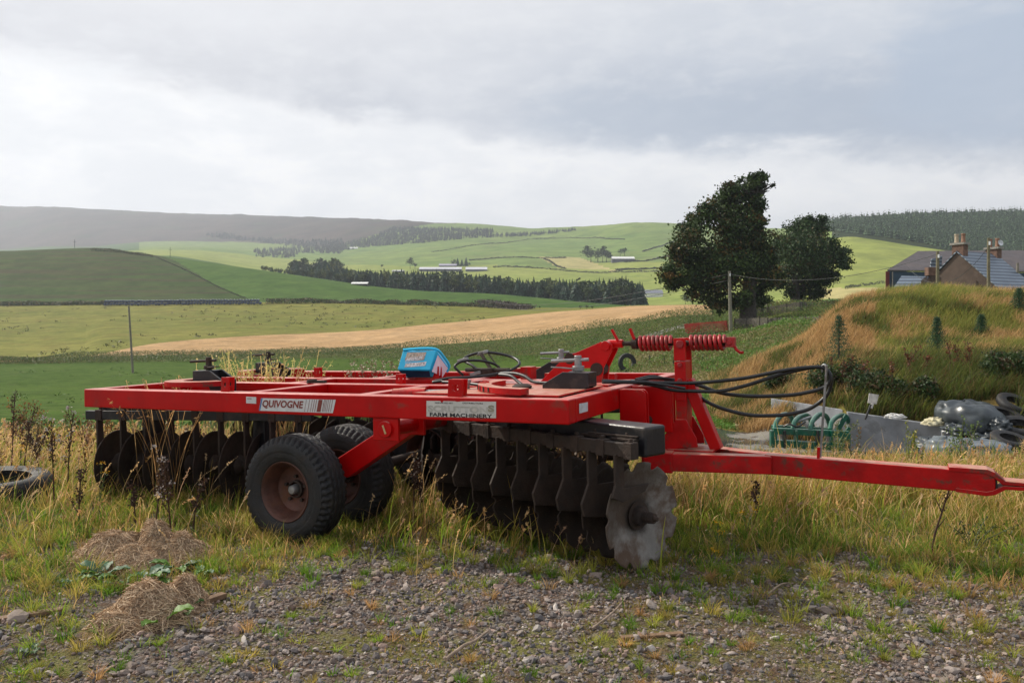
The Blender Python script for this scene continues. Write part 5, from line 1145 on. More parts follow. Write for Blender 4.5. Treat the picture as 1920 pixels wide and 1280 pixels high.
BG = [(.030, .060, .016), (.045, .080, .020), (.022, .045, .014)]
for (px, Y, w_, h_, lb) in ((1560, 21.6, 1.5, .75, 'leafy dark green bush spilling over the concrete wall behind the green machine'), (1640, 20.1, 1.6, .6, 'dark bramble thicket behind the wall, left of the white paddle'), (1475, 24, 1.3, .55, 'dark nettle clump at the foot of the mound, left of the concrete wall'),
      (1730, 19.4, 1.6, .55, 'dark bramble thicket behind the wall, right of the white paddle'), (1880, 20, 1.8, .6, 'dark weedy thicket at the right edge behind the tyre heap')):
    bush('bramble_bush', px, 0, 0, w_, h_, 5200, .065, BG + [(.09, .06, .03), (.06, .085, .03)], lb, Y=Y)

# young spruces on the mound
def sapling(px, py, hpx, label, dense=1.0, w=.27):
    q = hit(px, py, 19); h = hpx / F * q[1]; root = empty('young_spruce', loc=Vector(q)); tag(root, label, 'young tree'); m_ = MB(); m_.tube([(0, 0, -.1), (0, 0, h)], [.035, .006], 6); m_.build('trunk', bark_m, root)
    bag = Bag(); L_ = int(9 * dense) + 3
    for k in range(L_):
        t = (k + .5) / L_; z0_ = h * (.12 + .85 * t); R_ = h * w * (1 - t) ** .75 * rng.uniform(.75, 1.15) + .03
        for a in np.arange(0, 6.28, 6.28 / 7) + rng.uniform(0, 1):
            m = 44; s_ = rng.random(m) ** .8; pp_ = np.stack([np.cos(a) * R_ * s_, np.sin(a) * R_ * s_, z0_ + R_ * s_ * .22 - .03 * s_], 1) + rng.normal(0, .032, (m, 3)); bag.add(quads_arrays(pp_, np.full(m, .042), pal(m, [(.04, .09, .045), (.06, .13, .05), (.03, .065, .04)]), .45))
    bag.build('needles', leaf_m, parent=root)
sapling(1573, 690, 102, 'young spruce on the left slope of the mound, the greenest and bushiest')
sapling(1757, 668, 76, 'thin bluish young spruce in the middle of the mound', .8, .24)
sapling(1840, 632, 44, 'small dark young spruce high on the right of the mound', .6, .3)
sapling(1911, 590, 50, 'young spruce cut by the right edge of the frame near the mound top', 1, .4)

# rust coloured dock and willowherb stalks on the mound
def stalk(root_name, q, h, lean, label, cat, group, col=(.09, .035, .02), head=(.11, .04, .022), nb=5, dens=60, hs=.018, parts=True, headlen=.5, width=.006, fluff=None):
    root = empty(root_name, loc=Vector(q)); tag(root, label, cat, group); m_ = MB(); tip = np.array([lean[0] * h, lean[1] * h, h]); mid_ = tip * .5 + np.array([-lean[0] * h * .12, 0, h * .05])
    pts = smooth_path([(0, 0, -.03), mid_, tip], 5); m_.tube(pts, np.linspace(width, width * .35, len(pts)), 5); br = []
    for k in range(nb):
        t = rng.uniform(.35, .85); b = np.array(pts[int(t * (len(pts) - 1))]); a = rng.uniform(0, 6.28); L_ = h * rng.uniform(.15, .32); e = b + np.array([math.cos(a) * L_ * .45, math.sin(a) * L_ * .45, L_ * .9]); m_.tube([b, (b + e) / 2 + [0, 0, -.1 * L_], e], [width * .5, width * .35, width * .2], 4); br.append((b, e))
    m_.build('stalk', stalk_plain, root); bag = Bag(); n = dens; t = 1 - headlen * rng.random(n); P_ = np.array(pts); pp_ = np.stack([np.interp(t, np.linspace(0, 1, len(P_)), P_[:, i]) for i in range(3)], 1) + rng.normal(0, hs * .8, (n, 3))
    bag.add(quads_arrays(pp_, rng.uniform(.5, 1.3, n) * hs, pal(n, [head, tuple(np.array(head) * 1.5), tuple(np.array(head) * .6)]), .8))
    for b, e in br:
        m = max(6, dens // (nb + 2)); s_ = rng.uniform(.3, 1, m)[:, None]; bag.add(quads_arrays(b + (e - b) * s_ + rng.normal(0, hs * .6, (m, 3)), rng.uniform(.5, 1.2, m) * hs, pal(m, [head, tuple(np.array(head) * 1.5)]), .8))
    if fluff is not None:
        for b, e in br + [(None, tip)]:
            bag.add(quads_arrays(e + rng.normal(0, .012, (14, 3)), rng.uniform(.010, .022, 14), pal(14, [fluff], None, .15), .9))
    bag.build('seed_head', leaf_m, parent=root); return root
stalk_plain = pmat('brown_stalk', (.065, .032, .02), rough=.85, var=.3, scale=40, bump=0)
for k in range(16):
    px = rng.uniform(1500, 1850); py = rng.uniform(690, 770); q = hit(px, py, 20.5)
    if q[1] > 34: continue
    stalk('dock_stalk', q, rng.uniform(.4, .9), (rng.normal(0, .3), 0), 'rust red dead dock stalk at the foot of the mound', 'dead weed', 'rust red dock stalks on the mound', col=(.09, .035, .02), head=(.14, .045, .022), hs=.05, dens=50, width=.012, headlen=.7)

# poles, wires
wood_grey = pmat('weathered_pole_wood', (.20, .18, .14), rough=.85, var=.25, scale=6, bump=.2); wire_m = pmat('wire', (.04, .045, .045), rough=.6, bump=0); insul = pmat('white_insulator', (.75, .76, .76), .4, bump=0)
def pole(px, pyb, pyt, Z, label, r=.14, lean=0, mat=None, ins=True):
    Z = Z or hit(px, pyb, 40)[1]
    b = P(px, pyb, Z); t = P(px + lean, pyt, Z); root = empty('wooden_pole', loc=Vector(b)); tag(root, label, 'pole'); m_ = MB(); m_.tube([(0, 0, -.5), tuple(t - b)], [r * 1.1, r * .8], 10); m_.build('shaft', mat or wood_grey, root, smooth=60)
    if ins:
        m_ = MB(); e = t - b; m_.cyl(e + np.array([.02, -r, -.5]), e + np.array([.02, -r, -.25]), .07, 8); m_.build('insulator', insul, root)
    return b, t
b1, t1 = pole(1370.5, 627, 508, None, 'pale wooden pole in front of the tall tree carrying two thin wires', .17, -3)
b2, t2 = pole(249.5, 699, 574, None, 'thin grey leaning pole alone in the green field on the left', .12, -8, ins=False)
b3, t3 = pole(1758, 560, 471, 60, 'mossy wooden pole in front of the brown gable', .13, 0, pmat('mossy_pole_wood', (.16, .14, .085), .85))
b4, t4 = pole(1853.5, 560, 446, 55, 'wooden pole in front of the corrugated house roof', .11, 0, pmat('mossy_pole_wood', (.16, .14, .085), .85))
b5, t5 = pole(1908, 560, 493, 66, 'short pole in front of the right hand shed', .12, 0, ins=False)
def wire(a, b, sag, label, r=.02):
    pts = [np.array(a) * (1 - t) + np.array(b) * t - np.array([0, 0, sag * 4 * t * (1 - t)]) for t in np.linspace(0, 1, 24)]; m_ = MB(); m_.tube(pts, r, 4); o = m_.build('overhead_wire', wire_m); return tag(o, label, 'wire', None)
wire(t1 + [0, 0, -.3], P(900, 560, 260), 2.5, 'thin overhead wire running left from the pole top by the tall tree', .03); wire(t1 + [0, 0, -.3], t3 + [0, 0, -.2], 1.2, 'thin overhead wire running from the pole by the tall tree towards the house')
wire(t1 + [0, 0, -.9], P(900, 568, 262), 2.6, 'lower of the two wires running left from the pole by the tall tree', .03)
wire(P(1700, 499, 64), t4 + [0, 0, -.6], 1.9, 'sagging wire looped across the brown gable', .018)
for (px, yb, yt, Z, lb) in ((140, 470, 449, 515, 'tiny mast on the crest of the brown hill'), (319, 487, 463, 505, 'tiny thin mast on the slope right of the brown hill')):
    b = P(px, yb + 2, Z); m_ = MB(); m_.tube([tuple(b), tuple(P(px, yt, Z))], [.16, .10], 6); m_.beam(P(px - 3, yt + 5, Z), P(px + 3, yt + 5, Z), .15, .15); tag(m_.build('mast', wire_m), lb, 'mast')

# fences
fence_m = pmat('weathered_fence_wood', (.13, .115, .095), rough=.9, var=.35, scale=3, bump=.1); fence_d = pmat('dark_fence_wood', (.05, .045, .035), rough=.9, bump=0)
def fence(name, pts, Z, hpx, step, label, wd=.09, post_step=2.4, mat=fence_m):
    ps = [hit(x, y, 40) for x, y in pts]; Z = [p[1] for p in ps]; root = empty(name, loc=Vector(ps[0])); tag(root, label, 'fence'); ps = [p - ps[0] for p in ps]; m_ = MB(); rails = MB(); posts = []
    for a, b, z in zip(ps[:-1], ps[1:], Z):
        L_ = np.linalg.norm(b - a); h = hpx / F * z; d_ = (b - a) / L_
        for s_ in np.arange(0, L_, step):
            c_ = a + d_ * s_; hh = h * rng.uniform(.94, 1.04); m_.obox(c_ + [0, 0, hh / 2], (d_, np.cross(d_, [0, 0, 1]), (0, 0, 1)), (wd / 2, .012, hh / 2))
        for f_ in (.3, .8): rails.beam(a + [0, .04, h * f_], b + [0, .04, h * f_], .04, .08)
        for s_ in np.arange(0, L_, post_step): posts.append((a + d_ * s_ + np.array([0, .06, 0]), h))
    m_.build('pickets', mat, root); rails.build('rails', fence_d, root)
    for c_, h in posts:
        q = MB(); q.obox(c_ + [0, 0, h * .52], ((1, 0, 0), (0, 1, 0), (0, 0, 1)), (.06, .06, h * .52)); q.build('post', fence_d, root)
fence('picket_fence', [(1378, 617), (1440, 616), (1550, 616)], [94, 93, 90], 20, .20, 'low grey picket fence running right from the foot of the pale pole', .11)
fence('board_fence', [(1395, 600), (1440, 592), (1500, 583), (1560, 577)], [104, 108, 114, 120], 17, .28, 'brown board fence climbing to the right beneath the two big trees', .24)
for k, (px, yb, yt) in enumerate([(1218, 689, 666), (1246, 688, 667), (1263, 686, 668), (1317, 681, 664), (1307, 678, 664), (1325, 678, 665)]):
    q = hit(px, yb, 30); m_ = MB(); h = (yb - yt) / F * q[1]; m_.tube([tuple(q - [0, 0, .2]), tuple(q + [rng.normal(0, .03), 0, h])], [.055, .05], 8); tag(m_.build('fence_post', fence_d), ['dark round fence post just left of the harrow post', 'second dark fence post from the left, beneath the left spring', 'fence post half hidden by the red harrow post', 'leaning thin fence post under the right spring', 'thick dark fence post under the right spring', 'rightmost thin fence post under the right spring'][k], 'fence post')

# old tyre on a stump beside the fence, red trailer
q = hit(1176, 700, 30); root = empty('old_tyre', loc=Vector(q)); tag(root, 'old black tyre propped among weeds in the rough grass behind the harrow lever', 'tyre'); m_ = MB(); sc_ = q[1] / F
m_.lathe([(10 * sc_, -.12), (17 * sc_, -.14), (18.5 * sc_, 0), (17 * sc_, .14), (10 * sc_, .12)], (0, 0, 20 * sc_), (.25, -1, .1), 28, close=True); m_.build('carcass', rubber, root, smooth=50)
bush('weed_clump', 1168, 702, 30, .7, .55, 500, .07, [(.10, .07, .05), (.14, .10, .07), (.06, .06, .03)], 'brown withered weed clump around the old tyre', cat='weed')
TZ_ = hit(1322, 628, 40)[1] - 94; b = P(1322, 628, 94 + TZ_); root = empty('red_trailer', loc=Vector(b)); tag(root, 'faded red open tipping trailer parked by the track beyond the harrow springs', 'trailer')
tr_red = pmat('faded_trailer_red', (.42, .035, .02), .6, var=.2, scale=1.5, tint=(.35, .16, .08), tintamt=.6, tintscale=1.5); tr_pan = pmat('rusty_orange_panel', (.36, .15, .08), .8, var=.25, scale=2)
o_ = lambda x, y, z: P(x, y, z + TZ_) - b
f1 = [o_(1283, 608, 94), o_(1361, 602, 92.5), o_(1364, 621, 92.5), o_(1286, 625, 94)]; k1 = [o_(1287, 606.5, 97), o_(1363, 601, 95.5), o_(1365, 619, 95.5), o_(1290, 623, 97)]
m_ = MB(); V = f1 + k1
for a_, c_ in ((0, 1), (1, 5), (5, 4), (4, 0)):      # four walls, open top
    lo = {0: 3, 1: 2, 5: 6, 4: 7}; m_.add([V[a_] if a_ < 4 else V[a_], V[c_], V[lo[c_]], V[lo[a_]]], [(0, 1, 2, 3)])
m_.add([V[3], V[2], V[6], V[7]], [(0, 1, 2, 3)]); m_.build('body', tr_red, root, thick=.06)
m_ = MB(); m_.add([o_(1315, 607.5, 93.0), o_(1352, 605, 92.3), o_(1358, 619.5, 92.3), o_(1318, 622.5, 93.0)], [(0, 1, 2, 3)]); m_.build('side_panel', tr_pan, root)
for x in (1305, 1340):
    m_ = MB(); c_ = o_(x, 627, 94.5); m_.lathe([(.0, -.12), (.45, -.12), (.45, .12), (0, .12)], c_, (0, 1, 0), 20); m_.build('wheel', rubber, root)

# wrapped bales
bale_m = pmat('dark_bale_wrap', (.02, .035, .075), rough=.25, var=.25, bump=.1, spec=.6); bale_sheen = pmat('bale_wrap_sky_sheen', (.45, .47, .52), rough=.3, var=.15, bump=.1)
m_ = MB(); m_.lathe([(0, -.6), (.5, -.6), (.58, -.55), (.6, 0), (.58, .55), (.5, .6), (0, .6)], (0, 0, .6), (0, 1, 0), 14); bo = m_.build('wrapped_bale', bale_m, smooth=40); bo.data.materials.append(bale_sheen)
for p_ in bo.data.polygons:
    if p_.center[2] > 1.02: p_.material_index = 1  # top faces carry the sky reflection as a pale colour
top_mesh = bo.data; bm_low = bo.data.copy()
for p_ in bm_low.polygons: p_.material_index = 0
first = True
for k in range(53):
    px = 201 + 5.56 * k; by = 572.5 - 1.6 * min(1, max(0, (px - 280) / 90)); q = hit(px, by, 250); s_ = 5.2 / F * q[1] / 1.2
    for tier in (0, 1):
        if tier and k == 52: continue
        o = bo if first else bo.copy()
        if not first: COL.objects.link(o)
        o.data = bm_low if tier == 0 else bo.data
        if first: o.data = bm_low; bo_top = None
        first = False; o.location = (q[0] + tier * .3, q[1] - 1.5, q[2] + tier * 1.08 * s_ + rng.normal(0, .06)); o.scale = (s_,) * 3; o.rotation_euler[2] = rng.normal(0, .1)
        if tier: o.data = top_mesh if 'top_mesh' in globals() else o.data
        tag(o, 'dark blue wrapped bale in the bottom row of the long stack' if not tier else 'wrapped bale with a pale painted sky reflection on top in the upper row of the long stack', 'bale', 'bales in the lower row of the stack' if not tier else 'bales in the upper row of the stack')
# ------------------------------------------------------------------ farmhouse and sheds behind the mound
harl = pmat('brown_rendered_wall', (.105, .074, .058), rough=.9, var=.15, scale=1.2, tint=(.075, .055, .045), tintamt=.6, tintscale=.6, bump=.3, bscale=30)
def striped(name, a, b, axis_scale, rough=.45, spec=.5):
    m = bpy.data.materials.new(name); m.use_nodes = True; t = NT(m.node_tree); bs = t.n['Principled BSDF']; tc = t.new('ShaderNodeTexCoord')
    wv = t.new('ShaderNodeTexWave', wave_type='BANDS', bands_direction='Z'); t.put(wv.inputs['Vector'], tc.outputs['Object']); wv.inputs['Scale'].default_value = axis_scale
    c = t.mix(t.ramp(wv.outputs['Fac'], .25, .5), b, a); c = t.mix(1.0, c, t.mix(t.noise(tc.outputs['Object'], 1.5, 4), (.8,) * 3, (1.2,) * 3), 'MULTIPLY')
    t.put(bs.inputs['Base Color'], c); bs.inputs['Roughness'].default_value = rough; bs.inputs['Specular IOR Level'].default_value = spec
    bp = t.new('ShaderNodeBump'); bp.inputs['Strength'].default_value = .6; bp.inputs['Distance'].default_value = .05; t.put(bp.inputs['Height'], wv.outputs['Fac']); t.l.new(bp.outputs[0], bs.inputs['Normal']); return m
slate = striped('pale_blue_metal_roof', (.17, .215, .27), (.065, .085, .12), 1.15)
shed_roof = pmat('grey_fibre_cement_roof', (.075, .065, .07), rough=.8, var=.2, scale=1.5, tint=(.12, .10, .10), tintamt=.5, tintscale=.4, bump=.1)
shed_blue = pmat('dark_blue_cladding', (.018, .045, .075), rough=.5, var=.15, scale=2, bump=.05); sky_l = pmat('translucent_roof_sheet', (.55, .60, .66), rough=.4, bump=0)
red_trim = pmat('dark_red_trim', (.12, .015, .012), rough=.6, bump=0); brickm = pmat('red_chimney_brick', (.15, .085, .06), rough=.85, var=.35, scale=3, bump=.2); claym = pmat('terracotta_chimney_pot', (.24, .125, .075), rough=.7, var=.2, bump=.05)
cream = pmat('cream_chimney_pot', (.42, .34, .24), rough=.7, bump=0); lead = pmat('grey_stone_coping', (.28, .26, .23), rough=.8, bump=.1)
def quad(mb, *p): mb.add(p, [tuple(range(len(p)))])
A = P(1795, 474, 65); HSE = empty('farmhouse', loc=(A[0], A[1], 0)); tag(HSE, 'brown gabled farmhouse with pale blue metal roof and two clay pot chimneys behind the mound', 'house')
rd = np.array([.87, .49, 0]); gd = np.array([.49, -.87, 0]); rz = A[2]; ez = rz - 3.6; hw_ = 3.9; LN = 5.3
wl = MB(); ap = np.array([0, 0, rz]); er = gd * hw_ + [0, 0, ez]; el_ = -gd * hw_ + [0, 0, ez]
dn = lambda p: np.array([p[0], p[1], -1.0])
quad(wl, dn(el_), dn(er), er, ap, el_); e2 = rd * LN; quad(wl, dn(er), dn(er) + e2, er + e2, er); quad(wl, dn(el_) + e2, dn(er) + e2, er + e2, ap + e2, el_ + e2); quad(wl, dn(el_), dn(el_) + e2, el_ + e2, el_)
wl.build('wall', harl, HSE)
for sgn, e_ in ((1, er), (-1, el_)):
    r_ = MB(); o1 = e_ + gd * .3 * sgn - np.array([0, 0, .28]); up = np.array([0, 0, .06]); r_.prism([ap - rd * .12 + up, o1 - rd * .12 + up, o1 + e2 + rd * .12 + up, ap + e2 + rd * .12 + up], (0, 0, .10)); r_.build('roof', slate, HSE)
def chimney(pos, parent, pots, hgt=1.0, wd=.95):
    m_ = MB(); m_.obox(pos + [0, 0, hgt / 2 - .5], (gd, rd, (0, 0, 1)), (wd / 2, .32, hgt / 2 + .5)); c_ = m_.build('chimney', brickm, parent); m_ = MB(); m_.obox(pos + [0, 0, hgt + .08], (gd, rd, (0, 0, 1)), (wd / 2 + .14, .42, .08)); m_.build('coping', lead, c_)
    for off, mt in pots:
        m_ = MB(); q = pos + gd * off + [0, 0, hgt + .16]; m_.lathe([(.15, 0), (.19, .05), (.16, .12), (.14, .62), (.18, .66), (.16, .74), (.11, .74), (.11, .2)], q, (0, 0, 1), 14); m_.build('chimney_pot', mt, c_, smooth=40)
chimney(ap + rd * .35, HSE, ((-.28, cream), (.28, claym)), .65); chimney(ap + rd * (LN - .2), HSE, ((-.30, claym), (.30, claym)), .5)
m_ = MB(); q = ap + rd * (LN - .2) + gd * .55 + np.array([0, 0, 1.0]); m_.lathe([(0, -.05), (.15, -.03), (.24, .03), (.25, .04), (.15, 0)], q, (.2, -1, .25), 16); m_.build('satellite_dish', pmat('pale_dish', (.6, .62, .65), .4, bump=0), HSE, smooth=40)
# low lean-to with slatted roof, small red stack
b_ = lambda x, y, z: P(x, y, z) - np.array([A[0], A[1], 0])
m_ = MB(); quad(m_, b_(1675, 540, 61.5), b_(1690, 518, 63.5), b_(1741, 519, 63.5), b_(1727, 541, 61.5)); m_.build('lean_to_roof', slate, HSE, thick=.08)
m_ = MB(); quad(m_, b_(1744, 500, 64.4), b_(1746, 486, 64.4), b_(1766, 480, 65), b_(1765, 500, 65)); m_.build('lean_to_roof', slate, HSE, thick=.06)
m_ = MB(); m_.box(b_(1741, 516, 63.4), b_(1752, 502, 64.0)); m_.build('chimney', brickm, HSE)
m_ = MB(); quad(m_, b_(1727, 548, 61.6), b_(1727, 526, 61.6), b_(1742, 513, 64.2), b_(1765, 520, 64.5), b_(1765, 550, 64.5)); m_.build('wall', harl, HSE)
# long shed behind
S0 = P(1664, 507, 85); SHD = empty('farm_shed', loc=(S0[0], S0[1], 0)); tag(SHD, 'long dark blue shed with grey hipped roof and pale rooflights behind the farmhouse', 'shed')
s_ = lambda x, y, z: P(x, y, z) - np.array([S0[0], S0[1], 0])
eL, eR = s_(1664, 507, 85), s_(2050, 511, 85); rL, rR = s_(1722, 471.5, 93), s_(2080, 469, 93); bL = s_(1700, 500, 100); 
m_ = MB(); quad(m_, eL, eR, rR, rL); quad(m_, eL, rL, bL); m_.build('roof', shed_roof, SHD, thick=.12)
m_ = MB(); g_ = lambda p: np.array([p[0], p[1], -.5]); dz_ = np.array([0, .15, -.08]); quad(m_, g_(eL + dz_), g_(eR + dz_), eR + dz_, eL + dz_); quad(m_, g_(eL + dz_), g_(bL), bL, eL + dz_); m_.build('wall', shed_blue, SHD)
m_ = MB(); m_.box((eL[0] - .15, eL[1] + .02, -.5), (eL[0] + .22, eL[1] + .12, eL[2] - .1)); m_.build('corner_trim', red_trim, SHD); m_ = MB(); m_.cyl((eL[0] + .55, eL[1] + .05, 0), (eL[0] + .55, eL[1] + .05, eL[2] - .15), .07, 8); m_.build('downpipe', lead, SHD)
def on_roof(x, y):      # point on the front roof slope
    n_ = np.cross(eR - eL, rL - eL); d = np.array([(x - CX) / F, 1, -(y - Y0) / F]); o0 = np.array([0, 0, H]) - np.array([S0[0], S0[1], 0]); t = ((eL - o0) @ n_) / (d @ n_); return o0 + d * t - d * .25
for pts in ([(1697, 502), (1712, 502), (1746, 481), (1731, 481)], [(1899, 493), (1925, 492), (1945, 480), (1920, 480)]):
    m_ = MB(); quad(m_, *[on_roof(*p) for p in pts]); m_.build('rooflight', sky_l, SHD)
# far farm buildings
far_roof = pmat('pale_sheet_roof', (.55, .55, .60), rough=.6, var=.08, scale=.1, bump=0); far_wall = pmat('grey_shed_wall', (.10, .10, .115), rough=.8, bump=0); white_w = pmat('white_wall', (.70, .70, .68), rough=.7, bump=0)
def far_shed(x0, x1, yb, ye, yr, ymin, label, dep=14, roofm=far_roof, wallm=far_wall, name='farm_building', slope=0):
    a = hit((x0 + x1) / 2, yb, ymin); Z = a[1]; root = empty(name, loc=Vector(a)); tag(root, label, 'farm building'); s_ = lambda x, y, z: P(x, y, z) - a
    m_ = MB(); c_ = [s_(x0, ye, Z), s_(x1, ye + slope, Z)]; r_ = [s_(x0, yr, Z), s_(x1, yr + slope, Z)]
    for p in r_: p[1] += dep / 2
    bk = [p + np.array([0, dep, 0]) for p in c_]; gr_ = [np.array([p[0], p[1], -1.5]) for p in c_]; gb = [np.array([p[0], p[1], -1.5]) for p in bk]
    for i in (0, 1): quad(m_, gr_[i], c_[i], r_[i], bk[i], gb[i])
    quad(m_, gr_[0], gr_[1], c_[1], c_[0]); m_.build('wall', wallm, root); m_ = MB(); quad(m_, c_[0] - [.3, .4, 0], c_[1] + [.3, -.4, 0], r_[1] + [.3, 0, 0], r_[0] - [.3, 0, 0]); quad(m_, r_[0], r_[1], bk[1], bk[0]); m_.build('roof', roofm, root, thick=.15); return root
far_shed(786, 865, 509, 504.5, 500, 600, 'longest pale roofed shed across the valley, left of the pair')
far_shed(873, 913, 509, 505, 500, 600, 'shorter pale roofed shed across the valley, right of the longest one')
far_shed(823, 856, 500, 498, 494, 600, 'small lilac roofed shed behind the longest shed across the valley', 10, pmat('lilac_roof', (.36, .34, .42), .7, bump=0))
far_shed(1148, 1190, 490.5, 485, 480.5, 600, 'white roofed barn with open dark front on the far slope', 12, white_w)
far_shed(735, 757, 510, 508, 506, 600, 'tiny low grey shed left of the long sheds', 8)
far_shed(659, 688, 534.5, 532, 528.5, 350, 'long white roofed caravan like shed at the top of the green slope', 6, white_w, pmat('dark_front', (.06, .05, .05), .8, bump=0))
far_shed(1210, 1243, 557, 550, 543, 330, 'grey roofed cottage with white walls left of the tall tree', 9, pmat('slate_roof', (.20, .21, .25), .7, bump=0), white_w, 'cottage')
far_shed(655, 670, 467, 465, 463, 1200, 'tiny white cottage in the hazy woods far across the valley', 8, white_w, white_w, 'cottage')

# ------------------------------------------------------------------ yard: silage clamp walls, green shear grab, wrap, tyres
conc = pmat('grey_concrete', (.23, .24, .26), rough=.75, var=.18, scale=1.6, tint=(.10, .10, .10), tintamt=.5, tintscale=2.5, bump=.15, bscale=20)
def wall_panel(pa, Ya, ztA, pb_, Yb, ztB, zb, label):
    a = np.array([(pa - CX) / F * Ya, Ya, 0]); b = np.array([(pb_ - CX) / F * Yb, Yb, 0]); root = MB(); th = np.array([.03, .16, 0]); a0, b0 = a + [0, 0, zb], b + [0, 0, zb]; a1, b1 = a + [0, 0, ztA], b + [0, 0, ztB]
    root.prism([a0, b0, b1, a1], th); o = root.build('clamp_wall', conc, bevel=.015); tag(o, label, 'wall'); return o
wall_panel(1447, 22.6, 1.6 - 147 / F * 22.6, 1580, 20.0, 1.6 - 168 / F * 20.0, -1.7, 'pale concrete clamp wall behind the green grab')
wall_panel(1590, 19.2, 1.6 - 172 / F * 19.2, 1766, 18.0, 1.6 - 197 / F * 18.0, -1.7, 'large pale concrete clamp wall right of the green grab')
wall_panel(1768, 17.9, 1.6 - 200 / F * 17.9, 1990, 16.8, -.85, -1.7, 'concrete clamp wall mostly hidden under the black sheeting')
grn = pmat('green_machine_paint', (.004, .095, .055), rough=.35, var=.2, scale=5, tint=(.05, .05, .04), tintamt=.5, tintscale=5, bump=.05, top=((.35, .42, .38), .4)); blk = pmat('dirty_black_metal', (.015, .016, .016), rough=.5, bump=.05)
G0 = P(1518, 846, 18.2); GRB = empty('silage_grab', loc=Vector(G0)); tag(GRB, 'bright green bale or silage grab attachment lying in the yard', 'grab')
g_ = lambda x, y, dz=0: P(x, y, 18.2 + dz) - G0
for (x0, y0_, x1, y1_, dz, r) in ((1449, 807, 1590, 813, 0, .07), (1449, 830, 1588, 838, 0, .08), (1450, 806, 1450, 838, 0, .07), (1589, 812, 1588, 840, 0, .06), (1447, 800, 1560, 806, .9, .05)):
    m_ = MB(); m_.beam(g_(x0, y0_, dz), g_(x1, y1_, dz), r * 2, r * 2, up=(.02, 1, .03)); m_.build('frame_beam', grn, GRB, bevel=.012)
for x in (1470, 1492, 1532, 1558):
    m_ = MB(); m_.beam(g_(x, 806, -.06), g_(x + 1, 840, -.06), .05, .16, up=(0, 1, 0)); m_.build('upright', blk if x in (1470, 1532) else grn, GRB, bevel=.01)
for k, x in enumerate((1452, 1486, 1519, 1556)):
    m_ = MB(); m_.tube(smooth_path([g_(x, 806, .0), g_(x + 4, 790, .2), g_(x + 16, 777 + 3 * (k % 2), .5), g_(x + 30, 780, .9), g_(x + 38, 800, 1.1)], 5), .055, 8); m_.build('curved_tine', grn, GRB, smooth=60)
for (x0, y0_, x1, y1_) in ((1488, 792, 1520, 782), (1512, 800, 1535, 781)):
    m_ = MB(); m_.cyl(g_(x0, y0_, .3), g_(x1, y1_, .5), .035, 10); m_.build('hydraulic_ram', steel, GRB, smooth=60)
m_ = MB(); m_.prism([g_(1566, 838, .5), g_(1590, 800, .5), g_(1596, 802, .5), g_(1586, 842, .5)], (.0, .06, 0)); m_.prism([g_(1560, 815, .4), g_(1585, 776, .4), g_(1591, 780, .4), g_(1568, 822, .4)], (0, .05, 0)); m_.build('side_arm', grn, GRB, bevel=.005)
m_ = MB(); m_.tube(smooth_path([g_(1468, 800, .1), g_(1480, 795, 0), g_(1495, 800, -.05), g_(1510, 790, .1)], 5), .022, 6); m_.build('hose', hose_m, GRB, smooth=60)

wrap = pmat('black_silage_sheet', (.025, .032, .038), rough=.32, var=.35, scale=2, tint=(.10, .12, .13), tintamt=.5, tintscale=1.5, bump=.5, bscale=3.5, spec=.6)
def heap(name, px, py, Z, wpx, hpx, dep, label, mat=wrap, seed=0, rot=0, cat='plastic sheet', wr=.10, arch=False, skew=0):
    c = P(px, py, Z); n, m = 40, 20; V = []; W_ = wpx / F * Z / 2; Hh = hpx / F * Z
    for i in range(m + 1):
        ph = math.pi / 2 * i / m
        for k in range(n):
            th = 2 * math.pi * k / n; sx = math.cos(th) * math.cos(ph) ** .6; sy = math.sin(th) * math.cos(ph) ** .6; sz = math.sin(ph) ** .8
            d = 1 + wr * (vnoise(np.array([th * 2.2 + seed]), np.array([ph * 3.1 + seed]), 1.3, seed)[0] - .5) * 2 + wr * .35 * math.sin(th * 9 + ph * 3 + seed)
            V.append((sx * W_ * d + skew * sz * W_, sy * dep * d, sz * Hh * d - .05))
    Q = [(i * n + k, i * n + (k + 1) % n, (i + 1) * n + (k + 1) % n, (i + 1) * n + k) for i in range(m) for k in range(n)]
    me = bpy.data.meshes.new(name); me.from_pydata(V, [], Q); me.materials.append(mat); me.polygons.foreach_set('use_smooth', [True] * len(Q)); o = new_obj(name, me); o.location = Vector(c); o.rotation_euler[2] = rot; return tag(o, label, cat)
# arched stiff sheet
def arched(px0, px1, pyb, pyt, Z, dep, label):
    n = 30; top = []; bot = []; V = []
    for j in range(9):
        d = dep * j / 8
        for k in range(n + 1):
            t = k / n; x = px0 + (px1 - px0) * t; y = pyb - (pyb - pyt) * math.sin(math.pi * min(1, t * 1.02)) ** .8 * (1 - .10 * j / 8) + 4 * t; q = P(x + j * 2.5, y, Z + d); q[2] += .02 * math.sin(t * 25 + j) ; V.append(q)
    Q = [(j * (n + 1) + k, j * (n + 1) + k + 1, (j + 1) * (n + 1) + k + 1, (j + 1) * (n + 1) + k) for j in range(8) for k in range(n)]
    me = bpy.data.meshes.new('arched_sheet'); me.from_pydata([tuple(v) for v in V], [], Q); me.materials.append(wrap); me.polygons.foreach_set('use_smooth', [True] * len(Q)); o = new_obj('arched_sheet', me); sm = o.modifiers.new('t', 'SOLIDIFY'); sm.thickness = .03; return tag(o, label, 'plastic sheet')
heap('arched_sheet', 1822, 797, 18.0, 118, 50, .8, 'large domed black plastic sheet on top of the clamp heap', seed=13, wr=.07, skew=-.2)
heap('wrapped_silage', 1812, 815, 18.2, 112, 30, .7, 'folded black plastic bundle under the arched sheet', seed=3)
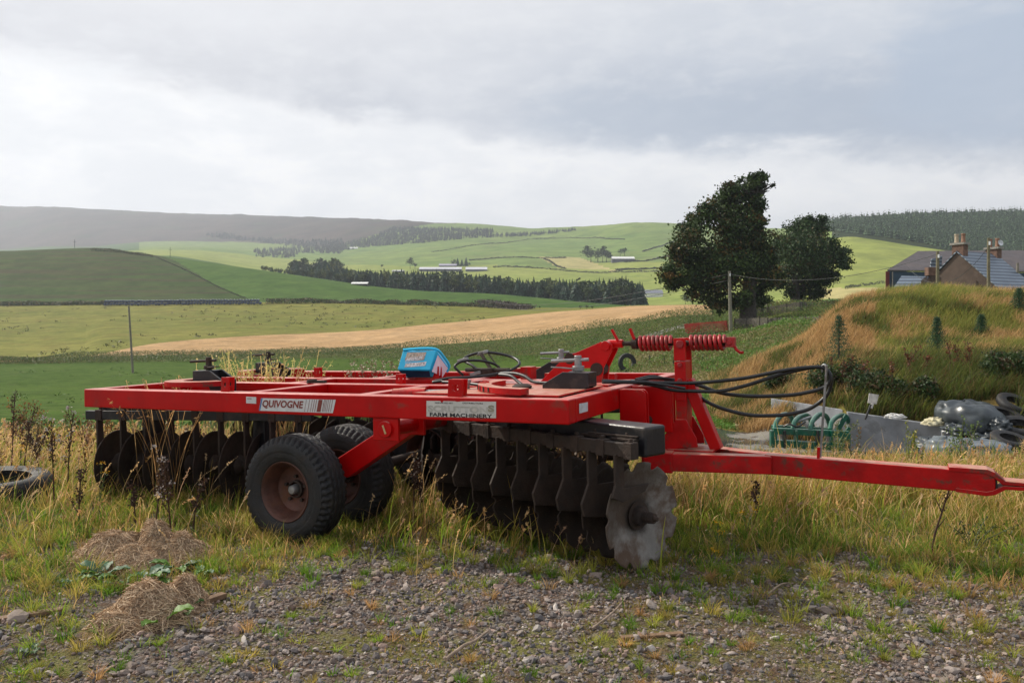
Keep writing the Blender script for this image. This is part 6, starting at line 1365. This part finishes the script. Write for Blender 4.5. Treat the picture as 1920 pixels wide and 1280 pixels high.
heap('wrapped_silage', 1776, 852, 15.2, 84, 36, .45, 'pale grey wrapped bundle in front of the concrete wall, cut by the grass', pmat('grey_silage_wrap', (.13, .15, .165), rough=.35, var=.3, scale=3, bump=.25, bscale=2.5, spec=.6), seed=5)
heap('wrapped_silage', 1742, 846, 16.2, 56, 30, .4, 'small black wrapped bundle left of the pale grey one', seed=7)
heap('wrapped_silage', 1838, 846, 15.8, 110, 26, .6, 'low grey sheeted heap right of the pale grey bundle', pmat('grey_silage_wrap2', (.10, .12, .14), rough=.35, var=.3, scale=3, bump=.25, bscale=2.5, spec=.6), seed=9)
heap('wrapped_silage', 1925, 820, 18.4, 130, 60, 1.2, 'black sheeted heap under the tyres at the right edge', seed=11)
def tyre(px, py, Z, rpx, tilt, label, name='old_tyre', col=rubber, hole=.55, w=.2):
    c = P(px, py, Z); R = rpx / F * Z; m_ = MB(); w = w * R * 2.2
    pr = [(R * hole, -w * .40), (R * .78, -w * .52), (R * .93, -w * .45), (R, -w * .25), (R, w * .25), (R * .93, w * .45), (R * .78, w * .52), (R * hole, w * .40), (R * (hole + .03), w * .2), (R * (hole + .05), -w * .2)]
    m_.lathe(pr, (0, 0, 0), tilt, 40, close=True); o = m_.build(name, col, smooth=50); o.location = Vector(c); return tag(o, label, 'tyre')
for (px_, py_, w__, h__, lb_) in ((1868, 800, 44, 20, 'small crumpled black plastic bundle between the dome and the tyres'), (1790, 806, 40, 14, 'flattened black plastic fold left under the dome'), (1848, 822, 60, 16, 'black plastic fold in the middle of the heap'), (1880, 846, 70, 18, 'lowest black plastic fold beside the straw coloured grass')):
    heap('plastic_bundle', px_, py_, 17.3, w__, h__, .35, lb_, seed=int(px_) % 40 + 2, wr=.22)
tyre(1905, 758, 18.2, 34, (.15, -.45, .9), 'black tyre at the top of the heap by the right edge'); tyre(1880, 778, 17.8, 34, (.1, -.3, 1), 'black tyre lying flat below the top tyre of the heap'); tyre(1912, 800, 17.2, 36, (-.1, -.35, 1), 'flat black tyre at the right edge beneath the others')
tyre(1858, 792, 17.6, 26, (.2, -.5, 1), 'small black tyre at the left of the tyre heap'); tyre(1895, 826, 16.4, 36, (.1, -.3, 1), 'lowest flat black tyre of the heap, half hidden in straw coloured grass')
Lt = tyre(-8, 913, 7.75, 94, (.03, -.05, 1), 'old bald tyre lying flat in the weeds at the left edge', w=.22, hole=.62)
m_ = MB(); q = P(1637, 752, 18.9); e_ = P(1622, 786, 18.9); m_.tube([tuple(e_), tuple(P(1633, 758, 18.9))], [.022, .03], 8); root = empty('paddle', loc=(0, 0, 0)); root.location = Vector(e_); tag(root, 'white square paddle on a dark stick stuck above the concrete wall', 'paddle'); m_.v = [tuple(np.array(v) - e_) for v in m_.v]; m_.build('handle', blk, root, smooth=60)
m_ = MB(); cq = [P(1630, 737, 18.9), P(1648, 740, 18.9), P(1643.5, 757.5, 18.9), P(1627.5, 755, 18.9)]; m_.prism([p - e_ for p in cq], (0, .02, 0)); m_.beam(P(1636, 756, 18.9) - e_, P(1633, 765, 18.9) - e_, .05, .05, up=(0, 1, 0)); m_.build('blade', pmat('dirty_white_board', (.55, .52, .48), .7, tint=(.3, .2, .15), tintamt=.5, bump=.05), root)
heap('litter_bag', 1678, 779, 18.3, 36, 7, .16, 'crumpled white bag with a yellow stripe on the concrete wall', pmat('white_plastic_bag', (.55, .54, .52), .5, var=.25, scale=8, tint=(.55, .38, .05), tintamt=.9, tintscale=5, thresh=(.55, .6)), 21, cat='bag', wr=.25)
heap('litter_bag', 1750, 792, 17.9, 34, 12, .2, 'yellowish crumpled feed sack beside the arched sheet', pmat('yellow_feed_sack', (.52, .47, .30), .6, var=.2, scale=8, tint=(.5, .5, .45), tintamt=.6, tintscale=6), 23, cat='bag', wr=.25)

# ------------------------------------------------------------------ foreground things
def gp(px, py): return hit(px, py, 2.0)
hay_m = pmat('dry_hay', (.2, .13, .08), rough=.85, attr=True, var=.25, scale=30, bump=0, spec=.1)
def hay(lumps, n, label):
    """lumps: (px, py foot, width px, height px)"""
    qs = [gp(a, b) for a, b, _, _ in lumps]; o0 = qs[0]; root = empty('hay_heap', loc=Vector(o0)); tag(root, label, 'hay'); bag = Bag()
    G = 60; xs_ = np.linspace(-.75, .75, G); ys_ = np.linspace(-.45, .45, G); X, Y_ = np.meshgrid(xs_, ys_, indexing='ij')
    def hf(X, Y_):
        Z_ = 0
        for q, (a, b, w_, h_) in zip(qs, lumps):
            sc_ = q[1] / F; Z_ = np.maximum(Z_, h_ * sc_ * np.exp(-(((X - (q[0] - o0[0])) / (w_ * sc_ * .40)) ** 2 + ((Y_ - (q[1] - o0[1])) / (w_ * sc_ * .34)) ** 2)))
        return np.maximum(Z_ * (.45 + 1.0 * fbm(X + 5, Y_ + 5, 5, 3)) - .012, 0)
    hz_ = hf(X, Y_); gzz = gz((X + o0[0]).ravel(), (Y_ + o0[1]).ravel()).reshape(X.shape) - o0[2]; V = np.stack([X, Y_, gzz + hz_ - .03], -1).reshape(-1, 3); i_, j_ = np.meshgrid(np.arange(G - 1), np.arange(G - 1), indexing='ij'); a_ = (i_ * G + j_).reshape(-1, 1)
    keep = ((hz_[:-1, :-1] > .012)).reshape(-1); Q = np.concatenate([a_, a_ + G, a_ + G + 1, a_ + 1], 1)[keep]; np_mesh('core', V, Q, hay_m, col=np.tile([.10, .065, .04], (len(V), 1)), parent=root)
    x = rng.uniform(-.75, .75, n * 4); y = rng.uniform(-.45, .45, n * 4); h_ = hf(x, y); k = (rng.random(n * 4) < np.clip(h_ * 12, 0, 1) * .5 + .0) & (h_ > .006); x, y, h_ = x[k], y[k], h_[k]; n = len(x)
    z = gz(x + o0[0], y + o0[1]) - o0[2] + h_ - .03; e = .01; gx = (hf(x + e, y) - h_) / e; gy_ = (hf(x, y + e) - h_) / e; a = rng.normal(.3, 1.0, n); L_ = rng.uniform(.03, .11, n); d = np.stack([np.cos(a), np.sin(a), gx * np.cos(a) + gy_ * np.sin(a) + rng.normal(0, .16, n)], 1); d = unit(d)
    c = np.stack([x, y, z + rng.uniform(0, .022, n)], 1); sd = unit(np.cross(d, rng.normal(size=(n, 3)))) * rng.uniform(.0008, .0020, n)[:, None]; up = np.array([0, 0, 1]) * (L_ * rng.uniform(0, .2, n))[:, None]
    P0, P1, P2 = c - d * L_[:, None] / 2, c + up * .5, c + d * L_[:, None] / 2; V = np.stack([P0 - sd, P0 + sd, P1 + sd, P1 - sd, P2 + sd, P2 - sd], 1).reshape(-1, 3); b = np.arange(n)[:, None] * 6
    Q = np.concatenate([np.concatenate([b, b + 1, b + 2, b + 3], 1), np.concatenate([b + 3, b + 2, b + 4, b + 5], 1)]); C = np.repeat(pal(n, [(.50, .35, .22), (.64, .47, .31), (.34, .23, .15), (.74, .58, .40)], [3, 3, 3, 1]), 6, 0); np_mesh('strands', V, Q, hay_m, col=C, smooth=False, parent=root)
hay([(210, 1052, 165, 78), (312, 1046, 165, 84), (258, 1060, 170, 44), (160, 1064, 90, 34)], 34000, 'larger heap of matted brown hay in the grass, farther from the camera')
hay([(275, 1152, 160, 92), (215, 1180, 140, 40), (330, 1135, 130, 66)], 30000, 'smaller low heap of brown hay by the planks, nearer the camera')
plank_m = pmat('weathered_plank', (.19, .115, .065), rough=.85, var=.35, scale=3, streak=(6, 1, 1), bump=.3)
def plank(p0, p1, w_, th, label, lift=.02):
    a, b = gp(*p0), gp(*p1); m_ = MB(); m_.beam((0, 0, 0), tuple(b - a), w_, th); o = m_.build('plank', plank_m, bevel=.003); o.location = Vector(a + np.array([0, 0, lift])); return tag(o, label, 'plank')
plank((200, 1195), (266, 1168), .05, .03, 'orange brown plank sticking out of the front of the nearer hay heap'); plank((335, 1150), (420, 1121), .05, .03, 'orange brown plank right of the nearer hay heap under the dock leaves'); plank((-20, 1170), (118, 1148), .05, .02, 'thin grey brown plank at the left edge on the gravel'); plank((1165, 1198), (1280, 1190), .035, .012, 'thin weathered slat on the gravel right of centre', .01)
def stick(pts, r, label):
    q = [gp(*p) for p in pts]; m_ = MB(); q = [p + np.array([0, 0, .02 + .02 * (i % 2)]) for i, p in enumerate(q)]; pp_ = smooth_path(q, 5); m_.tube(pp_, np.linspace(r, r * .5, len(pp_)), 7); tag(m_.build('stick', pmat('pale_dead_wood', (.30, .22, .16), rough=.8, var=.3, scale=20), smooth=60), label, 'stick')
stick([(836, 1243), (868, 1226), (890, 1208), (916, 1196)], .010, 'pale curved stick lying on the gravel at the bottom centre'); stick([(822, 1036), (846, 1031), (862, 1024)], .007, 'small pale twig on the stones between wheel and front discs'); stick([(1440, 1120), (1462, 1108), (1480, 1098)], .007, 'short pale twig on the gravel right of the front disc'); stick([(1110, 1185), (1150, 1160), (1172, 1128)], .006, 'thin dark twig in the gravel below the front disc')

dock_m = pmat('dock_leaf', (.05, .10, .03), rough=.55, attr=True, var=.2, scale=25, bump=.15, bscale=30, spec=.5, transl=.25)
def dock(px, py, n, L, label, cols_=((.07, .16, .04), (.10, .20, .035), (.05, .12, .06))):
    q = gp(px, py); root_bag = Bag()
    for k in range(n):
        a = rng.uniform(0, 6.28); l = 1.4 * L * rng.uniform(.7, 1.2); w_ = l * rng.uniform(.22, .32); el = rng.uniform(.15, .8); nl, nw = 8, 4; V = []; c = np.array(cols_[rng.integers(0, len(cols_))]) * rng.uniform(.8, 1.3)
        for i in range(nl + 1):
            t = i / nl; r = l * (.25 + t); z = l * (math.sin(el) * (.2 + t) - .55 * t * t * math.sin(el) * 1.1) + .01; ww = w_ * math.sin(math.pi * min(1, t * .93 + .05)) ** .8
            for j in range(nw + 1):
                s_ = (j / nw - .5) * 2; V.append((math.cos(a) * r * math.cos(el) - math.sin(a) * s_ * ww, math.sin(a) * r * math.cos(el) + math.cos(a) * s_ * ww, z + abs(s_) * ww * .35 + .006 * math.sin(t * 14 + s_ * 3)))
        V = np.array(V) + q; i_, j_ = np.meshgrid(np.arange(nl), np.arange(nw), indexing='ij'); b = (i_ * (nw + 1) + j_).reshape(-1, 1); Q = np.concatenate([b, b + 1, b + nw + 2, b + nw + 1], 1); root_bag.add((V, Q, np.tile(c, (len(V), 1))))
    V = np.concatenate(root_bag.V) - q; o = np_mesh('dock_plant', V, np.concatenate(root_bag.Q), dock_m, col=np.concatenate(root_bag.C)); o.location = Vector(q); return tag(o, label, 'dock plant')
dock(190, 1082, 7, .10, 'broad leaved dock at the front left of the farther hay heap'); dock(228, 1092, 7, .09, 'glossy dock plant just below the middle of the farther hay heap'); dock(275, 1092, 7, .10, 'dock plant with silvery leaves between the two hay heaps'); dock(330, 1068, 6, .10, 'dark green dock at the right foot of the farther hay heap'); dock(378, 1080, 5, .09, 'small dark dock right of both hay heaps')
dock(345, 1148, 7, .085, 'lime green dock growing over the right hand plank', ((.08, .17, .02), (.06, .13, .03), (.03, .075, .05))); dock(300, 1172, 3, .12, 'single large lime green dock leaf beside the nearer hay heap', ((.10, .20, .02),)); dock(140, 1095, 4, .06, 'low dock rosette left of the hay heaps'); dock(60, 1228, 4, .04, 'small pale rosette weed on the gravel at lower left', ((.10, .16, .08),))

def weed(px, pyb, pyt, lean, label, **k):
    q = hit(px, pyb, 2.0); h = (pyb - pyt) / F * q[1]; return stalk(k.pop('name', 'dead_weed_stalk'), q, h, (lean, rng.normal(0, .1)), label, k.pop('cat', 'dead weed'), k.pop('group', None), **k)
DB = dict(col=(.05, .028, .02), head=(.055, .028, .018), hs=.022, dens=110, width=.008, headlen=.55)
for (a, b, c, l, lb) in ((42, 905, 765, .18, 'dark seeded dock stalk rising through the tyre at the left edge'), (58, 915, 800, .35, 'shorter dark dock stalk leaning right above the lying tyre'), (102, 960, 786, .02, 'tall straight dark stalk with woolly top between the tyre and the rear discs'), (20, 900, 742, -.05, 'pinkish brown seeded stalk at the far left edge'),
    (126, 930, 772, .1, 'brown stalk with grey fluffy heads left of the rear discs'), (146, 1000, 880, .02, 'thin dark leafless stalk in front of the leftmost rear disc'), (290, 1005, 880, .02, 'dark thick dead stalk in front of the rear discs, left of the near wheel'), (322, 1010, 850, .03, 'dark broken stalk with drooping head in front of the rear discs'), (254, 985, 905, -.05, 'short dark seeded stalk below the rear discs'),
    (78, 900, 790, -.3, 'brown forked dock stalk behind the lying tyre'), (360, 1000, 905, .25, 'thin brown stalk leaning towards the near wheel'), (775, 985, 850, .03, 'dark dead stalk right of the second wheel'), (792, 975, 880, -.1, 'second dark stalk beside the one right of the second wheel'), (1418, 985, 905, .02, 'dark reddish dock stalk under the drawbar near its middle')):
    weed(a, b, c, l, lb, fluff=(.42, .38, .36) if a in (102, 126, 322) else None, **DB)
for k in range(26):
    px = rng.uniform(-40, 250); q = hit(px, rng.uniform(870, 905), 2.0); q = np.array([(px - CX) / F * 9.2, rng.uniform(8.3, 11.5), 0]); q[0] = (px - CX) / F * q[1]; q[2] = g1(q[0], q[1])
    stalk('seeded_weed', q, rng.uniform(.35, .75), (rng.normal(0, .2), rng.normal(0, .1)), 'mid brown seeded weed among the tall growth left of the harrow', 'weed', 'brown weeds left of the harrow', col=(.11, .06, .03), head=[(.16, .08, .04), (.20, .10, .03), (.17, .15, .06)][k % 3], hs=.03, dens=60, width=.005, headlen=.7)
for k in range(34):
    px = rng.uniform(260, 760); Yq = rng.uniform(8.6, 11.5); q = np.array([(px - CX) / F * Yq, Yq, 0]); q[2] = g1(q[0], q[1])
    stalk('withered_weed', q, rng.uniform(.4, .8), (rng.normal(0, .2), rng.normal(0, .1)), 'withered brown weed seen beneath the harrow frame', 'weed', 'withered weeds behind the harrow', col=(.12, .07, .04), head=[(.17, .10, .06), (.12, .08, .05), (.20, .16, .07)][k % 3], hs=.035, dens=70, width=.005, headlen=.75)
# brown tangle between the wheels and the front discs
def uvp(u_, v_): p = MW((u_, v_, 0)); return np.array([p[0], p[1], g1(p[0], p[1])])
for k, (u_, v_, h_) in enumerate(((-1.2, 1.3, .75), (-1.5, 1.9, .7), (-.9, 1.9, .6), (-1.25, 2.4, .7))):
    q = uvp(u_, v_); root = empty('withered_bush', loc=Vector(q)); tag(root, 'tangled brown withered bush growing up through the harrow middle', 'weed', 'brown withered bushes inside the harrow'); bag = Bag(); leaf_cloud(bag, [(0, 0, h_ * .4), (.2, 0, h_ * .6), (-.2, .1, h_ * .5)], [.3, .25, .28], 900, .05, [(.10, .06, .035), (.15, .09, .05), (.06, .04, .025), (.10, .10, .03)], clump=10, sharp=.7)
    bag.build('foliage', leaf_m, parent=root); m_ = MB()
    for j in range(9): e_ = rng.normal(0, .2, 3); m_.tube([(0, 0, 0), tuple(e_ * .5 + [0, 0, h_ * .5]), tuple(e_ * [1, 1, .3] + [0, 0, h_])], [.006, .004, .002], 5)
    m_.build('stems', stalk_plain, root)
# dry grass growing up through the frame
def tuft(u_, v_, top, n, label, cols_=STRAW, spread=.12, group=None, hs=.034):
    q = uvp(u_, v_); bag = Bag(); pos = np.stack([rng.normal(0, spread, n), rng.normal(0, spread, n), np.zeros(n)], 1) + q; L_ = (GH + top) * rng.uniform(.8, 1.08, n); le = rng.uniform(0, 6.28, n); be = rng.uniform(.05, .45, n); c = pal(n, cols_)
    bag.add(blade_arrays(pos, L_, np.full(n, .006), c, le, be, 5, head=1))
    for t in np.linspace(.82, 1, 8):
        qq = tip_of(pos, L_, le, be, t) + rng.normal(0, .012, (n, 3)); bag.add(quads_arrays(qq, rng.uniform(.6, 1.4, n) * hs, c * 1.25, .35))
    V = np.concatenate(bag.V) - q; o = np_mesh('dry_grass_clump', V, np.concatenate(bag.Q), grass_m, col=np.concatenate(bag.C), smooth=False); o.location = Vector(q); tag(o, label, 'grass clump', group)
tuft(-4.25, 1.35, .24, 70, 'golden feathery grass clump rising through the frame left of the near left pivot pin', [(.50, .38, .16), (.42, .34, .14), (.38, .38, .12)], .16); tuft(-3.95, 1.7, .22, 70, 'golden grass clump between the two left hand pivot pins', [(.50, .38, .16), (.40, .38, .13)], .18); tuft(-3.6, 1.4, .10, 40, 'reddish dry grass lying across the second beam behind the left pivot yoke', [(.40, .22, .10), (.48, .30, .14)], .12); tuft(-4.2, .5, .02, 26, 'orange dry grass in the rear left corner of the frame', [(.45, .25, .10), (.5, .32, .14)], .12)
tuft(-3.95, 2.3, .04, 30, 'thin dry grass behind the far left pivot pin', STRAW, .14)
q = uvp(-3.3, 2.45); root = empty('budding_weed', loc=Vector(q)); tag(root, 'bushy dried weed with pale buds standing behind the frame, left of the blue tub', 'weed'); bag = Bag(); m_ = MB()
for k in range(60):
    e_ = np.array([rng.normal(0, .22), rng.normal(0, .12), GH - .15 + rng.uniform(.0, .32)]); m_.tube([(0, 0, 0), tuple(e_ * [.4, .4, .6]), tuple(e_)], [.005, .003, .0015], 4); bag.add(quads_arrays(e_ + rng.normal(0, .02, (16, 3)), rng.uniform(.012, .03, 16), pal(16, [(.35, .30, .20), (.45, .40, .30), (.22, .16, .09), (.18, .18, .08)]), .8))
m_.build('stems', stalk_plain, root); bag.build('buds', leaf_m, parent=root)
# ragwort and leafy weeds
def leafy(px, pyb, pyt, label, cols_, n=260, size=.03, wd=.12, name='leafy_weed', cat='weed', flower=None, stems=3):
    q = hit(px, pyb, 2.0); h = (pyb - pyt) / F * q[1]; root = empty(name, loc=Vector(q)); tag(root, label, cat); m_ = MB(); bag = Bag()
    for k in range(stems):
        e_ = np.array([rng.normal(0, wd * .8), rng.normal(0, wd * .5), h * rng.uniform(.7, 1.0) if k else h]); m_.tube([(0, 0, -.02), tuple(e_ * [.3, .3, .5]), tuple(e_)], [.006, .004, .002], 5); m = n // stems; t = rng.uniform(.15, 1, m)[:, None]; pp_ = e_ * np.concatenate([t ** 1.3, t ** 1.3, t], 1) + rng.normal(0, wd * .35, (m, 3)) * (1.2 - t); bag.add(quads_arrays(pp_, rng.uniform(.6, 1.4, m) * size, pal(m, cols_), .45))
        if flower: 
            fb = Bag(); fb.add(quads_arrays(e_ + rng.normal(0, 1, (26, 3)) * [.018, .018, .008], rng.uniform(.006, .012, 26), pal(26, [flower], None, .1), .9)); fb.build('flower_head', leaf_m, parent=root)
    m_.build('stems', pmat_green_stem, root); bag.build('foliage', leaf_m, parent=root)
pmat_green_stem = pmat('green_stem', (.10, .12, .04), rough=.7, bump=0)
YG = [(.22, .24, .035), (.30, .26, .04), (.14, .18, .03)]; LG = [(.08, .13, .03), (.12, .17, .035)]
leafy(1706, 905, 790, 'yellow leaved upright weed in front of the concrete wall', YG, 300); leafy(1725, 900, 808, 'green upright weed just right of the yellow leaved one', LG, 160, wd=.05); leafy(1800, 890, 775, 'tall spreading green weed in front of the grey wrapped bundle', LG, 420, wd=.22, stems=5); leafy(1560, 885, 790, 'pale green weed growing in front of the green grab', [(.16, .18, .05), (.12, .15, .04)], 300, wd=.18, stems=4); leafy(1600, 885, 800, 'rusty brown weed between the green grab and the concrete wall', [(.20, .11, .06), (.13, .10, .04)], 220, wd=.14)
YF = (.80, .42, .01)
leafy(186, 960, 868, 'yellow flowering ragwort in front of the leftmost rear disc', LG, 80, .02, .06, 'ragwort', 'flower', YF, 2); leafy(1345, 1040, 980, 'small ragwort with orange yellow flowers right of the front disc, the uppermost', LG, 40, .018, .05, 'ragwort', 'flower', YF, 2); leafy(1338, 1052, 1030, 'lowest yellow ragwort flower on the stones right of the front disc', LG, 20, .015, .02, 'ragwort', 'flower', YF, 1); leafy(1400, 1005, 955, 'thin ragwort with few yellow flowers under the drawbar', LG, 40, .016, .05, 'ragwort', 'flower', YF, 2); leafy(36, 915, 835, 'yellow ragwort behind the lying tyre at the left edge', LG, 60, .02, .06, 'ragwort', 'flower', YF, 2)
q = gp(1745, 1045); root = empty('dead_twig', loc=Vector(q)); tag(root, 'dark bare branched twig standing in front of the drawbar end', 'twig'); m_ = MB(); g2_ = lambda x, y, dz=0: P(x, y, q[1] + dz) - q
m_.tube(smooth_path([(0, 0, -.03), g2_(1752, 1005), g2_(1766, 960), g2_(1780, 915), g2_(1785, 885)], 5), np.linspace(.008, .004, 21), 6)
for a_, b_ in (((1766, 960), (1752, 930)), ((1772, 940), (1790, 915)), ((1757, 990), (1775, 968))): m_.tube([g2_(*a_), g2_(*b_)], [.005, .002], 5)
m_.build('branch', stalk_plain, root); bag = Bag(); t = rng.random(120)[:, None]; bag.add(quads_arrays(g2_(1766, 960) * (1 - t) + g2_(1786, 880) * t + rng.normal(0, .015, (120, 3)), rng.uniform(.01, .02, 120), pal(120, [(.06, .03, .02), (.10, .05, .03)]), .8)); bag.build('seed_head', leaf_m, parent=root)
leafy(1822, 1040, 975, 'dark low leafy weed at the right, beyond the bare twig', [(.05, .07, .025), (.08, .09, .03)], 260, .022, .16, stems=5)

# tracks: strips of worn stony ground laid just above the terrain
track_m = field_mat('track_gravel', (.20, .19, .18), (.32, .31, .29), .3, 1.2, (.10, .10, .07), fine=8)
def track(pts, w_, label_name='path'):
    q = np.array([hit(px, py, 15) for px, py in pts]); q = np.array(smooth_path(q, 8)); T = np.gradient(q[:, :2], axis=0); T /= np.linalg.norm(T, axis=1)[:, None] + 1e-9; V = []
    for p, t_ in zip(q, T):
        for s_ in np.linspace(-1, 1, 7):
            x, y = p[0] - t_[1] * s_ * w_ / 2, p[1] + t_[0] * s_ * w_ / 2; V.append((x, y, g1(x, y) + .012 - .02 * (abs(s_) > .9)))
    m = len(q); Q = [(i * 7 + k, i * 7 + k + 1, (i + 1) * 7 + k + 1, (i + 1) * 7 + k) for i in range(m - 1) for k in range(6)]
    o = np_mesh(label_name, V, Q, track_m); tag(o, kind='structure'); return o
track([(1296, 775), (1305, 748), (1330, 724), (1370, 706), (1400, 694)], 3.0)
track([(1205, 634), (1240, 622), (1275, 613), (1300, 607)], 3.6)
# rush tufts dotted over the dry pasture and the near pasture
bag = Bag()
for k in range(420):
    px = rng.uniform(-60, 900); f_ = rng.uniform(.05, .98) ; j = int(np.clip(np.searchsorted(pxs, px), 0, len(pxs) - 1)); Yq = gY[j, 11] * (gY[j, 12] / gY[j, 11]) ** f_; x = (px - CX) / F * Yq
    if vnoise(np.array([x]), np.array([Yq]), .03, 91)[0] < .45: continue
    m = 10; c_ = np.array([x, Yq, g1(x, Yq)]); bag.add(quads_arrays(c_ + np.abs(rng.normal(0, 1, (m, 3))) * [.7, .7, .22], rng.uniform(.25, .6, m), pal(m, [(.07, .08, .02), (.10, .09, .03), (.05, .06, .02)]), .5))
for k in range(900):
    px = rng.uniform(-60, 1200); Yq = rng.uniform(16, 105); x = (px - CX) / F * Yq
    if vnoise(np.array([x]), np.array([Yq]), .08, 92)[0] < .5: continue
    m = 12; c_ = np.array([x, Yq, g1(x, Yq)]); bag.add(quads_arrays(c_ + np.abs(rng.normal(0, 1, (m, 3))) * [.3, .3, .07], rng.uniform(.08, .2, m), pal(m, [(.04, .09, .012), (.05, .11, .015), (.09, .13, .03)]), .5))
ru = bag.build('rush_tufts', leaf_m); tag(ru, 'small dark rush and grass tufts dotted over the pastures', 'rushes', kind='stuff')

# ------------------------------------------------------------------ haze
hz_m = bpy.data.materials.new('haze'); hz_m.use_nodes = True; t_ = NT(hz_m.node_tree); t_.n.remove(t_.n['Principled BSDF']); pv = t_.new('ShaderNodeVolumePrincipled')
pv.inputs['Color'].default_value = (.82, .88, 1.0, 1); pv.inputs['Density'].default_value = 0.00019; pv.inputs['Anisotropy'].default_value = .35; t_.l.new(pv.outputs[0], t_.n['Material Output'].inputs['Volume'])
zmin = float(Vt[:, 2].min()) - 1; zmax = float(Vt[:, 2].max()) + 60; xm = float(np.abs(Vt[:, 0]).max()) + 20; ym = float(Vt[:, 1].max()) + 20
m_ = MB(); m_.box((-xm, -40, zmin), (xm, ym, zmax)); hz_o = m_.build('haze', hz_m); tag(hz_o, kind='stuff'); hz_o['label'] = 'thin pale haze lying over the valley and far hills'
